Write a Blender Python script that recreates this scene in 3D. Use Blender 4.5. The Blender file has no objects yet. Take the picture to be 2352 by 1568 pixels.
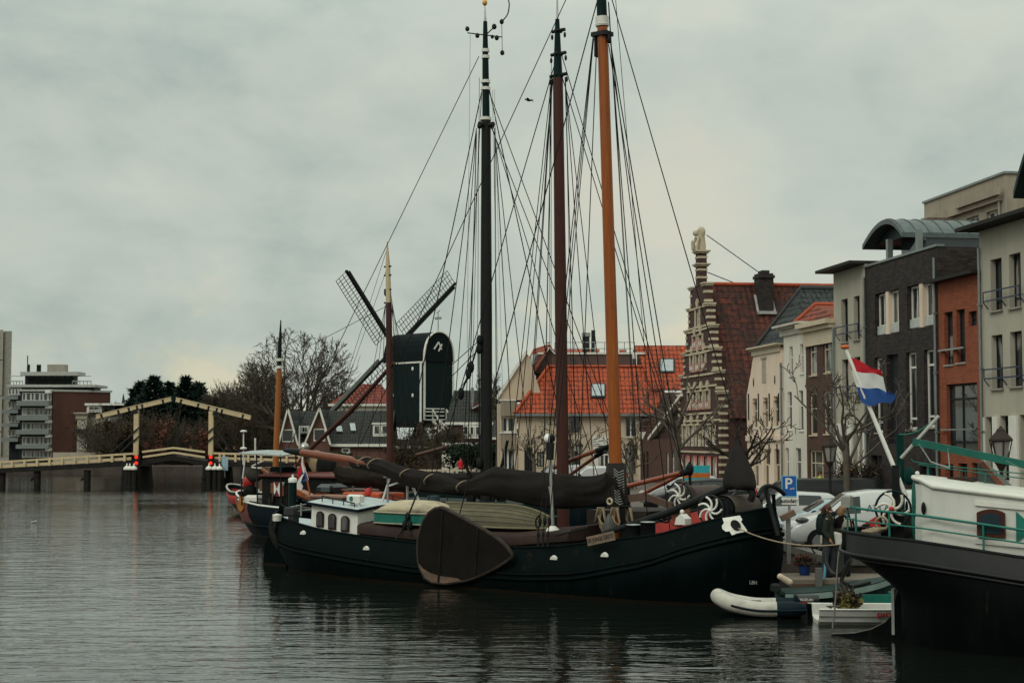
import bpy, bmesh, math, random
from math import sin, cos, pi, sqrt, atan, atan2, radians, tan, hypot
from mathutils import Vector as V, Matrix, noise as mnoise

C = bpy.context.scene
COL = C.collection
# ------------------------------------------------------------------ camera, sky, sun, exposure
HC = 4.2                       # eye height above the water (the photographer stands on a bridge)
FPX = 3593.0                   # focal length in pixels of a 2352 px wide picture
PITCH = atan(221 / FPX)
cam = bpy.data.cameras.new('camera'); camo = bpy.data.objects.new('camera', cam); COL.objects.link(camo)
camo.location = (0, 0, HC); camo.rotation_euler = (pi / 2 + PITCH, 0, 0)
cam.sensor_width = 36; cam.lens = 36 * FPX / 2352; cam.clip_end = 6000; cam.clip_start = .5
cam.dof.use_dof = True; cam.dof.focus_distance = 46; cam.dof.aperture_fstop = 2.6
C.camera = camo
C.view_settings.view_transform = 'Standard'; C.view_settings.look = 'None'
C.view_settings.exposure = 0; C.view_settings.gamma = 1
C.cycles.max_bounces = 6; C.cycles.caustics_reflective = False; C.cycles.caustics_refractive = False

SUN_EL, SUN_AZ = radians(42), radians(215)     # azimuth clockwise from +Y: behind the camera, to the left
wd = bpy.data.worlds.new('World'); C.world = wd; wd.use_nodes = True
nt = wd.node_tree; nt.nodes.clear()
def wn(t, **k):
    n = nt.nodes.new(t)
    for a, b in k.items(): setattr(n, a, b)
    return n
def wmath(op, a, b=None, c=None):
    n = wn('ShaderNodeMath', operation=op)
    for i, q in enumerate((a, b, c)):
        if q is None: continue
        if isinstance(q, (int, float)): n.inputs[i].default_value = q
        else: nt.links.new(q, n.inputs[i])
    return n.outputs[0]
def wramp(fac, stops):
    n = wn('ShaderNodeValToRGB'); e = n.color_ramp.elements
    while len(e) < len(stops): e.new(.5)
    for i, (p, c) in enumerate(stops): e[i].position = p; e[i].color = (*c, 1)
    nt.links.new(fac, n.inputs[0]); return n.outputs[0]
tc = wn('ShaderNodeTexCoord'); sep = wn('ShaderNodeSeparateXYZ'); nt.links.new(tc.outputs['Generated'], sep.inputs[0])
def wnoise(scale, stretch, detail, rough, off):
    mp = wn('ShaderNodeMapping'); mp.inputs['Scale'].default_value = (1, 1, stretch); mp.inputs['Location'].default_value = off
    nt.links.new(tc.outputs['Generated'], mp.inputs[0])
    n = wn('ShaderNodeTexNoise'); n.inputs['Scale'].default_value = scale; n.inputs['Detail'].default_value = detail
    n.inputs['Roughness'].default_value = rough; n.inputs['Distortion'].default_value = .25
    nt.links.new(mp.outputs[0], n.inputs['Vector']); return n.outputs['Fac']
n1 = wnoise(5.0, 1.9, 6, .56, (.31, .12, .65)); n2 = wnoise(13, 1.6, 5, .55, (1.3, .2, 2.1))
cl = wmath('ADD', wmath('MULTIPLY', n1, .75), wmath('MULTIPLY', n2, .25))
base = wramp(cl, [(.36, (.43, .50, .455)), (.46, (.53, .59, .522)), (.54, (.59, .635, .55)), (.66, (.68, .67, .56))])
# warm thin places low over the horizon
warm = wramp(wmath('MULTIPLY', wmath('SUBTRACT', 1, wmath('MULTIPLY', sep.outputs[2], 3.0)), n2), [(.42, (1, 1, 1)), (.60, (1.2, 1.07, .92))])
mixw = wn('ShaderNodeMix', data_type='RGBA', blend_type='MULTIPLY'); mixw.inputs['Factor'].default_value = 1
nt.links.new(base, mixw.inputs['A']); nt.links.new(warm, mixw.inputs['B'])
# an overcast sky is about three times brighter overhead than at the horizon
grad = wmath('ADD', wmath('MULTIPLY', wmath('SMOOTH_MIN', wmath('MAXIMUM', wmath('SUBTRACT', sep.outputs[2], .22), 0), .75, .1), 1.75), 1.0)
bgc = wn('ShaderNodeBackground'); nt.links.new(mixw.outputs['Result'], bgc.inputs['Color']); nt.links.new(grad, bgc.inputs['Strength'])
sky = wn('ShaderNodeTexSky', sky_type='NISHITA', sun_disc=False, sun_elevation=SUN_EL, sun_rotation=SUN_AZ, dust_density=3.0)
bgs = wn('ShaderNodeBackground'); bgs.inputs['Strength'].default_value = .06; nt.links.new(sky.outputs[0], bgs.inputs['Color'])
mxs = wn('ShaderNodeMixShader'); mxs.inputs[0].default_value = .9
nt.links.new(bgs.outputs[0], mxs.inputs[1]); nt.links.new(bgc.outputs[0], mxs.inputs[2])
wo = wn('ShaderNodeOutputWorld'); nt.links.new(mxs.outputs[0], wo.inputs[0])
sl = bpy.data.lights.new('sun', 'SUN'); sl.energy = .9; sl.angle = radians(25); sl.color = (1, .96, .88)
so = bpy.data.objects.new('sun', sl); COL.objects.link(so)
sd = V((sin(SUN_AZ) * cos(SUN_EL), cos(SUN_AZ) * cos(SUN_EL), sin(SUN_EL)))
so.rotation_euler = sd.to_track_quat('Z', 'Y').to_euler(); so.location = (0, 0, 60)

# ------------------------------------------------------------------ where a pixel's ray meets the place
D = 2352 / 3936
VIEWS = dict(A=(0, 1200, .44643), B=(900, 900, .60569), C=(1800, 1200, .44643), E=(2550, 850, .66982), G=(3100, 600, .82937),
             H=(2700, 1700, .47847), I=(3200, 1700, .51005), J=(800, 1650, .42517), K=(1700, 0, .57389), L=(1600, 900, .63776),
             M=(1300, 1700, .5102), N=(2300, 1700, .41451), O=(1700, 1650, .29762), P=(2600, 1050, .35078), Q=(850, 1680, .26781),
             R=(2400, 1700, .21259), S=(3000, 1900, .28694), U=(2700, 2200, .34014), W=(2900, 1700, .1913), X=(2300, 1900, .17007), a=(1000, 1780, .29762), b=(3350, 1750, .24915), c=(3100, 1950, .22321), d=(860, 1850, .14667))
def pv(v, x, y):
    a, b, s = VIEWS[v]; return ((a + s * x) * D, (b + s * y) * D)
def ray(px, py):
    u = (px - 1176) / FPX; w = (784 - py) / FPX
    return V((u, cos(PITCH) - w * sin(PITCH), sin(PITCH) + w * cos(PITCH)))
def at(px, py, Y):                       # at distance Y
    d = ray(px, py); k = Y / d.y; return V((d.x * k, Y, HC + d.z * k))
def onz(px, py, z):                      # at height z
    d = ray(px, py); k = (z - HC) / d.z; return V((d.x * k, d.y * k, z))
class Frame:
    def __init__(s, o, ang): s.o = V((o[0], o[1], o[2] if len(o) > 2 else 0)); s.a = ang; s.M = Matrix.Translation(s.o) @ Matrix.Rotation(ang, 4, 'Z'); s.I = s.M.inverted()
    def px(s, px, py, y=0):              # on the local vertical plane at depth y
        o = s.I @ V((0, 0, HC)); d = s.I.to_3x3() @ ray(px, py); k = (y - o.y) / d.y; return o + d * k
    def v(s, vw, x, y, yl=0): return s.px(*pv(vw, x, y), yl)
    def xz(s, vw, x, y, yl=0): p = s.v(vw, x, y, yl); return (p.x, p.z)
    def onx(s, px, py, x=0):             # on the local vertical plane at local x
        o = s.I @ V((0, 0, HC)); d = s.I.to_3x3() @ ray(px, py); k = (x - o.x) / d.x; return o + d * k
    def w(s, x, y, z): return s.M @ V((x, y, z))

# ------------------------------------------------------------------ mesh building
MW = {}
class MB:
    def __init__(s): s.v = []; s.f = []; s.mi = []; s.sm = []; s.T = None
    def add(s, vs, fs, m=0, sm=False):
        o = len(s.v)
        for p in vs: s.v.append(s.T @ V(p) if s.T else V(p))
        for f in fs: s.f.append([i + o for i in f]); s.mi.append(m); s.sm.append(sm)
        return s
    def box(s, x0, x1, y0, y1, z0, z1, m=0):
        return s.add([(x0, y0, z0), (x1, y0, z0), (x1, y1, z0), (x0, y1, z0), (x0, y0, z1), (x1, y0, z1), (x1, y1, z1), (x0, y1, z1)],
                     [(3, 2, 1, 0), (4, 5, 6, 7), (0, 1, 5, 4), (1, 2, 6, 5), (2, 3, 7, 6), (3, 0, 4, 7)], m)
    def cbox(s, x0, x1, y0, y1, z0, z1, c=.02, m=0):      # box with chamfered upper edges
        r = lambda d, z: [(x0 + d, y0 + d, z), (x1 - d, y0 + d, z), (x1 - d, y1 - d, z), (x0 + d, y1 - d, z)]
        return s.loft([r(0, z0), r(0, z1 - c), r(c, z1)], m, False)
    def beam(s, p, q, w, h, m=0, up=(0, 0, 1)):
        p = V(p); q = V(q); d = (q - p).normalized(); a = d.cross(V(up))
        if a.length < 1e-4: a = d.cross(V((1, 0, 0)))
        a.normalize(); b = a.cross(d); a *= w / 2; b *= h / 2
        return s.add([p - a - b, p + a - b, p + a + b, p - a + b, q - a - b, q + a - b, q + a + b, q - a + b],
                     [(3, 2, 1, 0), (4, 5, 6, 7), (0, 1, 5, 4), (1, 2, 6, 5), (2, 3, 7, 6), (3, 0, 4, 7)], m)
    def loft(s, rings, m=0, sm=True, cap=True, closed=True):
        n = len(rings[0]); fs = []
        vs = [p for r in rings for p in r]
        for i in range(len(rings) - 1):
            for j in range(n if closed else n - 1):
                a = i * n + j; b = i * n + (j + 1) % n; fs.append((a, b, b + n, a + n))
        s.add(vs, fs, m, sm)
        if cap and closed:
            s.add(rings[0], [tuple(range(n))[::-1]], m); s.add(rings[-1], [tuple(range(n))], m)
        return s
    def tube(s, pts, r, n=6, m=0, cap=True, sm=True):
        pts = [V(p) for p in pts]; k = len(pts)
        rr = r if isinstance(r, (list, tuple)) else [r] * k
        rings = []; ref = None
        for i, p in enumerate(pts):
            d = (pts[min(i + 1, k - 1)] - pts[max(i - 1, 0)])
            d = d.normalized() if d.length > 1e-9 else V((0, 0, 1))
            if ref is None:
                ref = d.cross(V((0, 0, 1)))
                if ref.length < .05: ref = d.cross(V((0, 1, 0)))
            ref = (ref - d * ref.dot(d)).normalized(); b = d.cross(ref)
            rings.append([p + (ref * cos(2 * pi * j / n) + b * sin(2 * pi * j / n)) * rr[i] for j in range(n)])
        return s.loft(rings, m, sm, cap)
    def lathe(s, prof, c=(0, 0, 0), n=12, m=0, sm=True):
        c = V(c); return s.loft([[c + V((r * cos(2 * pi * j / n), r * sin(2 * pi * j / n), z)) for j in range(n)] for r, z in prof], m, sm)
    def prism(s, poly, y0, y1, m=0, plane='xz', sm=False):
        f = {'xz': lambda a, b, y: (a, y, b), 'xy': lambda a, b, y: (a, b, y), 'yz': lambda a, b, y: (y, a, b)}[plane]
        return s.loft([[f(a, b, y0) for a, b in poly], [f(a, b, y1) for a, b in poly]], m, sm)
    def grid(s, fn, nu, nv, m=0, sm=True):
        return s.add([fn(i / nu, j / nv) for i in range(nu + 1) for j in range(nv + 1)],
                     [(i * (nv + 1) + j, (i + 1) * (nv + 1) + j, (i + 1) * (nv + 1) + j + 1, i * (nv + 1) + j + 1) for i in range(nu) for j in range(nv)], m, sm)
    def ball(s, c, r, n=10, k=6, m=0):
        c = V(c); r = (r, r, r) if isinstance(r, (int, float)) else r
        return s.loft([[c + V((r[0] * sin(pi * max(i, .02) / k if i < k else pi * .997) * cos(2 * pi * j / n), r[1] * sin(pi * max(i, .02) / k if i < k else pi * .997) * sin(2 * pi * j / n), -r[2] * cos(pi * i / k))) for j in range(n)] for i in range(k + 1)], m, True)
    def ring(s, c, R, r, ax='z', n=16, k=6, m=0, a0=0, a1=2 * pi):
        c = V(c); full = a1 - a0 > 6.2; pts = []
        for i in range(n + 1):
            t = a0 + (a1 - a0) * i / n; a, b = R * cos(t), R * sin(t)
            pts.append(c + V({'z': (a, b, 0), 'y': (a, 0, b), 'x': (0, a, b)}[ax]))
        return s.tube(pts, r, k, m, not full)
    def build(s, name, mats, parent=None, world=False, kind=None, label=None, cat=None, group=None, norm=True):
        me = bpy.data.meshes.new(name)
        off = V((0, 0, 0)); vs = s.v
        if world and parent is not None:
            I = MW[parent].inverted(); vs = [I @ p for p in vs]
        if parent is None and kind is None and vs:
            xs = [p.x for p in vs]; ys = [p.y for p in vs]; zs = [p.z for p in vs]
            off = V(((min(xs) + max(xs)) / 2, (min(ys) + max(ys)) / 2, min(zs))); vs = [p - off for p in vs]
        me.from_pydata([tuple(p) for p in vs], [], s.f)
        for m in (mats if isinstance(mats, (list, tuple)) else [mats]): me.materials.append(m)
        me.polygons.foreach_set('material_index', s.mi); me.polygons.foreach_set('use_smooth', s.sm)
        if norm and len(s.f) < 60000:
            bm = bmesh.new(); bm.from_mesh(me); bmesh.ops.recalc_face_normals(bm, faces=bm.faces); bm.to_mesh(me); bm.free()
        me.update()
        o = bpy.data.objects.new(name, me); COL.objects.link(o)
        if parent is not None: o.parent = parent; MW[o] = MW[parent]
        else: o.location = off; MW[o] = Matrix.Translation(off)
        if kind: o['kind'] = kind
        tag(o, label, cat, group)
        return o
def tag(o, label=None, cat=None, group=None):
    if label: o['label'] = label
    if cat: o['category'] = cat
    if group: o['group'] = group
    return o
def thing(name, label, cat, loc=(0, 0, 0), rz=0, group=None):
    o = bpy.data.objects.new(name, None); COL.objects.link(o); o.empty_display_size = .2
    o.location = loc; o.rotation_euler = (0, 0, rz); MW[o] = Matrix.Translation(V(loc)) @ Matrix.Rotation(rz, 4, 'Z')
    return tag(o, label, cat, group)
def dup(root, loc, rz=None, label=None, scale=None):
    def cp(o, par):
        c = o.copy(); COL.objects.link(c)
        if par is not None: c.parent = par
        for ch in list(o.children): cp(ch, c)
        return c
    r = cp(root, None); r.location = loc
    if rz is not None: r.rotation_euler = (0, 0, rz)
    if scale: r.scale = (scale,) * 3 if isinstance(scale, (int, float)) else scale
    if label: r['label'] = label
    return r
def lerp(a, b, t): return a + (b - a) * t
def interp(tab, x):
    for (x0, y0), (x1, y1) in zip(tab, tab[1:]):
        if x <= x1: return lerp(y0, y1, max(0, (x - x0) / (x1 - x0)) if x1 > x0 else 0)
    return tab[-1][1]
def smooth_path(pts, k=4):
    pts = [V(p) for p in pts]; out = []
    for i in range(len(pts) - 1):
        p0 = pts[max(i - 1, 0)]; p1 = pts[i]; p2 = pts[i + 1]; p3 = pts[min(i + 2, len(pts) - 1)]
        for j in range(k):
            t = j / k; out.append(.5 * ((2 * p1) + (p2 - p0) * t + (2 * p0 - 5 * p1 + 4 * p2 - p3) * t * t + (3 * p1 - p0 - 3 * p2 + p3) * t ** 3))
    return out + [pts[-1]]
def sag(p, q, s, n=10):
    p = V(p); q = V(q); return [p.lerp(q, i / n) - V((0, 0, s * 4 * (i / n) * (1 - i / n))) for i in range(n + 1)]
def text_mb(txt, size, M, depth=.006, m=0, mb=None, align='CENTER', bold=0, sx=1):   # lettering as mesh, in the plane of matrix M (x right, y up)
    cu = bpy.data.curves.new('lettering', 'FONT'); cu.body = txt; cu.size = size; cu.extrude = depth; cu.align_x = align; cu.align_y = 'CENTER'; cu.offset = bold
    o = bpy.data.objects.new('lettering', cu); COL.objects.link(o)
    dg = bpy.context.evaluated_depsgraph_get(); me = o.evaluated_get(dg).to_mesh()
    mb = mb or MB(); old = mb.T; mb.T = M @ Matrix.Diagonal((sx, 1, 1, 1))
    mb.add([v.co.copy() for v in me.vertices], [list(p.vertices) for p in me.polygons], m); mb.T = old
    o.evaluated_get(dg).to_mesh_clear(); bpy.data.objects.remove(o); bpy.data.curves.remove(cu)
    return mb

# ------------------------------------------------------------------ materials
def new_mat(name):
    m = bpy.data.materials.new(name); m.use_nodes = True; n = m.node_tree; b = n.nodes['Principled BSDF']; b.inputs['Specular IOR Level'].default_value = .25; return m, n, b
def nd(n, t, **k):
    q = n.nodes.new(t)
    for a, b in k.items():
        if a in ('data_type', 'blend_type', 'operation', 'wave_type', 'bands_direction', 'feature', 'wave_profile', 'noise_dimensions'): setattr(q, a, b)
        else: q.inputs[a].default_value = b
    return q
def scl(c, k): return tuple(max(0, min(1, x * k)) for x in c)
def mixc(n, f, a, b, mode='MIX'):
    q = nd(n, 'ShaderNodeMix', data_type='RGBA', blend_type=mode)
    for s, x in (('Factor', f), ('A', a), ('B', b)):
        if isinstance(x, tuple): q.inputs[s].default_value = (*x, 1)
        elif isinstance(x, (int, float)): q.inputs[s].default_value = x
        else: n.links.new(x, q.inputs[s])
    return q.outputs['Result']
def coords(n, scale=(1, 1, 1), kind='Object'):
    t = n.nodes.new('ShaderNodeTexCoord'); mp = n.nodes.new('ShaderNodeMapping'); mp.inputs['Scale'].default_value = scale
    n.links.new(t.outputs[kind], mp.inputs[0]); return mp.outputs[0]
def ramp(n, f, stops):
    q = n.nodes.new('ShaderNodeValToRGB'); e = q.color_ramp.elements
    while len(e) < len(stops): e.new(.5)
    for i, (p, c) in enumerate(stops): e[i].position = p; e[i].color = (*c, 1) if len(c) == 3 else c
    n.links.new(f, q.inputs[0]); return q.outputs[0]
def bumpn(n, b, h, strength=.3, dist=.02):
    q = nd(n, 'ShaderNodeBump', Strength=strength, Distance=dist); n.links.new(h, q.inputs['Height']); n.links.new(q.outputs[0], b.inputs['Normal'])
def noise_tex(n, vec, scale, detail=4, rough=.55, dist=0):
    q = nd(n, 'ShaderNodeTexNoise', Scale=scale, Detail=detail, Roughness=rough, Distortion=dist); n.links.new(vec, q.inputs['Vector']); return q.outputs['Fac']
MATS = {}
def mat(name, col, rough=.6, metal=0, var=.18, scale=3, stretch=(1, 1, 1), bump=0, dirt=0, spec=None, dcol=(.03, .03, .025), coat=0):
    if name in MATS: return MATS[name]
    m, n, b = new_mat(name)
    vec = coords(n, stretch); f = noise_tex(n, vec, scale, 6, .6)
    c = mixc(n, ramp(n, f, [(.3, (0, 0, 0)), (.7, (1, 1, 1))]), scl(col, 1 - var), scl(col, 1 + var))
    if dirt:
        g = noise_tex(n, vec, scale * .35, 8, .7); c = mixc(n, ramp(n, g, [(.5, (0, 0, 0)), (.75, (dirt,) * 3)]), c, dcol)
    n.links.new(c, b.inputs['Base Color']); b.inputs['Roughness'].default_value = rough; b.inputs['Metallic'].default_value = metal
    b.inputs['Specular IOR Level'].default_value = spec if spec is not None else (.06 if max(col) < .06 else .3)
    if coat: b.inputs['Coat Weight'].default_value = coat; b.inputs['Coat Roughness'].default_value = .08
    if bump: bumpn(n, b, noise_tex(n, vec, scale * 4, 6, .65), bump, .03)
    MATS[name] = m; return m
def facade_vec(n, su=1, sv=1):            # (x+y, z): runs round a building's walls
    t = n.nodes.new('ShaderNodeTexCoord'); s = n.nodes.new('ShaderNodeSeparateXYZ'); n.links.new(t.outputs['Object'], s.inputs[0])
    a = nd(n, 'ShaderNodeMath', operation='ADD'); n.links.new(s.outputs[0], a.inputs[0]); n.links.new(s.outputs[1], a.inputs[1])
    c = n.nodes.new('ShaderNodeCombineXYZ'); n.links.new(a.outputs[0], c.inputs[0]); n.links.new(s.outputs[2], c.inputs[1]); return c.outputs[0]
def brick(name, c1, c2, mortar, w=.21, h=.065, stain=.35, bump=.4, ms=.012):
    m, n, b = new_mat(name); vec = facade_vec(n)
    q = nd(n, 'ShaderNodeTexBrick', Scale=1.0); q.inputs['Brick Width'].default_value = w; q.inputs['Row Height'].default_value = h
    q.inputs['Mortar Size'].default_value = ms; q.inputs['Color1'].default_value = (*c1, 1); q.inputs['Color2'].default_value = (*c2, 1); q.inputs['Mortar'].default_value = (*mortar, 1)
    n.links.new(vec, q.inputs['Vector'])
    g = noise_tex(n, coords(n, (1, 1, .45)), .9, 7, .65)
    c = mixc(n, ramp(n, g, [(.42, (0, 0, 0)), (.72, (stain,) * 3)]), q.outputs['Color'], scl(c1, .35))
    n.links.new(c, b.inputs['Base Color']); b.inputs['Roughness'].default_value = .85
    bumpn(n, b, q.outputs['Fac'], -bump, .01); MATS[name] = m; return m
def render_mat(name, col, streak=.3, scol=None, rough=.85):     # painted render with rain streaks
    m, n, b = new_mat(name); vec = coords(n, (1, 1, .12)); g = noise_tex(n, vec, 2.2, 7, .65)
    v2 = coords(n); g2 = noise_tex(n, v2, .5, 5, .6)
    c = mixc(n, ramp(n, g2, [(.35, (0, 0, 0)), (.7, (1, 1, 1))]), scl(col, .9), scl(col, 1.06))
    c = mixc(n, ramp(n, g, [(.5, (0, 0, 0)), (.8, (streak,) * 3)]), c, scol or scl(col, .45))
    n.links.new(c, b.inputs['Base Color']); b.inputs['Roughness'].default_value = rough
    bumpn(n, b, noise_tex(n, v2, 30, 3, .6), .15, .01); MATS[name] = m; return m
def tiles(name, ca, cb, cc, w=.26, h=.3, axis='x', moss=.3, mosscol=(.02, .02, .018), prof=.5):   # pantiles: horizontal axis and height
    m, n, b = new_mat(name); t = n.nodes.new('ShaderNodeTexCoord'); s = n.nodes.new('ShaderNodeSeparateXYZ'); n.links.new(t.outputs['Object'], s.inputs[0])
    cv = n.nodes.new('ShaderNodeCombineXYZ'); n.links.new(s.outputs['XYZ'.index(axis.upper())], cv.inputs[0]); n.links.new(s.outputs[2], cv.inputs[1])
    q = nd(n, 'ShaderNodeTexBrick', Scale=1.0); q.offset = 0; q.inputs['Brick Width'].default_value = w; q.inputs['Row Height'].default_value = h
    q.inputs['Mortar Size'].default_value = .045; q.inputs['Mortar Smooth'].default_value = .4; q.inputs['Color1'].default_value = (*ca, 1); q.inputs['Color2'].default_value = (*cb, 1); q.inputs['Mortar'].default_value = (*scl(ca, .16), 1)
    n.links.new(cv.outputs[0], q.inputs['Vector'])
    g = noise_tex(n, coords(n), .55, 8, .7); g2 = noise_tex(n, coords(n), 3.5, 3, .5)
    c = mixc(n, ramp(n, g2, [(.5, (0, 0, 0)), (.62, (.6, .6, .6))]), q.outputs['Color'], cc)
    c = mixc(n, ramp(n, g, [(.38, (moss,) * 3), (.62, (0, 0, 0))]), c, mosscol)
    n.links.new(c, b.inputs['Base Color']); b.inputs['Roughness'].default_value = .8
    w1 = nd(n, 'ShaderNodeTexWave', bands_direction='X', Scale=1 / w * .5 * .628 * 1.0, wave_profile='SIN'); n.links.new(cv.outputs[0], w1.inputs['Vector'])
    md = nd(n, 'ShaderNodeMath', operation='FRACT'); dv = nd(n, 'ShaderNodeMath', operation='DIVIDE'); dv.inputs[1].default_value = h; n.links.new(s.outputs[2], dv.inputs[0]); n.links.new(dv.outputs[0], md.inputs[0])
    ad = nd(n, 'ShaderNodeMath', operation='SUBTRACT'); n.links.new(w1.outputs['Fac'], ad.inputs[0]); n.links.new(md.outputs[0], ad.inputs[1])
    bumpn(n, b, ad.outputs[0], prof, .06); MATS[name] = m; return m
def glass(name, col=(.016, .019, .02), rough=.06, curtain=.0, ccol=(.3, .29, .26)):      # window glass over a dark room, here and there a curtain
    m, n, b = new_mat(name); vec = coords(n, (1.3, 1.3, .35)); g = noise_tex(n, vec, 1.1, 3, .5)
    c = mixc(n, ramp(n, g, [(.55, (0, 0, 0)), (.6, (curtain,) * 3)]), col, ccol)
    n.links.new(c, b.inputs['Base Color']); b.inputs['Roughness'].default_value = rough; b.inputs['Specular IOR Level'].default_value = .6
    bumpn(n, b, noise_tex(n, coords(n), 1.4, 2, .5), .05, .05); MATS[name] = m; return m
def woodm(name, a, b_, rough=.45, stretch=(1, 1, .08), scale=14, coat=0, planks=0):
    m, n, b = new_mat(name); vec = coords(n, stretch); g = noise_tex(n, vec, scale, 8, .65, .6)
    c = mixc(n, ramp(n, g, [(.3, (0, 0, 0)), (.68, (1, 1, 1))]), a, b_)
    g2 = noise_tex(n, coords(n), 1.2, 5, .6); c = mixc(n, ramp(n, g2, [(.55, (0, 0, 0)), (.8, (.5, .5, .5))]), c, scl(a, .5))
    n.links.new(c, b.inputs['Base Color']); b.inputs['Roughness'].default_value = rough; b.inputs['Specular IOR Level'].default_value = .06 if max(a) < .06 else .3
    if coat: b.inputs['Coat Weight'].default_value = coat * .5; b.inputs['Coat Roughness'].default_value = .15
    bumpn(n, b, g, .15, .01); MATS[name] = m; return m
def lampm(name, col, e):
    m, n, b = new_mat(name); b.inputs['Base Color'].default_value = (*col, 1); b.inputs['Emission Color'].default_value = (*col, 1); b.inputs['Emission Strength'].default_value = e; MATS[name] = m; return m

wht = mat('white_paint', (.68, .67, .61), .5, var=.06, dirt=.25, dcol=(.3, .29, .25)); crm = mat('cream_paint', (.55, .47, .34), .55, var=.07, dirt=.2, dcol=(.25, .2, .14))
blk = mat('black_paint', (.012, .014, .014), .4, var=.3); blk2 = mat('black_tarred', (.011, .012, .011), .6, var=.4, bump=.2)
steel = mat('galvanised_steel', (.3, .31, .3), .4, .6, var=.15); iron = mat('dark_iron', (.025, .028, .028), .5, .3, var=.3)
rope_d = mat('dark_wire', (.016, .017, .016), .6, var=.2); rope_l = mat('hemp_rope', (.3, .235, .16), .9, var=.25, scale=14); rope_g = mat('pale_grey_line', (.3, .31, .29), .8, var=.1)
gls = glass('window_glass', curtain=.25); glsc = glass('window_glass_with_curtains', (.03, .033, .034), curtain=.8); glsb = glass('sky_glass', (.03, .04, .045), .04)
stone = mat('pale_sandstone', (.5, .43, .31), .8, var=.18, dirt=.4, dcol=(.16, .13, .09)); concrete = mat('weathered_concrete', (.30, .28, .235), .9, var=.12, dirt=.4, stretch=(1, 1, .3), dcol=(.13, .12, .1))
red_p = mat('red_paint', (.38, .022, .02), .45, var=.15); blue_p = mat('blue_paint', (.02, .06, .3), .5, var=.12); teal = mat('teal_paint', (.013, .15, .115), .42, var=.18, dirt=.25)
rubber = mat('black_rubber', (.012, .012, .012), .75, var=.3)
# ------------------------------------------------------------------ the street line along the quay
KROW, SROW = 26.11, .14; AROW = atan2(-1, SROW)
def zrow(px): return KROW / ((px - 1176) / FPX + SROW)
def row_frame(px, back=0):
    Z = zrow(px); return Frame((KROW - SROW * Z, Z, 1.0), AROW)
# main ship
TU = V((.776, -.631, 0)); TN = V((.631, .776, 0)); TANG = atan2(-.631, .776)
TO = V((.6, 45.4, 0)) - TU * 10.6
T = Frame(TO, TANG)
BG = Frame((8.0, 33.05, 0), radians(-30))
# ------------------------------------------------------------------ water and ground
def water_mat():
    m, n, b = new_mat('canal_water'); b.inputs['Base Color'].default_value = (.006, .008, .0065, 1); b.inputs['Roughness'].default_value = .035
    b.inputs['IOR'].default_value = 1.45; b.inputs['Specular IOR Level'].default_value = .9
    f1 = noise_tex(n, coords(n, (.4, 1.15, 1)), 1.5, 4, .55, .4); f2 = noise_tex(n, coords(n, (.42, 1.2, 1)), 3.4, 2, .5); f3 = noise_tex(n, coords(n, (.3, .6, 1)), .22, 3, .55)
    k = ramp(n, noise_tex(n, coords(n, (.35, 1, 1)), .06, 4, .6), [(.36, (.34,) * 3), (.66, (1.0,) * 3)])      # calmer and busier patches
    a = nd(n, 'ShaderNodeMath', operation='MULTIPLY_ADD'); a.inputs[1].default_value = .30; n.links.new(f2, a.inputs[0]); n.links.new(f1, a.inputs[2])
    c = nd(n, 'ShaderNodeMath', operation='MULTIPLY'); n.links.new(a.outputs[0], c.inputs[0]); n.links.new(k, c.inputs[1])
    d = nd(n, 'ShaderNodeMath', operation='MULTIPLY_ADD'); d.inputs[1].default_value = .5; n.links.new(f3, d.inputs[0]); n.links.new(c.outputs[0], d.inputs[2])
    q = nd(n, 'ShaderNodeBump', Strength=1.0, Distance=.054); n.links.new(d.outputs[0], q.inputs['Height']); n.links.new(q.outputs[0], b.inputs['Normal'])
    MATS['canal_water'] = m; return m
wm = MB(); wm.add([(-1600, -200, 0), (400, -200, 0), (400, 400, 0), (-1600, 400, 0)], [(0, 1, 2, 3)]); wm.build('water', water_mat(), kind='structure')
def paving_mat():
    m, n, b = new_mat('clinker_paving'); q = nd(n, 'ShaderNodeTexBrick', Scale=1.0); q.inputs['Brick Width'].default_value = .2; q.inputs['Row Height'].default_value = .1; q.inputs['Mortar Size'].default_value = .008
    q.inputs['Color1'].default_value = (.13, .1, .085, 1); q.inputs['Color2'].default_value = (.17, .135, .115, 1); q.inputs['Mortar'].default_value = (.06, .055, .05, 1)
    n.links.new(coords(n), q.inputs['Vector']); g = noise_tex(n, coords(n), .5, 8, .7)
    c = mixc(n, ramp(n, g, [(.4, (0, 0, 0)), (.7, (.6, .6, .6))]), q.outputs['Color'], (.07, .065, .055)); n.links.new(c, b.inputs['Base Color']); b.inputs['Roughness'].default_value = .7
    return m
QB = [(60, -60), (60, 9), (30, 29), (15, 38), (9.9, 40.8), (8.3, 41.0), (8.15, 43), (8.0, 46.5), (2.2, 86), (-1.0, 107), (-3.2, 113), (-12, 126), (-23.2, 134), (-25, 176), (-60, 181), (-200, 190), (-1500, 240)]
bank = MB(); top = [(x, y, 1.0) for x, y in QB]
bank.add(top + [(-1500, 4000, 1), (1600, 4000, 1), (1600, -60, 1)], [tuple(range(len(QB) + 3))])
bank.build('ground', paving_mat(), kind='structure', norm=False)
qw = MB()
for (a, b_) in zip(QB, QB[1:]): qw.add([(a[0], a[1], -1.5), (b_[0], b_[1], -1.5), (b_[0], b_[1], .995), (a[0], a[1], .995)], [(0, 1, 2, 3)])
quay_br = brick('quay_brick', (.075, .055, .045), (.1, .075, .06), (.05, .045, .04), stain=.8)
qw.build('quay_wall', quay_br, kind='structure')
cop = MB()      # stone kerb on the quay's edge
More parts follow.
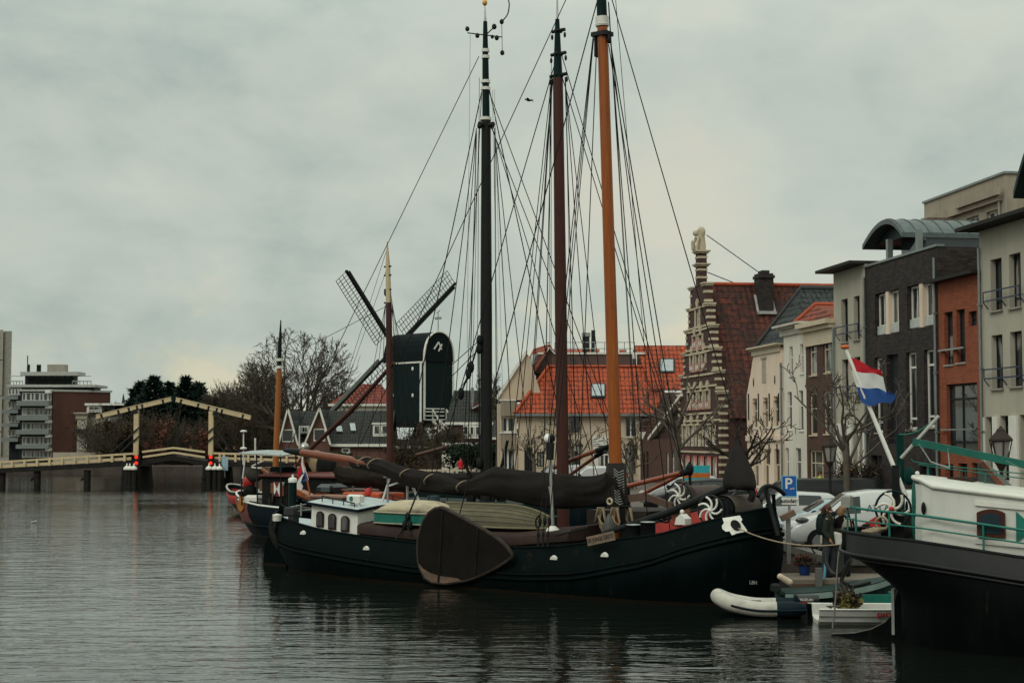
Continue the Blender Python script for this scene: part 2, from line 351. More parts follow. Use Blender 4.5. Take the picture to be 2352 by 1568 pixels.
for (a, b_) in list(zip(QB, QB[1:]))[2:10]:
    a = V((*a, 0)); b_ = V((*b_, 0)); d = (b_ - a).normalized(); nn = V((d.y, -d.x, 0)); cop.add([a + V((0, 0, .9)) - nn * .06, b_ + V((0, 0, .9)) - nn * .06, b_ + V((0, 0, 1.1)) - nn * .06, a + V((0, 0, 1.1)) - nn * .06, a + V((0, 0, .9)) + nn * .34, b_ + V((0, 0, .9)) + nn * .34, b_ + V((0, 0, 1.1)) + nn * .34, a + V((0, 0, 1.1)) + nn * .34], [(0, 1, 2, 3), (4, 5, 6, 7), (3, 2, 6, 7), (0, 3, 7, 4), (1, 2, 6, 5)])
cop.build('kerb', mat('bluestone', (.12, .115, .1), .7, var=.25, dirt=.4), kind='structure')

# ------------------------------------------------------------------ house building
def facade(mb, x0, x1, z0, z1, ops, y=0, rev=.16, m=0, mr=None, closed=True):
    """a wall with real openings and their reveals"""
    mr = m if mr is None else mr
    xs = sorted(set([x0, x1] + [v for o in ops for v in o[:2]])); zs = sorted(set([z0, z1] + [v for o in ops for v in o[2:4]]))
    xs = [x for x in xs if x0 - 1e-6 <= x <= x1 + 1e-6]; zs = [z for z in zs if z0 - 1e-6 <= z <= z1 + 1e-6]
    for a, b in zip(xs, xs[1:]):
        for c, d in zip(zs, zs[1:]):
            mx, mz = (a + b) / 2, (c + d) / 2
            if any(o[0] < mx < o[1] and o[2] < mz < o[3] for o in ops): continue
            mb.add([(a, y, c), (b, y, c), (b, y, d), (a, y, d)], [(0, 1, 2, 3)], m)
    for o in ops:
        a, b, c, d = o[:4]; r = y + rev
        mb.add([(a, y, c), (b, y, c), (b, y, d), (a, y, d), (a, r, c), (b, r, c), (b, r, d), (a, r, d)], [(0, 1, 5, 4), (1, 2, 6, 5), (2, 3, 7, 6), (3, 0, 4, 7)] + ([(4, 5, 6, 7)] if closed else []), mr)
def window(par, r, fm, gm=None, y=.1, fw=.06, vx=(), hz=(), name='window', sill=None, bw=.04, dpt=.06, label=None, sd=.05):
    a, b, c, d = r; mb = MB(); y0, y1 = y, y + dpt
    mb.box(a, a + fw, y0, y1, c, d); mb.box(b - fw, b, y0, y1, c, d); mb.box(a + fw, b - fw, y0, y1, c, c + fw); mb.box(a + fw, b - fw, y0, y1, d - fw, d)
    for t in hz:
        w = bw; z = lerp(c, d, t); mb.box(a + fw, b - fw, y0 + .004, y1 - .004, z - w / 2, z + w / 2)
    for t in vx:
        x = lerp(a, b, t); mb.box(x - bw / 2, x + bw / 2, y0 + .008, y1 - .008, c + fw, d - fw)
    o = mb.build(name, fm, par, label=label)
    p = MB(); p.box(a + fw * .5, b - fw * .5, y1 - .015, y1 + .02, c + fw * .5, d - fw * .5); p.build('pane', gm or gls, o)
    if sill is not None:
        s = MB(); s.box(a - .06, b + .06, -sd, y0 - .002, c - .07, c - .002); s.build('sill', sill, o)
    return o
def rect(fr, vw, xl, yt, xr, yb, y=0):
    p = fr.v(vw, xl, yt, y); q = fr.v(vw, xl, yb, y); r = fr.v(vw, xr, (yt + yb) / 2, y); return (p.x, r.x, q.z, p.z)
def body(mb, x0, x1, z1, dep, m=0, z0=-.2, y=.0, roof=True, mroof=None):      # flanks, back and flat roof behind a facade
    e = .006
    mb.add([(x0 + e, y, z0), (x0 + e, dep, z0), (x0 + e, dep, z1), (x0 + e, y, z1)], [(0, 1, 2, 3)], m)
    mb.add([(x1 - e, y, z0), (x1 - e, dep, z0), (x1 - e, dep, z1), (x1 - e, y, z1)], [(0, 1, 2, 3)], m)
    mb.add([(x0 + e, dep, z0), (x1 - e, dep, z0), (x1 - e, dep, z1), (x0 + e, dep, z1)], [(0, 1, 2, 3)], m)
    if roof: mb.add([(x0 + e, y, z1), (x1 - e, y, z1), (x1 - e, dep, z1), (x0 + e, dep, z1)], [(0, 1, 2, 3)], m if mroof is None else mroof)
pale = render_mat('pale_grey_render', (.42, .395, .32), .35); dkbr = brick('dark_brown_brick', (.02, .017, .017), (.055, .042, .037), (.025, .022, .022), .3, .1, stain=.3)
orbr = brick('orange_brick', (.33, .088, .038), (.24, .06, .028), (.15, .07, .05), .3, .1, stain=.35); brbr = brick('brown_brick', (.12, .056, .04), (.075, .038, .03), (.07, .05, .042), .3, .1, stain=.35)
whr = render_mat('white_render', (.70, .66, .57), .3, (.33, .3, .24)); whr2 = render_mat('cream_white_render', (.74, .60, .48), .25, (.36, .3, .22)); tan = render_mat('stained_tan_panels', (.33, .285, .225), .6, (.1, .09, .075))
bitum = mat('roofing_felt', (.035, .035, .033), .9); dkfr = mat('anthracite_frame', (.02, .022, .024), .45, var=.1); zinc = mat('grey_zinc', (.22, .245, .24), .45, .5, var=.15); zdark = mat('dark_green_grey_metal', (.035, .05, .05), .45, .3, var=.15)
eave_m = mat('dark_eave_board', (.03, .029, .028), .6); navy = mat('navy_railing', (.012, .022, .06), .4, var=.1)

def balcony_bar(par, x0, x1, z, dep=.22, m=navy):
    r = MB()
    for k in (0, .34): r.box(x0, x1, -dep, -dep + .04, z + k, z + k + .05)
    for x in (x0, (x0 + x1) / 2, x1):
        r.box(x - .02, x + .02, -dep + .001, -.002, z + .03, z + .06); r.beam((x, -dep + .02, z), (x, -.005, z - .25), .03, .03); r.box(x - .018, x + .018, -dep + .004, -dep + .036, z, z + .38)
    return r.build('balcony_rail', m, par)
# --- pale grey house at the right edge
def pale_house(px, x1, top, wins, label, eave, gwins, rails, depth=11, posts=()):
    fr = row_frame(px); h = thing('rendered_house', label, 'house', fr.o, fr.a); mb = MB()
    rs = [rect(fr, 'G', *w) for w in wins]; gs = [rect(fr, 'G', *w) for w in gwins]
    facade(mb, 0, x1, -.1, top, rs + gs, rev=.3); body(mb, 0, x1, top, depth, mroof=1); mb.build('wall', [pale, bitum], h)
    for r in rs: window(h, r, dkfr, glsc, .2, .05, (.5,), (.18,), sill=concrete, sd=.1)
    for r in gs: window(h, r, dkfr, gls, .2, .05, (), (.62,))
    for i in rails:
        a, b = rs[i[0]], rs[i[1]]; balcony_bar(h, a[0] - .25, b[1] + .25, a[2] + .35)
    e = MB(); e.prism([(-.5, top + .02), (x1, top + .02), (x1, top + .16), (-.5, top + .16)], -.75, depth + .2); e.build('eave', eave_m, h)
    if posts:
        p = MB()
        for q in posts: r = rect(fr, 'G', *q); p.box(r[0], r[1], -.08, -.002, max(r[2], -.1), r[3])
        p.build('pilaster', wht, h)
    return h, fr
f = row_frame(2255); t_ = f.v('G', 815, 345).z
HA, FA = pale_house(2255, 9.5, t_, [(852, 482, 906, 720), (937, 458, 994, 706), (856, 832, 910, 1078), (942, 816, 1000, 1068)], 'pale grey rendered house with navy balcony bars at the right edge', 1,
    [(830, 1208, 868, 1500), (898, 1203, 942, 1500), (988, 1198, 1030, 1500)], [(0, 1), (2, 3)], posts=[(868, 1206, 893, 1570), (820, 1210, 829, 1570), (944, 1202, 985, 1570)])
f = row_frame(1917.5); t_ = f.v('G', 135, 541).z; xw = f.v('G', 276, 900).x
HB, FB = pale_house(1917.5, xw, t_, [(161, 666, 192, 864), (218, 652, 247, 852), (164, 944, 195, 1140), (221, 932, 250, 1132)], 'slim pale grey house between dark brick block and brown brick house', 1,
    [(168, 1240, 192, 1540), (216, 1238, 242, 1540), (247, 1236, 266, 1540)], [(0, 1), (2, 3)], 9, posts=[(143, 1240, 166, 1570), (193, 1239, 214, 1570), (243, 1238, 247, 1570), (266, 1237, 276, 1570)])
# wall lamps beside its door
for i, (zx, zy) in enumerate([(172, 1441), (197, 1456), (212, 1441)]):
    p = FB.v('G', zx, zy, -.25); l = thing('wall_lamp', ['glowing wall lantern beside the slim grey house door, leftmost of three', 'small glowing lamp behind the street tree, between two others', 'small glowing lamp just above the shrub by the grey house'][i], 'wall lamp', FB.w(p.x, p.y, p.z), AROW, 'wall lamps on the slim grey house')
    q = MB(); q.box(-.05, .05, .1, .25, .1, .16); q.lathe([(.02, .2), (.12, .15), (.13, .12), (.02, .1)], n=8); q.build('bracket', iron, l)
    q = MB(); q.ball((0, 0, .0), (.1, .1, .13), 8, 6); q.build('bulb', lampm('lamp_glow', (1, .32, .04), 1.6), l)
# --- dark brick block
f = row_frame(1990); x1 = f.v('G', 612, 800).x; top = f.v('G', 276, 516).z
h = thing('brick_house', 'dark brown brick block with white framed windows and curved metal roof canopy', 'house', f.o, f.a); HD, FD = h, f
tr = [rect(f, 'G', *w) for w in [(316, 640, 428, 835), (465, 605, 592, 805)]]
mr_ = [rect(f, 'G', *w) for w in [(314, 935, 352, 1280), (460, 910, 511, 1266), (543, 897, 597, 1256)]]; rec = rect(f, 'G', 370, 922, 428, 1330); gd = [rect(f, 'G', 300, 1385, 350, 1640), rect(f, 'G', 525, 1430, 605, 1560)]
gd[0] = (*gd[0][:2], -.05, gd[0][3])
mb = MB(); facade(mb, 0, x1, -.1, top, tr + mr_ + [rec] + gd, rev=.34); body(mb, 0, x1, top, 9, mroof=1, z0=-.1); mb.build('wall', [dkbr, bitum], h)
for r in tr:
    w = r[1] - r[0]
    for s in (0, 1):
        a = r[0] + s * w * .57; fr_ = window(h, (a, a + w * .43, r[2] + .02, r[3] - .02), wht, glsc, .2, .09, (.5,), (.24,), sill=None)
        g = MB(); g.box(a + .02, a + w * .43 - .02, .1, .13, r[2] + .05, r[2] + (r[3] - r[2]) * .23); g.build('glass_guard', mat('frosted_glass', (.42, .44, .41), .3), fr_)
    q = MB(); q.box(r[0] + w * .44, r[0] + w * .56, .02, .33, r[2], r[3] - .001); q.build('panel', whr2, h)
for r in mr_: window(h, r, wht, gls, .16, .1, (), (.14, .8), bw=.09, sill=concrete)
q = MB(); q.box(rec[0] + .02, rec[1] - .02, .2, .26, rec[2] + .01, rec[3] - .02); q.build('recess_door', dkfr, h)
q = MB(); q.box(gd[0][0] + .05, gd[0][1] - .05, .22, .28, gd[0][2], gd[0][3] - .02); d_ = q.build('door', dkfr, h); q = MB(); q.box(gd[0][1] - .2, gd[0][1] - .16, .15, .22, 1.0, 1.4); q.build('handle', steel, d_)
window(h, gd[1], dkfr, gls, .18, .06, (.5,), (.5,))
q = MB(); q.box(-.06, x1 + .03, -.06, .3, top + .002, top + .1); q.build('coping', zinc, h)
# curved canopy over the roof terrace, vault open towards the canal
def arch(fr, pts, yl): return [fr.v('G', *p, yl) for p in pts]
yv = 1.2; pL = f.v('G', 258, 412, yv); pR = f.v('G', 440, 352, yv); pm = f.v('G', 365, 292, yv); ve = 6.5
def vault(x0, z0, xm, zm, x1_, z1_, n=14): 
    out = []
    for i in range(n + 1):
        t = i / n; out.append((lerp(lerp(x0, xm, t), lerp(xm, x1_, t), t), lerp(lerp(z0, 2 * zm - (z0 + z1_) / 2, t), lerp(2 * zm - (z0 + z1_) / 2, z1_, t), t)))
    return out
cv = vault(pL.x, pL.z, pm.x, pm.z, pR.x, pR.z); q = MB(); th = .22
q.loft([[(x, y, z) for x, z in cv] + [(x, y, z - th) for x, z in reversed(cv)] for y in (yv, ve)], sm=False)
for y in [yv + .1 + k * .62 for k in range(9)]: q.loft([[(x, yy, z + .04) for x, z in cv] + [(x, yy, z - .02) for x, z in reversed(cv)] for yy in (y, y + .05)], sm=False)
q.build('canopy', mat('dark_grey_zinc', (.10, .125, .125), .5, .4, var=.2), h)
q = MB(); cv2 = vault(pL.x + .35, pL.z, pm.x, pm.z - .3, pR.x - .2, pR.z - .15)
q.loft([[(x, y, z) for x, z in cv2] + [(cv2[-1][0], y, pL.z - .05), (cv2[0][0], y, pL.z - .05)] for y in (yv + .6, ve - .3)], sm=False); q.build('gable_panel', zdark, h)
q = MB(); q.box(pL.x + 1.9, pR.x - .1, yv + 1.2, ve - .5, top, pL.z - .06); q.build('penthouse', glsb, h)
for zx in (382, 520): p = f.v('G', zx, 440, yv + .3); q = MB(); q.box(p.x - .12, p.x + .12, yv + .2, yv + .45, top + .1, pL.z - .05); q.build('canopy_post', zinc, h)
# --- orange brick house, upper floor set back behind a terrace
f = row_frame(2156); x1 = row_frame(2156).v('G', 814, 900).x; top = f.v('G', 612, 588).z
h = thing('brick_house', 'narrow orange brick house with tall dark windows beside pale grey house', 'house', f.o, f.a)
ws = [rect(f, 'G', *w) for w in [(637, 726, 679, 968), (693, 713, 735, 958)]]; sm_ = rect(f, 'G', 750, 722, 789, 790); bg = rect(f, 'G', 648, 1058, 793, 1375); lo = [rect(f, 'G', *w) for w in [(642, 1425, 681, 1520), (702, 1422, 745, 1515), (765, 1420, 800, 1520)]]
mb = MB(); facade(mb, 0, x1, -.1, top, ws + [sm_, bg] + lo, rev=.3); body(mb, 0, x1, top, 9, mroof=1, z0=-.1); mb.build('wall', [orbr, bitum], h)
for r in ws: window(h, r, dkfr, glsc, .16, .07, (.55,), (.14,), sill=concrete)
window(h, sm_, dkfr, glsb, .14, .05, (), (.5,)); window(h, bg, dkfr, glsb, .14, .09, (.42,), (.16, .78), bw=.09)
for r in lo: window(h, r, dkfr, gls, .2, .05, (.5,))
q = MB(); a, b = ws[0], ws[1]; q.box(a[0] - .35, b[1] + .05, -.14, -.09, a[2] + .55, a[2] + .62); q.box(a[0] - .3, b[1], -.09, -.002, a[2] + .57, a[2] + .6); q.build('guard_rail', steel, h)
q = MB(); q.box(bg[0] - .35, bg[1], -.14, -.09, bg[2] + .9, bg[2] + .96); q.build('guard_rail', steel, h)
q = MB(); q.prism([(-.25, top), (x1 - .02, top), (x1 - .02, top + .13), (-.25, top + .13)], -.4, 2.6); q.build('eave', eave_m, h)
p0 = f.v('G', 637, 498, 2.4); q = MB(); q.box(.15, x1 - .02, 2.4, 9, top + .14, p0.z); q.build('set_back_storey', whr2, h)
p1 = f.v('G', 655, 408, 2.2); q = MB()
for z in (p0.z + .05, (p0.z + p1.z) / 2, p1.z): q.box(.2, x1 - .05, 2.3, 2.34, z, z + .05)
for i in range(6): x = lerp(.22, x1 - .1, i / 5); q.box(x - .025, x + .025, 2.29, 2.35, p0.z + .002, p1.z + .04)
q.build('terrace_rail', dkfr, h)
q = MB(); q.box(.25, x1 - .1, 2.4, 2.42, p0.z + .1, p1.z - .03); q.build('glass_panel', glsb, h)
# --- tan concrete block behind
bY = 15; P0 = FD.v('G', 545, 222, bY); P1 = FD.v('G', 920, 80, bY)
h = thing('office_block', 'tan concrete block with stained top storey behind the brick houses', 'building', FD.w(P0.x, bY, 0), AROW); zt = (P0.z + P1.z) / 2; wx = P1.x - P0.x; F2 = Frame(FD.w(P0.x, bY, 0), AROW)
mb = MB(); ops = [rect(F2, 'G', *w) for w in [(556, 330, 590, 420), (740, 290, 800, 430), (832, 262, 895, 420)]]
facade(mb, 0, wx, 0, zt, ops, rev=.4); body(mb, 0, wx, zt, 12, z0=0); mb.build('wall', tan, h)
for r in ops: window(h, r, wht, glsb, .2, .1, (.5,), (.3,), bw=.1)
q = MB(); za = F2.v('G', 560, 305).z; q.box(0.02, wx - .4, -.28, -.003, za - .25, za + .25); q.box(wx * .5, wx - .02, -.5, -.285, za + .05, za + .5); q.build('spandrel_pipe', tan, h)
q = MB(); q.box(-.1, wx + .1, -.1, 12.1, zt + .002, zt + .14); q.build('coping', zinc, h)
r = rect(F2, 'G', 592, 330, 724, 405); q = MB(); q.box(r[0], r[1], -2.2, -.6, r[2] - 1.2, r[3]); q.build('roof_hut', woodm('brown_boards', (.1, .07, .05), (.16, .115, .08), .8, (1, 1, .2), 8), h)
q = MB()
for zx in (903, 938): p = F2.v('G', zx, 200); q.tube([(p.x, -.15, 6), (p.x, -.15, zt - 1)], .07, 6)
q.build('drainpipe', concrete, h)
# green standing-seam roof corner at the top right
A0 = at(2327, 440, 56); h = thing('curved_roof_house', 'dark green curved metal roof poking in at the top right corner', 'house', (A0.x, A0.y, 1), AROW); F3 = Frame((A0.x, A0.y, 1), AROW)
cv = vault(0, A0.z - 1, 2.6, A0.z + 1.2, 5.2, A0.z - 1); q = MB(); q.loft([[(x, y, z) for x, z in cv] + [(x, y, z - .25) for x, z in reversed(cv)] for y in (0, 6)], sm=False); q.build('roof', zdark, h)
q = MB(); q.box(.3, 5, .8, 6, A0.z - 4.5, A0.z - 1.2); q.build('wall', zdark, h); q = MB(); q.box(.8, 4.6, 1.2, 5.8, 0, A0.z - 4.5); q.build('storeys', pale, h)

# --- brown brick house and white cornice house under one long cornice, with their roofs
slate = tiles('blue_black_tiles', (.026, .034, .036), (.04, .048, .05), (.055, .06, .06), .3, .33, 'y', .2); redt = tiles('red_pantiles', (.30, .06, .028), (.24, .045, .024), (.36, .085, .035), .26, .3, 'y', .35, (.05, .03, .022))
def cornice(par, x0, x1, zt, hgt, m, proj=.35, y0=0, name='cornice'):
    c = MB(); e = .004
    c.box(x0, x1, y0 - proj * .25, y0 - e, zt - hgt, zt - hgt * .38); c.box(x0 - .08, x1 + .08, y0 - proj * .6, y0 - e, zt - hgt * .38 + .002, zt - hgt * .2); c.box(x0 - .16, x1 + .16, y0 - proj, y0 + .3, zt - hgt * .2 + .002, zt)
    return c.build(name, m, par)
for (pxl, pxr, mt, fm, label, wins, gw) in [
    (1852, 1917.5, brbr, crm, 'brown brick house with cream framed windows under a cream cornice', [(836, 672, 880, 886), (916, 656, 964, 872), (838, 985, 882, 1226), (918, 976, 963, 1220)], [(838, 1312, 922, 1475), (946, 1305, 972, 1560)]),
    (1801, 1852, whr, wht, 'white rendered house with grey cornice and two narrow windows per floor', [(722, 720, 742, 886), (784, 706, 803, 874), (712, 980, 738, 1196), (777, 972, 803, 1200)], [(700, 1300, 720, 1500), (758, 1300, 790, 1500)])]:
    f = row_frame(pxl); x1 = f.px(pxr, 900).x; h = thing('brick_house' if mt is brbr else 'rendered_house', label, 'house', f.o, f.a); bt = 'P' 
    top = f.v('E', 820, 595).z if mt is brbr else f.v('E', 693, 604).z
    rs = [rect(f, 'E', *w) for w in wins]; gs = [rect(f, 'E', *w) for w in gw]
    if mt is brbr: gs[1] = (gs[1][0], min(gs[1][1], x1 - .2), -.05, gs[1][3])
    mb = MB(); facade(mb, 0, x1, -.1, top, rs + gs, rev=.2); body(mb, 0, x1, top, 9, z0=-.1); mb.build('wall', mt, h)
    for r in rs: window(h, r, fm, glsc if mt is brbr else gls, .08, .09 if mt is brbr else .05, () if mt is brbr else (), (.62,), bw=.07, sill=stone if mt is brbr else wht)
    if mt is brbr:
        window(h, gs[0], fm, gls, .08, .08, (.28, .78), (.55,), bw=.06, sill=stone)
        q = MB(); a = gs[1]; q.box(a[0], a[1], .1, .16, a[2], a[2] + 2.2); d_ = q.build('door', mat('door_brown', (.06, .03, .02), .4), h); window(h, (a[0], a[1], a[2] + 2.22, a[3]), fm, gls, .08, .07, name='fanlight')
    else:
        for r in gs: window(h, r, fm, gls, .08, .06, (), (.6,), bw=.07, sill=wht)
    cornice(h, -.05 if mt is brbr else -.35, x1 - (0 if mt is brbr else .02), top + .02, 1.15 if mt is brbr else .55, crm if mt is brbr else mat('grey_white_cornice', (.5, .48, .42), .6, dirt=.3), .5)
    if mt is brbr:
        rf = MB(); R0 = f.v('E', 730, 577, .4); R1 = f.v('E', 868, 482, 1.4); zt = R1.z; xr = x1 - .1
        rf.add([(R0.x, .3, top + .05), (xr, .3, top + .05), (R1.x, 1.4, zt), (R1.x, 8.6, zt), (xr, 8.6, top + .05), (R0.x, 8.6, top + .05)], [(0, 1, 2), (1, 4, 3, 2), (0, 2, 3, 5)]); rf.build('roof', tiles('red_pantiles_front', (.30, .06, .028), (.24, .045, .024), (.36, .085, .035), .26, .3, 'y', .3, (.05, .03, .022)), h)
        rd = MB(); rd.tube([(R0.x, .3, top + .1), (R1.x, 1.4, zt + .05), (R1.x, 8.6, zt + .05)], .13, 6); rd.build('ridge_tiles', mat('orange_ridge', (.36, .07, .03), .7), h)
HE = h
# --- white neck-gabled house with the blue-black hipped roof
f = row_frame(1715); x1 = f.px(1801, 1000).x; h = thing('rendered_house', 'cream white house with a curved neck gable under a blue black roof', 'house', f.o, f.a); FN = f; HN = h
zc = f.v('E', 520, 748).z; outl = [f.v('E', *p) for p in [(480, 1000), (487, 945), (500, 880), (510, 810), (520, 752)]]; outr = [f.v('E', *p) for p in [(668, 738), (678, 790), (687, 850), (690, 900)]]
zn = outl[0].z
rs = [rect(f, 'E', *w) for w in [(511, 1018, 538, 1186), (571, 1012, 600, 1184), (631, 1004, 660, 1180), (516, 1308, 546, 1520), (575, 1306, 604, 1520), (636, 1306, 668, 1520)]]; nich = rect(f, 'E', 566, 792, 588, 930)
mb = MB(); facade(mb, 0, x1, -.1, zn, rs, rev=.22)
gp = [(0, zn), (x1, zn), (outr[-1].x, outr[-1].z), (outr[-2].x, outr[-2].z), (outr[-3].x, outr[-3].z), (outr[0].x, zc)] + [(p.x, p.z) for p in reversed(outl)][0:4]
gp = [(min(max(a, 0), x1), b) for a, b in gp]; mb.prism(gp, 0.0, .3)
body(mb, 0, x1, zn - .4, 9, z0=-.1); mb.build('wall', whr2, h)
for r in rs: window(h, r, crm, gls, .12, .07, (), (.58,), bw=.09, sill=wht)
q = MB(); q.box(nich[0], nich[1], -.02, -.003, nich[2], nich[3]); q.box(nich[0] - .15, nich[1] + .15, -.06, -.022, nich[3], nich[3] + .12); q.build('niche', mat('grey_stone_panel', (.36, .32, .25), .8), h)
q = MB()
for zx, zy in [(518, 925), (640, 910)]: p = f.v('E', zx, zy); q.ball((p.x, -.01, p.z), (.09, .03, .26), 8, 6)
q.build('oval_hole', iron, h)
zb = f.v('E', 480, 1245).z; q = MB(); q.box(-.02, x1, -.1, -.003, zb - .15, zb + .15); q.build('string_course', whr2, h)
for zx, zy in ((491, 1040), (548, 1040), (610, 1040), (664, 1040), (557, 1330), (610, 1330), (655, 1330)):
    p = f.v('E', zx, zy); q = MB(); q.box(p.x - .03, p.x + .03, -.06, -.003, p.z - (1.0 if zy < 1200 else .6), p.z + .5); q.build('wall_anchor', iron, h)
cornice(h, outl[-1].x - .25, outr[0].x + .1, zc + .2, .45, crm, .35)
ra = f.v('E', 532, 728, .4); rb = f.v('E', 790, 386, 2.0); xe = rb.x
rf = MB(); zl = ra.z; xl = 0.1; xr = 2 * xe - xl
zE = zl - (zl - ra.z)
rf.add([(ra.x, .4, zl), (xr, .4, zl), (xe, 2.0, rb.z), (xe, 16, rb.z), (ra.x, 16, zl), (xr, 16, zl)], [(0, 1, 2), (1, 5, 3, 2), (0, 2, 3, 4)])
rf.add([(ra.x, .45, zl - .02), (xr, .45, zl - .02), (xr, 15.9, zl - .02), (ra.x, 15.9, zl - .02)], [(0, 1, 2, 3)]); rf.build('roof', slate, h)
q = MB(); q.tube([(ra.x, .4, zl + .05), (xe, 2.0, rb.z + .05), (xe, 16, rb.z + .05)], .14, 6); q.build('ridge_tiles', mat('slate_ridge', (.05, .055, .055), .6), h)
# --- old stepped-gable building: brick with pale stone bands, shell fans and red and white shutters
f = row_frame(1562); FS = f; xc = 4.86; W0, W1 = xc - 5.3, xc + 5.3
h = thing('stepped_gable_house', 'old stepped gable house of dark brick with stone bands and red tiled roof', 'house', f.o, f.a)
sgb = brick('old_purple_brick', (.10, .044, .038), (.075, .035, .033), (.05, .035, .032), stain=.4)
steps = [(-.1, 6.0, 5.2), (6.0, 7.3, 4.5), (7.3, 8.75, 3.85), (8.75, 10.2, 3.15), (10.2, 11.6, 2.5), (11.6, 12.95, 1.95)]
ops = []
def wset(z0, z1, n, w, gap): return [(xc + (i - (n - 1) / 2) * gap - w / 2, xc + (i - (n - 1) / 2) * gap + w / 2, z0, z1) for i in range(n)]
W3 = wset(7.45, 8.55, 3, .75, 1.5); W4 = wset(10.35, 11.5, 1, .9, 1); W2 = wset(5.0, 6.15, 4, .8, 1.55); W1_ = wset(2.65, 4.0, 5, 1.0, 1.75); W0_ = wset(.1, 2.0, 5, .9, 1.75)
W2b = wset(8.95, 9.75, 2, .8, 1.5)
mb = MB()
allw = W0_ + W1_ + W2 + W3 + W2b + W4
for z0, z1, hw in steps:
    o = [(a, b, max(c, z0), min(d, z1)) for a, b, c, d in allw if d > z0 and c < z1]
    facade(mb, xc - hw, xc + hw, z0, z1, o, rev=.18); mb.add([(xc - hw, 0, z0), (xc - hw, .45, z0), (xc - hw, .45, z1), (xc - hw, 0, z1)], [(0, 1, 2, 3)]); mb.add([(xc + hw, 0, z0), (xc + hw, .45, z0), (xc + hw, .45, z1), (xc + hw, 0, z1)], [(0, 1, 2, 3)])
    mb.add([(xc - hw, .45, z0), (xc + hw, .45, z0), (xc + hw, .45, z1), (xc - hw, .45, z1)], [(0, 1, 2, 3)]); mb.add([(xc - hw, 0, z1), (xc + hw, 0, z1), (xc + hw, .45, z1), (xc - hw, .45, z1)], [(0, 1, 2, 3)])
body(mb, W0, W1, 4.5, 16, z0=-.1, y=.46, roof=False)
mb.add([(W0, 16, 4.5), (W1, 16, 4.5), (xc, 16, 13)], [(0, 1, 2)]); mb.build('wall', sgb, h)
q = MB()       # stone mouldings on the steps, edge blocks, sills and bands
for z0, z1, hw in steps:
    for s in (-1, 1):
        a, b = sorted((xc + s * (hw + .14), xc + s * (hw - .75))); q.box(a, b, -.17, .5, z1, z1 + .1); a, b = sorted((xc + s * (hw + .07), xc + s * (hw - .7))); q.box(a, b, -.1, .47, z1 - .12, z1 - .002)
        n = max(2, int((z1 - max(z0, 0)) / .46))
        for k in range(n):
            zz = lerp(max(z0, 0), z1 - .2, (k + .5) / n); w = .5 if k % 2 else .32; a, b = sorted((xc + s * (hw + .03), xc + s * (hw - w))); q.box(a, b, -.04, .47, zz - .08, zz + .08)
for z, hw in [(2.3, 5.2), (4.3, 5.2), (4.75, 5.2), (6.45, 4.4), (7.2, 4.4), (8.65, 3.7), (8.9, 3.1), (10.1, 3.0), (10.3, 2.4), (11.55, 2.3)]:
    q.box(xc - hw, xc + hw, -.07, -.003, z - .06, z + .06)
for z0, z1, k in [(7.2, 8.7, .0)]: pass
for row in (W1_, W2, W3, W2b, W4):
    for a, b, c, d in row:
        for t in (0, 1): x = lerp(a - .09, b + .09, t); q.box(x - .09, x + .09, -.08, -.004, c, d)
        q.box(a - .15, b + .15, -.12, -.004, d, d + .1)
        for k in range(5):      # shell fan over the window
            an = radians(40 + 25 * k); px_, pz = (a + b) / 2 + cos(an) * .13, d + .12; q.beam((px_, -.05, pz), (px_ + cos(an) * .3, -.05, pz + sin(an) * .55), .1, .08, up=(0, 1, 0))
q.build('stone_trim', stone, h)
for i, row in enumerate((W1_, W2, W3, W2b, W4)):
    for r in row: window(h, r, wht, glsc, .06, .08, (.33, .66) if i == 0 else (.5,), (.25, .5, .75) if i == 0 else (.4, .7), bw=.045)
for r in W0_: window(h, r, crm, gls, .08, .07, (.5,), (.6,), bw=.05)
def shutter(par, a, b, c, d, y=-.05):
    s = MB(); s.box(a, b, y, y + .04, c, d, 0); mx, mz = (a + b) / 2, (c + d) / 2
    for v in ([(a, c), (a, d), (mx, mz)], [(b, c), (mx, mz), (b, d)]): s.prism(v, y - .006, y - .001, 1)
    return s.build('shutter', [red_p, wht], par)
for r in W0_:
    for s in (-1, 1): x = r[0] - .42 if s < 0 else r[1] + .02; shutter(h, x, x + .4, .35, 2.05)
for r in W2 + W3 + W2b:
    for s in (-1, 1): x = r[0] - .34 if s < 0 else r[1] + .06; 
    shutter(h, r[0] + .02, r[0] + .34, r[2] - .02, r[2] + .55, -.1); shutter(h, r[1] - .34, r[1] - .02, r[2] - .02, r[2] + .55, -.1)
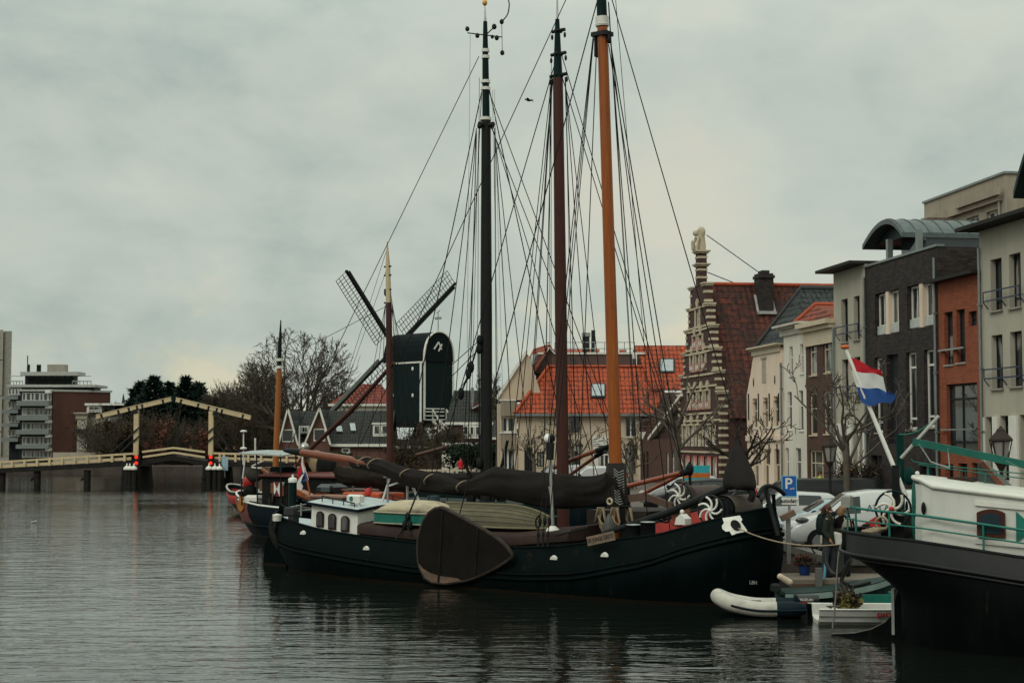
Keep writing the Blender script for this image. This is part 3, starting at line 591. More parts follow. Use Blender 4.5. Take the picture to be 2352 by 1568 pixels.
# spire with a seated lion of stone holding a shield
q = MB(); q.box(xc - .34, xc + .34, -.04, .52, 12.95, 15.1); q.build('spire', sgb, h)
q = MB()
for z, w in [(13.45, .37), (13.95, .37), (14.75, .39)]: q.box(xc - w, xc + w, -.08, .56, z, z + .14)
for z in (14.25, 15.1): q.box(xc - .56, xc + .56, -.24, .74, z + .08, z + .17); q.box(xc - .44, xc + .44, -.14, .62, z - .03, z + .078)
q.build('spire_band', stone, h)
q = MB(); z = 15.3
q.loft([[V((xc + .04 + cos(a) * rx, .25 + sin(a) * ry, zz)) for a in [2 * pi * k / 10 for k in range(10)]] for rx, ry, zz in [(.26, .28, z), (.3, .3, z + .2), (.24, .26, z + .55), (.2, .21, z + .9), (.25, .26, z + 1.05), (.22, .27, z + 1.3), (.15, .18, z + 1.48), (.05, .06, z + 1.54)]])
q.ball((xc - .12, -.05, z + 1.12), (.2, .24, .2), 8, 6); q.tube([(xc - .3, 0, z + .9), (xc - .42, -.12, z + .5), (xc - .36, -.14, z + .02)], [.1, .08, .11], 6); q.tube([(xc + .3, 0, z + .85), (xc + .36, -.1, z + .4), (xc + .3, -.14, z + .02)], [.1, .08, .11], 6)
q.prism([(xc - .32, z + .05), (xc + .1, z + .02), (xc + .12, z + .55), (xc - .1, z + .68), (xc - .34, z + .55)], -.34, -.24); q.build('lion_statue', stone, h)
rt = tiles('old_red_tiles', (.13, .033, .021), (.03, .015, .013), (.18, .044, .023), .4, .42, 'y', .85, (.03, .018, .016), 1)
q = MB(); q.add([(W1 + .25, .46, 4.4), (W1 + .25, 16.2, 4.4), (xc, 16.2, 13.1), (xc, .46, 13.1)], [(0, 1, 2, 3)]); q.add([(W0 - .25, .46, 4.4), (W0 - .25, 16.2, 4.4), (xc, 16.2, 13.1), (xc, .46, 13.1)], [(0, 1, 2, 3)]); ro = q.build('roof', rt, h)
q = MB(); q.tube([(xc, .46, 13.13), (xc, 16.2, 13.13)], .14, 6); q.build('ridge_tiles', mat('orange_ridge', (.36, .07, .03), .7), ro)
pc = f.onx(*pv('E', 575, 400), xc + .6); q = MB(); q.box(xc + .1, xc + 1.2, pc.y - .48, pc.y + .48, 11.2, 13.75); q.box(xc, xc + 1.3, pc.y - .55, pc.y + .55, 13.45, 13.62); q.box(xc + .2, xc + 1.1, pc.y - .25, pc.y + .25, 13.75, 13.95)
ch = q.build('chimney', dkbr, ro); q = MB(); q.box(xc + 1.15, xc + 1.45, pc.y - .6, pc.y + .6, 11.1, 11.3); q.beam((xc + 1.25, pc.y - .55, 11.1), (xc + .5, pc.y - .55, 12.4), .16, .05); q.beam((xc + 1.25, pc.y + .55, 11.1), (xc + .5, pc.y + .55, 12.4), .16, .05); q.build('lead_flashing', mat('lead', (.36, .36, .35), .5), ch)
q = MB(); q.tube([(xc + .05, .6, 16.3), (xc + .05, 5.2, 13.15)], .03, 4); q.tube([(xc, .6, 13.9), (xc, 2.6, 13.15)], .03, 4); q.build('stay_rod', iron, h)
for fr_, x_, z_, hh in ((FB, .12, 1, 9.5), (FD, .1, 1, 11.5), (FD, FD.v('G', 606, 800).x, 1, 11.5), (FA, .15, 1, 11.4), (FN, FN.px(1799, 1000).x, 1, 8.2)):
    q = MB(); q.tube([(x_, -.1, 0), (x_, -.1, hh - 1)], .055, 6); [q.box(x_ - .08, x_ + .08, -.17, -.02, k * 2.4 + 1, k * 2.4 + 1.06) for k in range(int(hh / 2.6))]; q.build('drainpipe', zinc, {id(FB): HB, id(FD): HD, id(FA): HA, id(FN): HN}[id(fr_)])
# --- low brown-roofed house and narrow white house left of it
f = row_frame(1470); Z0 = zrow(1470); brt = tiles('brown_tiles', (.10, .045, .032), (.075, .035, .027), (.13, .06, .04), .27, .3, 'x', .5)
h = thing('gabled_house', 'low brick house with a steep brown roof and white bargeboard', 'house', f.o, f.a); FG = f; gx0, gx1 = 0, f.px(1557, 1000).x - .2
ap = f.v('C', 1840, 665, 0); ea = f.v('C', 1580, 1090, 0)
wr = wset(0, 0, 0, 1, 1); xm = gx1 - .3; zr = ap.z; z0 = ea.z
mb = MB(); ww = [(.8, 1.5, .3, 2.2), (2.0, 2.7, .3, 2.2), (gx1 - 3.2, gx1 - 2.4, .6, 2.2), (gx1 - 1.6, gx1 - .8, .6, 2.2)]; facade(mb, 0, gx1, -.1, z0, ww, rev=.18); body(mb, 0, gx1, z0, 7, z0=-.1); mb.build('wall', brbr, h)
for r in ww[:2]: window(h, r, dkfr, gls, .1, .06, (), (.7,))
for r in ww[2:]: window(h, r, wht, gls, .1, .07, (.5,), (.35, .7))
q = MB(); q.prism([(-.3, -.0 + z0 - .05), (gx1 - .02, z0 - .05), (gx1 - .02, zr - .3), (gx1 * .55, zr)], .25, 7, plane='xz'); q.build('roof', brt, h)
a = f.v('C', 1575, 1090, .1); b = f.v('C', 1860, 710, .1); q = MB(); q.beam((a.x, .1, a.z), (b.x, .1, b.z), .2, .55, up=(0, 1, 0)); q.build('bargeboard', wht, h)
f = row_frame(1412); x1 = f.px(1470, 1000).x - .01; h = thing('rendered_house', 'low white house with a tall dark window beside the brown roofed house', 'house', f.o, f.a)
zt = f.v('C', 1340, 1030).z; ww = [rect(f, 'C', 1365, 1180, 1395, 1450), rect(f, 'C', 1350, 1060, 1372, 1120)]; ww = [(max(r[0], .2), max(r[1], 1.0), r[2], r[3]) for r in ww]
mb = MB(); facade(mb, 0, x1, -.1, zt, ww[:1], rev=.2); body(mb, 0, x1, zt, 6, z0=-.1); mb.build('wall', whr, h); window(h, ww[0], dkfr, gls, .1, .06, (), (.3,), bw=.07)
q = MB(); q.prism([(-.2, zt), (x1, zt), (x1, zt + 1.2), (x1 * .4, zt + 1.2)], .0, 6); q.build('roof', brt, h); cornice(h, 0, x1 - .3, zt, .3, wht, .2)
# ------------------------------------------------------------------ trees and bushes
bark = mat('dark_bark', (.045, .038, .03), .9, var=.3, scale=6); bark2 = mat('grey_brown_bark', (.10, .085, .068), .9, var=.3, scale=6); barkf = mat('far_brown_bark', (.062, .05, .036), .9, var=.3)
def grow(mb, p, d, L, r, depth, rng, P, rmin):
    n = P.get('seg', 4); pts = [p]; rr = [r]; dd = d.normalized()
    E = P.get('_e')
    for i in range(n):
        if E and i and ((pts[-1].x / E[0]) ** 2 + (pts[-1].y / E[0]) ** 2 + ((pts[-1].z - E[2]) / E[1]) ** 2) > 1.0 + .12 * rng.random(): break
        dd = (dd + V((rng.gauss(0, 1), rng.gauss(0, 1), rng.gauss(0, 1))) * P['wob'] + V((0, 0, P['up']))).normalized()
        pts.append(pts[-1] + dd * (L / n)); rr.append(max(rmin, lerp(r, r * P['tap'], (i + 1) / n)))
    n = len(pts) - 1
    if n < 1: return
    mb.tube(pts, rr, 6 if r > .12 else (4 if r > .04 else 3), 0, False)
    if depth == 0: return
    k = P['kids'][min(depth, len(P['kids']) - 1)]
    for i in range(k):
        t = lerp(P['from'], 1, (i + rng.random() * .7) / k); j = min(n - 1, int(t * n)); q = pts[j].lerp(pts[j + 1], t * n - j)
        ax = (pts[j + 1] - pts[j]).normalized(); a = rng.uniform(0, 2 * pi); o = ax.orthogonal().normalized(); o.rotate(Matrix.Rotation(a, 3, ax))
        sp = rng.uniform(*P['spread']); nd_ = ax * cos(sp) + o * sin(sp)
        if P.get('flat'): nd_.y *= P['flat']
        grow(mb, q, nd_, L * rng.uniform(*P['len']), max(rmin, rr[j] * rng.uniform(*P['rad'])), depth - 1, rng, P, rmin)
def bare_tree(name, label, loc, H, trunkr, seed, P, depth, rmin=.02, m=None, group=None, lean=(0, 0)):
    rng = random.Random(seed); t = thing(name, label, 'tree', loc, 0, group); P = dict(P)
    if P.get('env'): P['_e'] = (H * P['env'][0], H * P['env'][1], H * (1 - P['env'][1]))
    th = H * P['trunk']; mb = MB(); pts = [V((0, 0, -.3)), V((rng.gauss(0, .05), rng.gauss(0, .05), th * .5)), V((lean[0] * th, lean[1] * th, th))]
    mb.tube(pts, [trunkr * 1.25, trunkr, trunkr * .85], 8, 0, False); mb.build('trunk', m or bark, t, norm=False)
    mb = MB(); n = P['limbs']
    for i in range(n):
        a = 2 * pi * (i + rng.random() * .6) / n; sp = rng.uniform(*P['lspread']); z = lerp(th * P.get('low', .75), th, (i + .5) / n)
        grow(mb, pts[1].lerp(pts[2], max(0, (z - th * .5) / (th * .5))), V((cos(a) * sin(sp), sin(a) * sin(sp), cos(sp))), (H - z) * rng.uniform(*P['llen']), trunkr * rng.uniform(.4, .62), depth, rng, P, rmin)
    mb.build('crown', m or bark, t, norm=False); return t
ROUND = dict(trunk=.28, limbs=8, lspread=(.15, .95), llen=(.42, .58), wob=.13, up=.05, tap=.35, kids=[0, 4, 5, 5, 5, 5], spread=(.3, .85), len=(.45, .68), rad=(.5, .75), low=.7)
ROUND['from'] = .25; ROUND['env'] = (.44, .41)
POPL = dict(trunk=.5, limbs=16, lspread=(.2, .5), llen=(.3, .45), wob=.08, up=.13, tap=.3, kids=[0, 5, 6, 6], spread=(.25, .6), len=(.4, .6), rad=(.45, .6), low=.25); POPL['from'] = .15
STREET = dict(trunk=.45, limbs=8, lspread=(.4, 1.4), llen=(.45, .75), wob=.15, up=.08, tap=.4, kids=[0, 3, 3, 3], spread=(.45, 1.05), len=(.34, .55), rad=(.45, .65), low=.55, seg=5); STREET['from'] = .35
SCRUB = dict(trunk=.08, limbs=16, lspread=(.1, .9), llen=(.5, .8), wob=.15, up=.06, tap=.4, kids=[0, 5, 6, 6], spread=(.3, .9), len=(.4, .6), rad=(.5, .7), low=.5); SCRUB['from'] = .12
leafd = mat('dark_conifer_green', (.010, .022, .016), .8, var=.5, scale=1.2); leafb = mat('brown_leaves', (.05, .036, .022), .9, var=.45, scale=1.5); leafr = mat('russet_leaves', (.095, .034, .02), .9, var=.4, scale=1.5); leafo = mat('olive_leaves', (.033, .037, .02), .85, var=.45, scale=1.5); leafg = mat('dark_hedge_green', (.013, .022, .011), .85, var=.5, scale=2)
def leaf_cloud(mb, rng, c, R, n, s, shape=None, m=0):
    c = V(c); lobes = [(V((rng.uniform(-.75, .75) * R[0], rng.uniform(-.75, .75) * R[1], rng.uniform(-.6, .85) * R[2])), rng.uniform(.25, .5)) for _ in range(11)]
    for i in range(n):
        lo, k = rng.choice(lobes); q = V((rng.gauss(0, 1), rng.gauss(0, 1), rng.gauss(0, 1))).normalized() * rng.random() ** .45
        p = c + lo + V((q.x * R[0] * k, q.y * R[1] * k, q.z * R[2] * k)); a = V((rng.gauss(0, 1), rng.gauss(0, 1), rng.gauss(0, .7))).normalized() * s * rng.uniform(.6, 1.5); b = a.orthogonal().normalized() * s * rng.uniform(.4, 1)
        mb.add([p - a, p + b, p + a, p - b], [(0, 1, 2, 3)], m)
def bush(name, label, loc, R, seed, m, n=900, s=.14, group=None, twigs=True, cat='shrub', tm=None):
    rng = random.Random(seed); t = thing(name, label, cat, loc, 0, group)
    if twigs:
        mb = MB()
        for i in range(14):
            a = rng.uniform(0, 2 * pi); sp = rng.uniform(.1, .8); grow(mb, V((rng.uniform(-.4, .4) * R[0], rng.uniform(-.4, .4) * R[1], 0)), V((cos(a) * sin(sp), sin(a) * sin(sp), cos(sp))), R[2] * rng.uniform(1.2, 1.9), .05 * R[2] / 2, 2, rng, SCRUB, .018)
        mb.build('stems', tm or barkf, t, norm=False)
    mb = MB(); leaf_cloud(mb, rng, (0, 0, R[2]), R, n, s); mb.build('foliage', m, t, norm=False); return t
def conifer(label, loc, H, R, seed, m=None):
    rng = random.Random(seed); t = thing('conifer_tree', label, 'tree', loc, 0, 'conifers behind the drawbridge'); mb = MB(); mb.tube([(0, 0, -.3), (0, 0, H * .6), (0, 0, H)], [.35, .2, .03], 6, 0, False); mb.build('trunk', bark, t, norm=False)
    mb = MB(); z = .4
    while z < H:
        f = (1 - z / H); k = max(4, int(22 * f) + 3); rad = R * (f ** .9) * rng.uniform(.75, 1.2) + .12
        for i in range(k):
            a = 2 * pi * i / k + rng.uniform(-.3, .3); L = rad * rng.uniform(.65, 1.15)
            for j in range(7):
                u = (j + 1) / 7; p = V((cos(a) * L * u, sin(a) * L * u, z + .35 * L * u * (1 - u) * 2 - .3 * L * u * u + (.35 * L * u if u > .7 else 0)))
                for _ in range(4):
                    d = V((cos(a) + rng.gauss(0, .6), sin(a) + rng.gauss(0, .6), rng.gauss(.3, .4))).normalized() * rng.uniform(.35, .95); w = d.orthogonal().normalized() * rng.uniform(.1, .25)
                    mb.add([p - w, p + d, p + w], [(0, 1, 2)])
        z += .42 + .3 * f
    mb.build('crown', m or leafd, t, norm=False)
def gp(px, Y, z=1.0): p = at(px, 1000, Y); return (p.x, Y, z)
def hgt(py, Y): return at(1176, py, Y).z - 1.0
Cf = [(320, 200, 880, 5.2), (352, 196, 866, 6.2), (388, 202, 882, 5.6), (427, 198, 868, 5.0), (456, 205, 880, 4.6), (300, 192, 925, 3.6)]
lbl = ['dark conifer with a pointed top left of the bridge portal', 'tallest dark conifer behind the left drawbridge portal', 'dark conifer behind the rising arm of the left drawbridge beam', 'dark conifer right of the gap between the two bridge beams', 'small dark conifer beside the bare poplars', 'low dark conifer in front of the pale villa']
for i, (px, Y, py, R) in enumerate(Cf): conifer(lbl[i], gp(px, Y), hgt(py, Y), R, 50 + i)
for i, (px, Y, py) in enumerate([(497, 215, 832), (521, 218, 828), (543, 214, 826)]):
    bare_tree('poplar_tree', ['bare slender poplar nearest the conifers', 'bare slender poplar in the middle of the three', 'bare slender poplar nearest the big bare tree'][i], gp(px, Y), hgt(py, Y), .28, 70 + i, POPL, 2, .03, barkf, 'bare poplars behind the bridge')
BIG = dict(ROUND, trunk=.24, limbs=10, kids=[0, 4, 4, 4, 4], wob=.1, up=.03, len=(.5, .72), env=(.52, .42), llen=(.5, .66), lspread=(.1, 1.15)); BIG['from'] = .3
bare_tree('bare_tree', 'large bare tree with a round crown behind the slim orange mast', gp(690, 184), hgt(768, 184), .5, 7, BIG, 4, .028, barkf)
bare_tree('bare_tree', 'bare tree between the poplars and the large round one', gp(600, 196), hgt(815, 196), .35, 23, ROUND, 4, .022, barkf)
bare_tree('bare_tree', 'lower bare tree beside the red roof behind the windmill', gp(772, 196), hgt(862, 196), .35, 15, ROUND, 4, .025, barkf)
bare_tree('bare_tree', 'hazy bare tree behind the balcony block', gp(1150, 190), hgt(846, 190), .4, 31, ROUND, 4, .03, bark2)
rs_ = random.Random(5)
BK = ['brown leafless bush behind the drawbridge']
for i in range(26):
    px = 232 + i * 16.5 + rs_.uniform(-9, 9); Y = rs_.uniform(184, 192); m = [leafb, leafb, leafo, leafb, leafr][i % 5]
    if 1 < i < 5: m = leafb
    bush('bank_bush', {0: 'brown', 1: 'brown', 2: 'olive', 3: 'brown', 4: 'russet'}[i % 5] + ' winter bush growing on the far bank behind the drawbridge', gp(px, Y, .9), (rs_.uniform(1.3, 2.1), 1.3, rs_.uniform(1.6, 3.0) if px < 520 else rs_.uniform(2, 3.4)), 100 + i, m, 800, .13, ['brown', 'brown', 'olive', 'brown', 'russet'][i % 5] + ' bushes on the far bank')
bush('russet_tree', 'round russet tree behind the raised middle of the bridge, nearer the left portal', gp(362, 183), (1.7, 1.5, 2.5), 201, leafr, 1500, .15, cat='tree')
bush('russet_tree', 'lower russet tree behind the bridge, nearer the right portal', gp(452, 183), (1.6, 1.4, 1.9), 202, leafr, 1200, .15, cat='tree')
bush('brown_hedge_tree', 'brown bushy tree in front of the pale villa', gp(262, 182), (2.6, 1.8, 2.6), 203, leafb, 2200, .16, cat='tree')
for i in range(9):
    px = 470 + 22 * i; Y = 200 + (i % 3) * 4
    bare_tree('bare_tree', 'bare brown tree in the thicket between the bridge and the gabled houses', gp(px, Y), hgt(885 + (i * 37 % 50), Y), .22, 300 + i, ROUND, 4, .028, barkf, 'bare trees of the far thicket')
wd_ = MB(); rng = random.Random(9)          # the far wood behind the thicket, one brown mass
for i in range(5200):
    x = rng.uniform(-63, -24); Y = rng.uniform(206, 222); h_ = 4.5 + 5.5 * (mnoise.noise(V((x * .12, 1, 0))) * .5 + .5); z = 1 + h_ * rng.random() ** .8
    a = V((rng.gauss(0, .5), rng.gauss(0, .5), rng.gauss(.2, .5))).normalized() * rng.uniform(.3, .9); b = a.orthogonal().normalized() * rng.uniform(.05, .25); p = V((x, Y, z)); wd_.add([p - b, p + a, p + b], [(0, 1, 2)])
o = wd_.build('far_wood', leafb, kind='stuff', label='brown winter wood beyond the bridge', norm=False)

# ------------------------------------------------------------------ wooden drawbridge
BY = 135.0; BF = Frame((0, BY, 0), 0); brc = mat('buff_bridge_paint', (.57, .45, .27), .55, var=.08, dirt=.25, dcol=(.2, .15, .1)); brd = mat('dark_bridge_timber', (.022, .02, .018), .75, var=.3)
br = thing('drawbridge', 'buff wooden drawbridge with raised balance beams across the canal', 'bridge', (-29, BY, 0)); BO = V((-29, BY, 0))
def bp(x, y, yl=0): return BF.v('A', x, y, yl) + V((0, BY, 0)) - BO + V((0, 0, 0))
def bbeam(name, x0, y0, x1, y1, w, hh, yl, m, par=br): q = MB(); q.beam(bp(x0, y0, yl), bp(x1, y1, yl), w, hh); return q.build(name, m, par)
for yl in (0, 3.6):
    q = MB(); q.beam(bp(-260, 1305, yl), bp(1192, 1212, yl), .22, .17); q.beam(bp(-260, 1345, yl), bp(1130, 1257, yl), .12, .25); q.build('handrail', brc, br)
    for k in range(-2, 11):
        x = 108 + 107.6 * (k - 1) if k else 6; yt = lerp(1280, 1207, max(x, -260) / 1190); q = MB(); p = bp(x, yt + 4, yl); r = bp(x, yt + 98, yl); q.box(p.x - .1, p.x + .1, p.y - .1 - .12, p.y - .1 + .08, r.z, p.z); q.build('post', brc, br)
    q = MB(); q.beam(bp(1838, 1212, yl), bp(2700, 1236, yl), .22, .17); q.beam(bp(1838, 1252, yl), bp(2700, 1280, yl), .12, .22); q.build('handrail', brc, br)
    for x in (1895, 1930, 2030, 2140, 2250, 2360, 2470, 2580, 2690): p = bp(x, 1214 + (x - 1838) * .027, yl); q = MB(); q.box(p.x - .09, p.x + .09, p.y - .2, p.y, p.z - 1.12, p.z); q.build('post', brc, br)
    for a in ([(1225, 1200), (1490, 1166), (1527, 1169), (1765, 1202)], [(1230, 1245), (1490, 1207), (1527, 1210), (1765, 1247)]):
        q = MB(); pts = [bp(*c, yl) for c in a]
        for u, w in zip(pts, pts[1:]): q.beam(u, w, .14, .17)
        q.build('arched_rail', brc, br)
    for px_, top in ((1176, 845), (1819, 850)):
        q = MB(); p = bp(px_, top, yl); r = bp(px_, 1300, yl); q.box(p.x - .19, p.x + .19, p.y - .19, p.y + .19, r.z - .6, p.z); q.build('portal_post', brc, br)
    for a, b, yy in (((832, 900), (1470, 750), yl), ((1517, 753), (2157, 908), yl)):
        u, w = bp(*a, yy), bp(*b, yy); q = MB(); q.beam(u, w, .32, .34); q.build('balance_beam', brc, br)
        q = MB()
        for t in ((.07, .3, .44, .55, .62, .9)): p = u.lerp(w, t); d = (w - u).normalized() * .09; q.beam(p - d, p + d, .36, .39)
        q.beam(u.lerp(w, .5) + V((0, 0, -.32)), u.lerp(w, .56) + V((0, 0, -.32)), .5, .35); q.build('iron_strap', iron, br)
        q = MB(); q.beam(u + V((0, 0, .2)), w + V((0, 0, .2)), .38, .05); q.build('capping', brc, br)
    for a, b in (((1440, 770), (1448, 1180)), ((1560, 775), (1524, 1180))): q = MB(); q.tube([bp(*a, yl), bp(*b, yl)], .035, 4); q.build('chain', iron, br)
for px_, top in ((1176, 860), (1819, 865)):
    p = bp(px_, top + 25, 0); p2 = bp(px_, top + 25, 3.6); q = MB(); q.beam(p + V((0, .2, 0)), p2 - V((0, .2, 0)), .3, .35); q.build('crossbeam', brc, br)
for a, b in (((1158, 1040), (960, 1205)), ((1158, 1095), (1040, 1205)), ((1836, 1010), (1990, 1190)), ((1836, 1085), (1930, 1200))): q = MB(); q.tube([bp(*a, 0), bp(*b, 0)], .07, 5); q.build('stay', iron, br)
for x, y in ((1176, 1015), (1176, 1090), (1819, 1015), (1819, 1090)): p = bp(x, y); q = MB(); q.beam(p + V((-.3, -.26, -.25)), p + V((.3, -.26, .25)), .1, .12); q.build('iron_band', iron, br)
q = MB(); pts = [bp(-260, 1385), bp(1195, 1305), bp(1490, 1260), bp(1790, 1312), bp(2700, 1330)]; 
for u, w in zip(pts, pts[1:]): q.loft([[u + V((0, a, b)) for a, b in ((-.25, -.12), (3.9, -.12), (3.9, .3), (-.25, .3))], [w + V((0, a, b)) for a, b in ((-.25, -.12), (3.9, -.12), (3.9, .3), (-.25, .3))]], sm=False)
q.build('deck', brd, br)
for x in (-170, 20, 322, 752):
    for yl in (.2, 3.3):
        p = bp(x, 1380, yl); q = MB(); q.lathe([(.3, -1.5), (.3, 1.35 if x > 100 else 1.2)], (p.x, p.y, 0), 8); q.beam((p.x - .55, p.y, .5), (p.x + .1, p.y, 1.0), .1, .12); q.build('pile', brd, br)
for x0, x1 in ((1075, 1210), (1765, 1925)):
    a, b = bp(x0, 1400), bp(x1, 1400); q = MB(); q.loft([[(a.x - .35, -.9, -1), (b.x + .2, -.9, -1), (b.x + .2, 4.4, -1), (a.x - .35, 4.4, -1)], [(a.x, -.5, 1.75), (b.x, -.5, 1.75), (b.x, 4.2, 1.75), (a.x, 4.2, 1.75)]], sm=False)
    for k in range(6): x = lerp(a.x + .1, b.x - .1, k / 5); q.box(x - .13, x + .13, -.95, -.75, -1, 1.9)
    q.box(a.x - .1, b.x + .1, -1.05, -.955, .7, .9); q.build('pier', brd, br)
for i, x in enumerate((1125, 1150, 1185, 1825, 1875, 1915)):        # mooring posts with white caps
    p = bp(x, 1326); l = thing('mooring_post', ['leftmost white capped mooring post at the left bridge pier', 'middle white capped mooring post at the left bridge pier', 'white capped mooring post right under the left red lights', 'white capped mooring post right under the right red lights', 'middle white capped mooring post at the right bridge pier', 'rightmost white capped mooring post at the right bridge pier'][i], 'mooring post', BO + V((p.x, -1.35, 0)), 0, 'mooring posts by the bridge piers')
    q = MB(); q.lathe([(.2, -1.5), (.19, p.z - .2)], n=8); q.build('pole', brd, l); q = MB(); q.lathe([(.28, p.z - .25), (.3, p.z - .12), (.18, p.z + .02), (.05, p.z + .08), (.06, p.z + .22), (.02, p.z + .3)], n=8); q.build('cap', wht, l)
redl = lampm('red_signal', (1, .03, .01), .7)
for i, x in enumerate((1185, 1823)):
    l = thing('traffic_light', ['red bridge signal pair on the left portal', 'red bridge signal pair on the right portal'][i], 'traffic light', BO + bp(x, 1330) + V((0, -.45, 0)))
    z0 = bp(x, 1330).z; q = MB(); q.box(-.28, .28, -.05, .2, bp(x, 1310).z - z0, bp(x, 1228).z - z0); q.build('housing', blk, l)
    for y in (1245, 1297): q = MB(); q.ball((0, -.07, bp(x, y).z - z0), (.16, .05, .16), 10, 6); q.build('lamp', redl, l)
    q = MB(); q.ball((0, -.06, bp(x, 1271).z - z0), (.16, .03, .16), 8, 4); q.build('dark_lamp', blk2, l)
p = bp(1942, 1300); q = MB(); q.box(-.28, .28, 0, .05, -.6, .6); q.T = None
sg = thing('bridge_sign', 'pale blue notice board on the bridge railing', 'sign', BO + V((p.x, -.4, p.z))); q.build('board', mat('pale_blue_board', (.3, .42, .48), .5), sg); q = MB(); q.box(-.05, .05, .06, .12, -1.2, .5); q.build('post', steel, sg)

# ------------------------------------------------------------------ post mill
k0 = pv('B', 1200, 1190); c0 = at(k0[0], k0[1], 157); MF = Frame((c0.x, c0.y, 1.0), radians(-46)); MWID = 3.9
ml = thing('windmill', 'dark green post windmill with white trim and lattice sails', 'windmill', MF.o, MF.a)
mgr = mat('mill_dark_green_boards', (.008, .017, .017), .6, var=.3, stretch=(6, 6, .2)); mro = mat('mill_roof_black', (.007, .012, .013), .75, var=.3)
xa = MF.v('B', 968, 1000).x; zb = MF.v('B', 1200, 1192).z; ze = MF.v('B', 1200, 805).z; zap = MF.onx(*pv('B', 1278, 618), 0).z; sp = MF.onx(*pv('B', 1203, 795), 0).z
q = MB(); q.box(xa, 0, 0, MWID, zb, ze); q.build('body', mgr, ml)
def arc(n=14, ex=0, dz=0):
    return [(-ex + (MWID + 2 * ex) * (.5 - .5 * cos(pi * i / n)), ze + dz + (zap - ze) * (sin(pi * i / n) ** .75)) for i in range(n + 1)]
q = MB(); A_ = arc(14, .06); q.loft([[(x, y, z) for y, z in A_] for x in (xa - .5, xa - .1, 0.12)], sm=False); q.build('roof', mro, ml)
q = MB()
for u, w in zip(A_, A_[1:]): q.beam((.16, *u), (.16, *w), .1, .22, up=(1, 0, 0))
q.box(.12, .2, -.08, .12, zb + .2, ze); q.box(.12, .2, MWID - .12, MWID + .08, zb + .2, ze); q.build('arch_trim', wht, ml)
q = MB(); q.box(xa, 0, -.06, -.004, ze - .16, ze); q.box(xa, xa + .22, -.06, -.004, zb, ze - .162); q.box(-.5, -.22, -.06, -.004, zb, ze - .162); q.build('white_trim', wht, ml)
q = MB()
for zx, zy in ((1133, 853), (1133, 1022), (1006, 1022)): p = MF.v('B', zx, zy); q.lathe([(.15, 0), (.15, .03), (.01, .04)], (0, 0, 0), 10) if False else q.ball((p.x, -.02, p.z), (.17, .05, .2), 10, 6)
q.build('round_plate', wht, ml)
pz = MF.onx(*pv('B', 1295, 700), 0); q = MB(); q.beam((.16, pz.y - .7, pz.z - .5), (.16, pz.y - .1, pz.z + .25), .12, .1, up=(1, 0, 0)); q.beam((.16, pz.y + .3, pz.z - .5), (.16, pz.y - .1, pz.z + .25), .12, .1, up=(1, 0, 0)); q.beam((.16, pz.y - .1, pz.z - .7), (.16, pz.y + .35, pz.z + .05), .12, .1, up=(1, 0, 0)); q.build('gable_frame', wht, ml)
q = MB(); q.tube([(0, MWID / 2, zap - .1), (0, MWID / 2, zap + 1.9)], .05, 5); q.box(-.5, .5, MWID / 2 - .03, MWID / 2 + .03, zap + 1.25, zap + 1.5); q.beam((-.25, MWID / 2, zap + 1.9), (.25, MWID / 2, zap + 2.15), .05, .08); q.build('weathervane', steel, ml)
q = MB(); q.tube([(xa / 2, MWID / 2, 0), (xa / 2, MWID / 2, zb + .3)], .55, 8)
for s in (-1, 1):
    for ax in (0, 1): d = V((s * 2.6, 0, 0)) if ax == 0 else V((0, s * 2.6, 0)); q.beam(V((xa / 2, MWID / 2, .2)) + d, V((xa / 2, MWID / 2, zb - .6)) + d * .12, .35, .35)
q.box(xa - .2, .2, -.2, MWID + .2, zb - .5, zb - .004); q.build('trestle', blk2, ml)
xs_ = xa - 1.1; hub = MF.onx(*pv('B', 1014, 722), xs_); q = MB(); q.tube([(xa + .3, hub.y, hub.z), (xs_ - .35, hub.y, hub.z)], [.35, .42], 8); q.build('windshaft', iron, ml)
sail_g = mat('sail_lattice', (.02, .026, .024), .6); tips = [MF.onx(*pv('B', *p), xs_) for p in ((710, 230), (1405, 310), (572, 1190))]
tl = sum(hypot(t.y - hub.y, t.z - hub.z) for t in tips) / 3; a0 = atan2(tips[0].z - hub.z, tips[0].y - hub.y); a1 = atan2(tips[1].z - hub.z, tips[1].y - hub.y)
for i in range(4):
    an = [a0, a1, a1 + pi, a0 + pi][i]; L = hypot(tips[i].y - hub.y, tips[i].z - hub.z) if i < 3 else tl
    d = V((0, cos(an), sin(an))); e = V((0, -sin(an), cos(an))); H0 = V((xs_, hub.y, hub.z))
    q = MB(); q.beam(H0, H0 + d * L, .2, .3, up=(1, 0, 0)); stk = q.build('sail_stock', blk2, ml)
    q = MB(); w = 1.75
    for k in range(23): p = H0 + d * lerp(L * .17, L * .99, k / 22); q.beam(p + e * .1, p + e * w, .045, .05, up=(1, 0, 0))
    for t in (.38, .72, 1.0): q.beam(H0 + d * L * .17 + e * w * t, H0 + d * L * .99 + e * w * t, .05, .055, up=(1, 0, 0))
    q.build('sail_lattice', sail_g, stk)
    q = MB(); q.beam(H0 + d * L * .2 - e * .3 + V((-.06, 0, 0)), H0 + d * L * .97 - e * .26 + V((-.06, 0, 0)), .05, .34, up=(0, e.y, e.z)); 
    for k in range(9): p = H0 + d * L * lerp(.22, .95, k / 8) + V((-.1, 0, 0)); q.beam(p, p - e * .42, .07, .05, up=(1, 0, 0))
    q.build('leading_board', mat('weathered_board', (.2, .21, .19), .7) if i == 2 else sail_g, stk)
def mon(x, y, xl): p = MF.onx(*pv('B', x, y), xl); return V((xl, p.y, p.z))
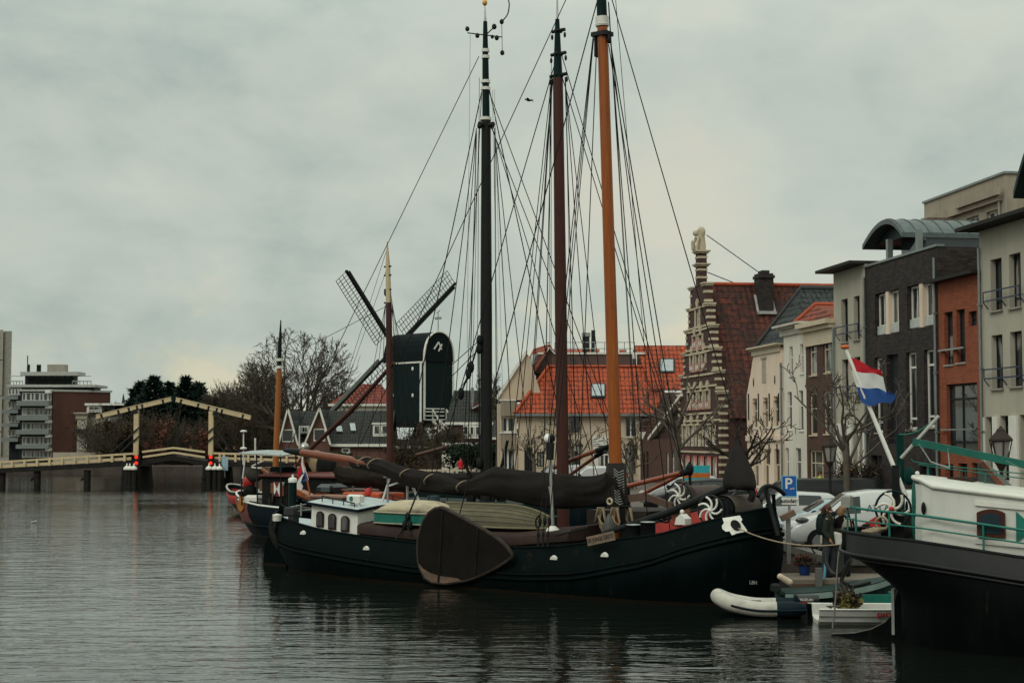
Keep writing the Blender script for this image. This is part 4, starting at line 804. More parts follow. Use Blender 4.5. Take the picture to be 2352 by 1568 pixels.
q = MB(); s0 = V((.3, MWID * .25, zb + .3)); s1 = V((.3, MWID * .72, zb + .3)); f0 = V((4.6, MWID * .2, .4)); f1 = V((4.6, MWID * .75, .4))
for u, w in ((s0, f0), (s1, f1)): q.beam(u, w, .12, .34); q.beam(u + V((0, 0, 1)), w + V((0, 0, 1)), .08, .12)
for k in range(9): t = k / 8; u = s0.lerp(f0, t); w = s1.lerp(f1, t); q.beam(u, w, .22, .05)
for k in range(4): t = k / 3; u = s0.lerp(f0, t); q.beam(u, u + V((0, 0, 1)), .07, .07, up=(1, 0, 0)); u = s1.lerp(f1, t); q.beam(u, u + V((0, 0, 1)), .07, .07, up=(1, 0, 0))
for z in (0, .4, .8, 1.1): q.beam((.3, -.2, zb + .25 + z), (.3, MWID * .6, zb + .25 + z), .08, .1); q.beam((.95, -.2, zb + .25 + z), (.95, MWID * .5, zb + .25 + z), .08, .1)
q.build('stairs', wht, ml)
q = MB(); q.beam((.2, MWID / 2, zb + .1), (6.2, MWID / 2, 1.0), .25, .3); q.build('tail_pole', wht, ml)

# ------------------------------------------------------------------ houses beyond the ships
dkt = tiles('dark_grey_tiles', (.026, .03, .027), (.036, .038, .034), (.045, .046, .04), .28, .33, 'x', .4); fred = tiles('far_red_tiles', (.25, .045, .03), (.2, .038, .025), (.3, .06, .035), .3, .35, 'x', .3); brw = brick('far_brown_brick', (.15, .075, .058), (.12, .06, .048), (.09, .06, .05), .4, .12, stain=.3)
def bz(x, y, Y): return at(*pv('B', x, y), Y)
HY = 150.0; g = thing('gabled_house', 'low brick house with dark roof, skylights and white gutter below the windmill', 'house', (bz(600, 1400, HY).x, HY, 1)); G0 = V((bz(600, 1400, HY).x, HY, 1))
hp = lambda x, y, Y=HY: bz(x, y, Y) - G0
xr = hp(985, 1300).x; zg = hp(600, 1332).z; zr = hp(700, 1118, HY + 4.5).z
q = MB(); ww = [(hp(682, 1355).x, hp(735, 1355).x, hp(682, 1390).z, hp(682, 1355).z)]; facade(q, 0, xr, -1, zg, ww); body(q, 0, xr, zg, 9, z0=-1, roof=False); q.build('wall', brw, g); window(g, ww[0], wht, gls, -.03, .14, sill=wht)
q = MB(); q.add([(-.2, -.3, zg - .1), (xr + .2, -.3, zg - .1), (xr + .2, 4.5, zr), (-.6, 4.5, zr)], [(0, 1, 2, 3)]); q.add([(-.2, 9.3, zg - .1), (xr + .2, 9.3, zg - .1), (xr + .2, 4.5, zr), (-.6, 4.5, zr)], [(0, 1, 2, 3)]); ro = q.build('roof', dkt, g)
q = MB(); q.box(-.2, xr + .2, -.42, -.3, zg - .22, zg + .04); q.build('gutter', wht, g)
def on_roof(x, y):       # point of the roof slope under a pixel
    for k in range(60):
        Y = HY - .3 + 4.8 * k / 59; p = hp(x, y, Y)
        if p.z <= lerp(zg - .1, zr, (k / 59)): return p
    return p
for x0, x1_, yt, yb in ((652, 690, 1228, 1262), (742, 775, 1210, 1256)):
    a, b, c, d = on_roof(x0, yb), on_roof(x1_, yb), on_roof(x1_ - 8, yt), on_roof(x0 - 8, yt); u = V((0, -.1, .12)); q = MB(); q.loft([[p + u for p in (a, b, c, d)], [p + u * 1.6 for p in (a, b, c, d)]], sm=False); q.build('skylight', mat('skylight_glass', (.35, .39, .4), .1), ro)
a = on_roof(880, 1285); b = on_roof(982, 1285); zt = hp(880, 1205, HY + a.y).z; q = MB(); q.box(a.x, b.x, a.y, a.y + 2.6, a.z, zt); q.box(a.x - .1, b.x + .1, a.y - .15, a.y + 3, zt, zt + .15); dm = q.build('dormer', wht, ro)
for k in range(2): x = lerp(a.x, b.x, k / 2); window(dm, (x + .1, x + (b.x - a.x) / 2 - .08, a.z + .25, zt - .1), wht, gls, a.y - .06, .07)
def gable(label, ax, ay, lx, ly, rx, ry, Y, dep, grp='white edged gables left of the windmill'):
    A, L, R = bz(ax, ay, Y), bz(lx, ly, Y), bz(rx, ry, Y); o = V((A.x, Y, 1)); g = thing('gabled_house', label, 'house', o, 0, grp); A, L, R = A - o, L - o, R - o; zl = min(L.z, R.z); hw = (A.z - zl) * (R.x - A.x) / max(.3, A.z - R.z); hl = (A.z - zl) * (A.x - L.x) / max(.3, A.z - L.z)
    q = MB(); q.prism([(-hl, zl), (-hl + .2, -1), (hw - .2, -1), (hw, zl), (0, A.z - .05)], 0, dep); q.build('wall', brw, g)
    q = MB(); q.add([(-hl - .1, -.15, zl), (0, -.15, A.z + .1), (0, dep, A.z + .1), (-hl - .1, dep, zl)], [(0, 1, 2, 3)]); q.add([(hw + .1, -.15, zl), (0, -.15, A.z + .1), (0, dep, A.z + .1), (hw + .1, dep, zl)], [(0, 1, 2, 3)]); q.build('roof', dkt, g)
    q = MB(); q.beam((-hl - .1, -.2, zl), (0, -.2, A.z + .1), .14, .5, up=(0, 1, 0)); q.beam((hw + .1, -.2, zl), (0, -.2, A.z + .1), .14, .5, up=(0, 1, 0)); q.build('bargeboard', wht, g)
    window(g, (-.55, .55, lerp(zl, A.z, .1), lerp(zl, A.z, .45)), wht, gls, -.09, .08)
gable('white edged steep gable farthest left beside the slim orange mast', 343, 1115, 290, 1340, 392, 1300, 152, 9); gable('white edged steep gable just left of the leaning brown spar', 543, 1110, 470, 1295, 606, 1335, 149, 9)
q = MB(); p = bz(400, 1118, 156); o = V((p.x, 156, 1)); g = thing('tiled_house', 'dark roofed house between the two white edged gables', 'house', o); x0 = bz(385, 1200, 156).x - o.x; x1_ = bz(560, 1200, 156).x - o.x; zr = bz(400, 1118, 158).z - 1; zg = bz(400, 1275, 156).z - 1
q.add([(x0 - 1.5, 0, zg), (x1_, 0, zg), (x1_, 4, zr), (x0 - 1.5, 4, zr)], [(0, 1, 2, 3)]); q.box(x0 - 1.5, x1_, 4.01, 4.2, -1, zr); q.build('roof', dkt, g); q = MB(); q.box(x0 - 1.3, x1_ - .2, .3, 4, -1, zg + .05); q.build('wall', brw, g)
a = bz(420, 1265, 155.9) - o; b = bz(478, 1215, 155.9) - o; q = MB(); q.box(a.x, b.x, -.2, .9, a.z, b.z); q.build('dormer', wht, g); window(g, (a.x + .15, b.x - .15, a.z + .1, b.z - .1), wht, glsb, -.28, .08, vx=(.5,))
def hip(label, x0, x1, yr, ye, Y, dep, m, wm, sink=6, xr0=.25, xr1=.8, wh=2.5):
    a, b = bz(x0, ye, Y), bz(x1, ye, Y); o = V((a.x, Y, 1)); g = thing('tiled_house', label, 'house', o); w = b.x - a.x; ze_ = a.z - 1; zr_ = bz(x0, yr, Y + dep / 2).z - 1
    q = MB(); q.add([(0, 0, ze_), (w, 0, ze_), (w, dep, ze_), (0, dep, ze_), (w * xr0, dep / 2, zr_), (w * xr1, dep / 2, zr_)], [(0, 1, 5, 4), (1, 2, 5), (2, 3, 4, 5), (3, 0, 4), (3, 2, 1, 0)]); q.build('roof', m, g)
    q = MB(); q.box(.3, w - .3, .35, dep - .35, -1, ze_ - .004); q.build('wall', wm, g); q = MB(); q.box(-.05, w + .05, -.12, -.004, ze_ - .2, ze_ + .05); q.build('gutter', wht, g); return g, o
hip('red hip roofed house half hidden behind the lower left mill sail', 600, 1010, 950, 1078, 172, 9, fred, whr, xr0=.4, xr1=.75)
g, o = hip('dark roofed house with a red dormer roof right of the windmill', 1340, 1640, 990, 1195, 150, 8, dkt, brw, xr0=.15, xr1=.9)
a = bz(1455, 1275, 149.7) - o; b = bz(1562, 1218, 149.7) - o; q = MB(); q.box(a.x, b.x, -.2, .25, a.z - .3, b.z + .1); q.build('window_band', wht, g)
for k in range(3): x = lerp(a.x, b.x, k / 3); window(g, (x + .06, x + (b.x - a.x) / 3 - .06, a.z, b.z), wht, gls, -.3, .08)
a = bz(1488, 1116, 151.5) - o; b = bz(1575, 1062, 152) - o; q = MB(); q.prism([(a.x, a.z), (b.x + .5, a.z), (b.x + .5, b.z), (b.x - .3, b.z)], 1.4, 2.5); q.build('dormer_roof', fred, g); q = MB(); p = bz(1510, 1100, 151) - o; q.beam((p.x, 1.3, a.z + .15), (p.x + 1.2, 1.3, a.z + .75), .12, .7, up=(0, 1, 0)); q.build('skylight', mat('skylight_glass', (.35, .39, .4), .1), g)
p = bz(1512, 1040, 152) - o; q = MB(); q.tube([(p.x, 2, a.z), (p.x, 2, a.z + 2.2)], .16, 6); q.build('flue', steel, g)
a = bz(1318, 1395, 142); b = bz(1562, 1322, 142); q = MB(); q.box(a.x, b.x, 142, 142.3, .8, b.z); q.build('garden_wall', whr, label='white garden wall at the foot of the mill stairs', cat='wall')
# flagpole by the houses
p = bz(413, 1400, 146); q = MB(); t = thing('flagpole', 'thin white flagpole in front of the white edged gables', 'flagpole', (p.x, 146, 1)); q.lathe([(.09, 0), (.06, bz(413, 1222, 146).z - 1), (.09, bz(413, 1218, 146).z - 1), (.01, bz(413, 1212, 146).z - 1)], n=6); q.build('pole', wht, t)
# waterside hedge and the low quay terrace at the canal corner
bush('clipped_hedge', 'dark green hedge behind the waterside terrace', gp(1068, 140), (5, 1.2, 1.3), 401, leafg, 5000, .14, cat='hedge', twigs=False)
bush('garden_hedge', 'low olive hedge in front of the white edged gables', gp(738, 147), (3.2, 1, 1.0), 402, leafo, 2200, .13, cat='hedge', twigs=False)

# ------------------------------------------------------------------ far left: tower, flats, villa
def az(x, y, Y): return at(*pv('A', x, y), Y)
def ablock(name, label, x0, x1, yt, Y, dep, m, cat='building', y0=None):
    a, b = az(x0, yt, Y), az(x1, yt, Y); o = V((a.x, Y, 1)); g = thing(name, label, cat, o); return g, o, b.x - a.x, a.z - 1
g, o, w, z = ablock('tower_block', 'tall plain grey tower at the left edge of the frame', -260, 97, 150, 262, 14, concrete)
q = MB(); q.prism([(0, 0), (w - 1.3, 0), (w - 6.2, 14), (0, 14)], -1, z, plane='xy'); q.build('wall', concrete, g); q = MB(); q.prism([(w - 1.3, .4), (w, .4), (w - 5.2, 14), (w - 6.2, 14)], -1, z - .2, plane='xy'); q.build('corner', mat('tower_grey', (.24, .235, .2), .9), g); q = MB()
for k in range(5): q.box(.02, w - 1.32, -.06, -.003, z - 6 * k - 5.1, z - 6 * k - 5.0)
q.build('joint', iron, g)
# five-storey flats stepping back, with grey balconies; the brick end wall faces the canal
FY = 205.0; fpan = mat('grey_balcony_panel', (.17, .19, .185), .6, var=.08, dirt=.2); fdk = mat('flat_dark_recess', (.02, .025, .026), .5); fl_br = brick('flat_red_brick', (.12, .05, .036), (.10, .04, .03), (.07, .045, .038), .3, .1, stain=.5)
o = V((az(165, 1200, FY).x, FY, 1)); g = thing('apartment_block', 'stepped flats with grey balconies and a red brick end wall', 'building', o); ap = lambda x, y, yl=0: az(x, y, FY + yl) - o
xc_ = ap(452, 800).x; xe = ap(948, 800, 5).x; zt = ap(452, 682).z
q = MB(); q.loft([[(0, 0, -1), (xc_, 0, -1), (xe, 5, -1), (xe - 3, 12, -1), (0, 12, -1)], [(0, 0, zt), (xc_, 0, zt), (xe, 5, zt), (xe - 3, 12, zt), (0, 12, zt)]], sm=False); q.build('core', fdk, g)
n = (V((xe, 5, 0)) - V((xc_, 0, 0))); q = MB(); q.add([(xc_ + .05, -.1, -1), (xe + .05, 4.9, -1), (xe + .05, 4.9, zt + .02), (xc_ + .05, -.1, zt + .02)], [(0, 1, 2, 3)]); q.add([(xc_ + .05, -.1, zt + .02), (xe + .05, 4.9, zt + .02), (xe, 5.1, zt + .02), (xc_, .1, zt + .02)], [(0, 1, 2, 3)]); q.build('brick_wall', fl_br, g)
q = MB(); q.box(-.3, xc_ + .1, -.4, 12.2, zt + .03, zt + .28); q.beam((xc_, -.1, zt + .15), (xe + .2, 5, zt + .15), .3, .26); q.build('roof_edge', mat('grey_roof_edge', (.36, .37, .34), .6), g)
for i, (yt, yb) in enumerate(((762, 806), (886, 930), (1010, 1050), (1136, 1172))):
    q = MB(); a = ap(163, yb); b = ap(446, yt); q.box(0, b.x, -1.5, -1.38, a.z, b.z); q.box(0, .1, -1.38, -.01, a.z, b.z); q.box(b.x - .1, b.x, -1.38, -.01, a.z, b.z); q.box(0.1, b.x - .1, -1.38, -.01, a.z, a.z + .15); q.build('balcony', fpan, g)
for i, (yt, yb) in enumerate(((690, 762), (820, 886), (945, 1010), (1068, 1136), (1185, 1250))):
    r = (ap(192, yb).x, ap(446, yt).x, ap(192, yb).z, ap(192, yt).z); window(g, r, mat('pale_frame', (.45, .46, .43), .5), glsc, -.12, .12, (.13, .3, .42, .6, .72, .88), (), bw=.22); 
    q = MB(); q.box(ap(412, yt).x, ap(452, yt).x, -1.2, -.13, r[3] - .1, r[3] + .25); q.build('lintel_slab', wht, g)
# set-back left wing
o2 = V((az(38, 1200, FY + 3).x, FY + 3, 1)); g2 = thing('apartment_block', 'left wing of the flats with short grey balconies and a roof rail', 'building', o2); ap2 = lambda x, y: az(x, y, FY + 3) - o2; wz = ap2(60, 645).z; wx = ap2(812, 700).x
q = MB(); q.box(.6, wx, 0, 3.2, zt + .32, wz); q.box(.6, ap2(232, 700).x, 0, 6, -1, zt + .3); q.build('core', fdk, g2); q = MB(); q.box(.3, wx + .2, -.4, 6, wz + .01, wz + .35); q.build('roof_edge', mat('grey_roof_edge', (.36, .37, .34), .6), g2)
for yt, yb in ((722, 752), (838, 870), (955, 985), (1078, 1112)): q = MB(); a, b = ap2(36, yb), ap2(188, yt); q.box(0, b.x, -1.6, -1.48, a.z, b.z); q.box(0, .1, -1.48, -.01, a.z, b.z); q.box(.1, b.x, -1.48, -.01, a.z, a.z + .15); q.build('balcony', fpan, g2)
for yt, yb in ((652, 712), (765, 832), (885, 950), (1008, 1070)): r = (ap2(72, yb).x, ap2(190, yt).x, ap2(72, yb).z, ap2(72, yt).z); window(g2, r, mat('pale_frame', (.45, .46, .43), .5), glsc, -.12, .12, (.25, .5, .75), (), bw=.25)
for x0, x1_ in ((62, 190), (620, 780)):
    q = MB(); a, b = ap2(x0, 590), ap2(x1_, 590)
    for z in (wz + .8, wz + 1.5, b.z): q.tube([(a.x, .2, z), (b.x, .2, z)], .05, 4)
    for k in range(6): x = lerp(a.x, b.x, k / 5); q.tube([(x, .2, wz + .3), (x, .2, b.z)], .05, 4)
    q.build('roof_rail', steel, g2)
a, b = ap2(190, 620), ap2(615, 540); pz_ = ap2(300, 512).z; q = MB(); q.box(a.x, b.x, 1.2, 3.1, wz + .36, pz_ - .5); ph = q.build('penthouse', fdk, g2)
window(g2, (a.x + .4, b.x - .3, wz + 1.2, pz_ - .6), dkfr, glsb, 1.06, .1, (.15, .28, .42, .56, .7, .85), (), bw=.18); q = MB(); q.prism([(ap2(180, 520).x, pz_ - .5), (ap2(680, 520).x, pz_ - .5), (ap2(680, 520).x, pz_), (ap2(180, 520).x, pz_)], -.3, 3.2); q.build('flat_roof', mat('grey_roof_edge', (.36, .37, .34), .6), g2)
q = MB(); x = ap2(476, 490).x; q.box(x - 1.2, x + 1.2, .4, 1.8, pz_ + .004, pz_ + 1.0); q.build('vent_box', concrete, g2); q = MB(); x = ap2(238, 400).x; q.tube([(x, .0, wz), (x, 0, ap2(238, 372).z)], .07, 5); q.build('aerial', iron, g2)
q = MB()
for zx in (228, 305, 324): x = ap2(zx, 500).x; q.lathe([(.16, pz_), (.16, pz_ + .8), (.22, pz_ + .82), (.02, pz_ + 1.1)], (x, 1, 0), 6)
q.build('flue', iron, g2)
# pale villa
VY = 192.0; vst = render_mat('villa_buff_stucco', (.38, .345, .27), .4); o = V((az(655, 1200, VY).x, VY, 1)); g = thing('villa', 'pale buff villa with bay window and brown hipped roof beside the flats', 'house', o); vp = lambda x, y, yl=0: az(x, y, VY + yl) - o
x1_ = vp(765, 900).x; x2 = vp(1075, 900).x; ze_ = vp(770, 888).z; zr = vp(950, 778, 4).z
q = MB(); ww = [(vp(892, 900).x, vp(938, 900).x, vp(892, 1005).z, vp(892, 910).z), (vp(995, 900).x, vp(1038, 900).x, vp(995, 1005).z, vp(995, 915).z), (vp(905, 900).x, vp(940, 900).x, vp(892, 1170).z, vp(892, 1090).z)]; facade(q, x1_, x2, -1, ze_, ww, rev=.25); body(q, x1_, x2, ze_, 9, z0=-1, roof=False)
bw_ = [(.9, 1.5, vp(700, 1170).z, vp(700, 1055).z), (vp(705, 900).x, vp(738, 900).x, vp(700, 1170).z, vp(700, 1050).z), (vp(715, 900).x, vp(750, 900).x, vp(700, 1000).z, vp(700, 920).z)]; facade(q, .3, x1_, -1, vp(700, 880).z, bw_, y=-.8, rev=.25); q.box(.3, x1_, -.5, 1, vp(700, 880).z - .02, vp(700, 880).z); q.box(.31, x1_ - .01, -.5, -.02, -1, vp(700, 880).z - .03); q.build('wall', vst, g)
for r in ww: window(g, r, wht, gls, .1, .1, (), (.6,), bw=.12, sill=stone)
for r in bw_: window(g, r, wht, gls, -.7, .1, (.5,), (.65,), bw=.1)
cornice(g, .1, x1_, vp(700, 862).z, .8, vst, .4, -.8); q = MB(); q.box(.1, x1_ + .2, -1.5, -.82, vp(700, 1030).z, vp(700, 1003).z); q.build('balcony', iron, g)
q = MB(); xm0, xm1 = vp(870, 800).x, vp(1000, 800).x; q.add([(.6, -.3, ze_), (x2 + .3, -.3, ze_), (x2 + .3, 9, ze_), (.6, 9, ze_), (xm0 + .6, 4, zr), (xm1 - .6, 4, zr)], [(0, 1, 5, 4), (1, 2, 5), (2, 3, 4, 5), (3, 0, 4), (3, 2, 1, 0)]); ro = q.build('roof', tiles('villa_roof', (.035, .022, .02), (.045, .028, .025), (.05, .035, .03), .35, .35, 'x', .3), g)
a, b = vp(745, 860), vp(900, 800); q = MB(); q.box(a.x, a.x + 1.8, .1, 3, a.z, b.z); q.box(a.x - .2, a.x + 4.6, -.2, 3.2, b.z, b.z + .25); dm = q.build('dormer', wht, ro); window(dm, (a.x + .2, a.x + 1.6, a.z + .2, b.z - .1), wht, gls, 0, .1, (.5,))
for x in (935, 975): p = vp(x, 838, 1.6); q = MB(); q.beam(p + V((-.35, -.2, -.5)), p + V((-.1, .5, .6)), .8, .1); q.build('skylight', mat('skylight_glass', (.35, .39, .4), .1), ro)
q = MB(); p = vp(1062, 760, 3); q.lathe([(.5, p.z - 1.6), (.55, p.z - .6), (.2, p.z - .2), (.12, p.z + .4), (.02, p.z + .9)], (p.x, 3, 0), 8); q.build('chimney_finial', iron, g)
q = MB(); a = az(455, 1240, 184); b = az(900, 1205, 184); q.box(a.x, b.x, 184, 184.3, .9, b.z); q.build('garden_wall', vst, label='low buff garden wall at the foot of the flats', cat='wall')
# ------------------------------------------------------------------ beige corner house with the red tiled roofs, and the balcony block beside it
CY = 118.0; bei = render_mat('beige_render', (.54, .44, .325), .3, (.2, .17, .13)); brp = mat('brown_panel', (.10, .06, .052), .7, var=.12); rtil = tiles('orange_red_tiles', (.41, .075, .03), (.33, .058, .025), (.45, .092, .037), .33, .36, 'x', .22, (.08, .03, .02), .8); rtily = tiles('orange_red_tiles_side', (.33, .062, .026), (.27, .05, .022), (.37, .08, .034), .33, .36, 'y', .22, (.08, .03, .02), .8)
def cz(x, y, Y=CY): return at(*pv('C', x, y), Y)
o = V((cz(430, 1000).x, CY, 1)); g = thing('corner_house', 'beige corner house with broad orange red tiled roofs and skylights', 'house', o); cp_ = lambda x, y, yl=0: cz(x, y, CY + yl) - o
x1 = cp_(1592, 900).x; ze = cp_(430, 868).z; zu = cp_(690, 470, 4).z
ww = [(cp_(868, 900).x, cp_(962, 900).x, cp_(868, 1035).z, cp_(868, 892).z), (cp_(1350, 900).x, cp_(1448, 900).x, cp_(1350, 1075).z, cp_(1350, 880).z), (cp_(862, 900).x, cp_(965, 900).x, cp_(862, 1340).z, cp_(862, 1192).z), (cp_(482, 900).x, cp_(555, 900).x, 0.02, cp_(482, 1165).z), (cp_(1125, 900).x, cp_(1215, 900).x, 0.02, cp_(1125, 1150).z), (cp_(590, 900).x, cp_(650, 900).x, cp_(590, 1330).z, cp_(590, 1200).z), (cp_(1350, 900).x, cp_(1440, 900).x, .5, cp_(1350, 1170).z)]
q = MB(); facade(q, 0, x1, -.1, ze, ww, rev=.25); body(q, 0, x1, ze, 11, z0=-.1, roof=False); q.build('wall', bei, g)
for i, r in enumerate(ww):
    if i == 4: window(g, r, wht, gls, .05, .12, (.5,), (.75,), bw=.1, name='shop_door')
    elif i == 3: q = MB(); q.box(r[0] + .05, r[1] - .05, .15, .22, r[2], r[3] - .05); q.build('door', dkfr, g)
    else: window(g, r, wht if i == 1 else dkfr, glsc if i != 1 else gls, .1, .08, (.5,), (), sill=stone, bw=.08)
q = MB(); q.box(ww[4][0] - .5, ww[4][1] + .5, -.15, -.004, ww[4][3] + .05, ww[4][3] + .75); q.box(ww[4][0] - .45, ww[4][0] - .05, -.1, -.004, 0, ww[4][3]); q.box(ww[4][1] + .05, ww[4][1] + .45, -.1, -.004, 0, ww[4][3]); q.build('shop_front', wht, g)
xl = cp_(398, 868).x; xt = cp_(690, 470, 4).x
q = MB(); q.add([(xl, -.35, ze - .1), (x1 + 1, -.35, ze - .1), (x1 + 1, 4, zu), (xt, 4, zu)], [(0, 1, 2, 3)]); q.build('roof', rtil, g)
q = MB(); q.add([(xl, -.35, ze - .1), (xt, 4, zu), (xt, 10, zu), (xl, 10, ze - .1)], [(0, 1, 2, 3)]); q.build('hip_roof', rtily, g)
q = MB(); q.tube([(xt, 4, zu + .05), (x1 + 1, 4, zu + .05)], .12, 6); q.tube([(xl, -.35, ze), (xt, 4, zu + .05)], .13, 6); q.build('ridge_tiles', mat('orange_ridge', (.36, .07, .03), .7), g)
q = MB(); q.box(xl - .1, x1 + .8, -.5, -.36, ze - .22, ze - .04); q.build('gutter', zinc, g)
ztw = cp_(900, 362, 4.6).z; q = MB(); q.box(cp_(590, 400, 4.6).x, cp_(1525, 400, 4.6).x, 4.6, 10, zu - 1, ztw); q.build('terrace_wall', brp, g)
q = MB(); q.box(cp_(600, 400, 4.6).x, cp_(1525, 400, 4.6).x, 4.5, 10.1, ztw + .003, ztw + .16); a, b = cp_(1412, 400, 4.5), cp_(1452, 400, 4.5); q.box(a.x, b.x, 4.4, 4.59, zu, ztw); q.build('white_edge', wht, g)
for x0, x1_ in ((1412, 1440), (895, 925)): q = MB(); a, b = cp_(x0, 462, 4.55), cp_(x1_, 400, 4.55); q.box(a.x, b.x, 4.35 if x0 > 1400 else 4.55, 4.595, a.z, b.z); q.build('terrace_window', gls, g)
def slope_quad(name, a, b, c, d, m, th=.15):
    q = MB(); q.loft([[a, b, c, d], [p - V((0, 0, th)) for p in (a, b, c, d)]], sm=False); return q.build(name, m, g)
slope_quad('back_roof', cp_(720, 348, 8), cp_(1130, 348, 8), cp_(1130, 318, 9), cp_(720, 318, 9), rtil)
ur = slope_quad('upper_roof', cp_(1585, 655, 1.6), cp_(1990, 655, 1.6), cp_(1990, 285, 5.6), cp_(1432, 285, 5.6), rtil); 
q = MB(); a, b, c = cp_(1432, 285, 5.7), cp_(1432, 470, 5.7), cp_(1525, 470, 5.7); q.box(a.x + .1, c.x + 3, 5.7, 9, b.z, a.z - .2); q.build('upper_wall', brp, g)
left = slope_quad('left_roof', cp_(560, 525, 3.2), cp_(700, 272, 4.2), cp_(562, 314, 12), cp_(372, 668, 11), rtily)
q = MB(); q.prism([(cp_(560, 525, 4.4).x, cp_(560, 525, 4.4).z), (cp_(700, 290, 4.4).x, cp_(700, 290, 4.4).z), (cp_(745, 350, 4.4).x, cp_(745, 350, 4.4).z), (cp_(745, 470, 4.4).x, cp_(745, 470, 4.4).z), (cp_(620, 525, 4.4).x, cp_(620, 525, 4.4).z)], 4.4, 9); q.build('gable_wall', brp, g)
q = MB(); pts = [cp_(560, 527, 4.2), cp_(698, 300, 4.2), cp_(742, 355, 4.3), cp_(800, 358, 4.4)]
for u, w in zip(pts, pts[1:]): q.beam(u, w, .1, .22, up=(0, 1, 0))
q.build('white_verge', wht, g)
slope_quad('rust_slope', cp_(700, 272, 4.2), cp_(745, 345, 4.4), cp_(650, 345, 12), cp_(562, 314, 12), rtily)
def sky_light(x0, y0, x1_, y1, y_a, y_b, par):
    f0 = lambda x, y: cp_(x, y, lerp(y_a, y_b, (y1 - y) / max(1, y1 - y0)))
    P_ = [f0(x0, y1), f0(x1_, y1), f0(x1_, y0), f0(x0, y0)]; n = V((0, -.72, .7)); q = MB(); q.loft([[p - n * .05 for p in P_], [p + n * .12 for p in P_]], sm=False); s = q.build('skylight', mat('skylight_frame', (.03, .045, .05), .5), par)
    c = sum(P_, V()) / 4; I_ = [c + (p - c) * .82 for p in P_]; q = MB(); q.loft([[p + n * .121 for p in I_], [p + n * .14 for p in I_]], sm=False); q.build('pane', mat('skylight_glass', (.35, .39, .4), .1), s)
yat = lambda y: lerp(-.35, 4, (868 - y) / (868 - 470))
sky_light(1052, 618, 1182, 738, yat(738), yat(618), g); sky_light(1645, 405, 1775, 525, 3.0, 4.3, g)
for x0, y0 in ((470, 512), (530, 520), (560, 470)):
    a, b = cp_(x0, y0, 7.2 - (x0 - 470) * .02), cp_(x0 + 22, y0 - 95, 7.4 - (x0 - 470) * .02); q = MB(); q.beam(a + V((-.12, -.1, .1)), b + V((-.12, -.1, .1)), .5, .12); q.build('skylight', mat('skylight_glass', (.35, .39, .4), .1), g)
a, b = cp_(520, 722, 1.6), cp_(572, 622, 2.8); q = MB(); q.beam(a + V((-.1, 0, .12)), b + V((-.1, 0, .12)), .45, .1); q.build('skylight', mat('skylight_glass', (.35, .39, .4), .1), g)
q = MB(); ra, rb = cp_(745, 258, 5), cp_(1430, 262, 5)
for z in (ra.z, ra.z - .5): q.tube([(ra.x, 5, z), (rb.x, 5, z)], .03, 4)
for k in range(9): x = lerp(ra.x, rb.x, k / 8); q.tube([(x, 5, ztw + .1), (x, 5, ra.z)], .03, 4)
q.build('roof_rail', steel, g)
a = cp_(985, 350, 6); q = MB(); q.box(a.x, a.x + .55, 6, 6.6, ztw, ztw + 1.5); q.box(a.x + .7, a.x + 1.0, 6, 6.4, ztw, ztw + 2.0); q.build('vent_stack', iron, g); q = MB(); q.box(a.x - .05, a.x + .62, 5.9, 6.7, ztw + 1.5, ztw + 1.8); q.build('vent_cowl', steel, g)
a = cp_(1330, 360, 6); q = MB(); q.box(a.x - .25, a.x + .3, 6, 6.6, ztw, ztw + .45); q.build('chimney', mat('orange_ridge', (.36, .07, .03), .7), g)
# balcony block
wpn = mat('grey_brown_slats', (.25, .205, .155), .8, var=.15, stretch=(9, 9, .3), scale=6)
o2 = V((cz(238, 1000).x, CY + .6, 1)); g2 = thing('balcony_block', 'pale block with slatted balcony fronts left of the orange red roofs', 'building', o2); c2 = lambda x, y, yl=0: cz(x, y, CY + .6 + yl) - o2
xa_, xb_ = c2(275, 900).x, c2(418, 900).x; zt = c2(300, 752).z
q = MB(); wv = [(c2(284, 900).x, c2(402, 900).x, c2(300, 1032).z, c2(300, 900).z), (c2(290, 900).x, c2(402, 900).x, .1, c2(300, 1180).z)]
facade(q, xa_, xb_, -.1, zt, wv, rev=.8); q.box(0, xa_ - .004, .25, 3, -.1, zt - .3); q.box(xa_ + .01, xb_ - .01, .9, 8, -.1, zt - .02); q.build('wall', bei, g2)
for r in wv: window(g2, r, wht, glsc, .3, .1, (.45,), (), bw=.14)
for yt, yb in ((762, 892), (1042, 1176)): q = MB(); a, b = c2(280, yb), c2(404, yt); q.box(a.x, b.x, -.14, -.004, a.z, b.z); q.build('balcony_front', wpn, g2); q = MB(); q.box(a.x - .1, b.x + .1, -.2, -.006, b.z + .004, b.z + .1); q.build('balcony_rail', wht, g2)
q = MB(); q.prism([(xa_ - .2, zt), (c2(500, 555, 1).x, zt + 3.6), (c2(520, 560, 1).x, zt + 3.4), (xb_ + 2, zt)], 1.0, 8); q.build('gable', bei, g2); q = MB(); q.beam((xa_ - .3, .9, zt + .1), (c2(505, 550, 1).x, .9, zt + 3.75), .2, .22, up=(0, 1, 0)); q.build('verge', wht, g2)
bush('bare_bush', 'bare dark bush growing at the foot of the mill stairs', gp(1010, 143), (2.6, 1.2, 1.5), 411, leafb, 500, .1, 'bushes round the mill')
bush('bare_bush', 'bare dark bush under the windmill trestle', gp(960, 149), (3.4, 1.5, 2.2), 412, leafb, 1500, .12, 'bushes round the mill')
bare_tree('bare_tree', 'small bare tree under the windmill body', gp(1003, 147), 4.2, .12, 413, ROUND, 3, .025, barkf); bare_tree('bare_tree', 'small bare tree between the mill stairs and the black mast', gp(1048, 143), 5.0, .12, 414, ROUND, 3, .025, barkf)
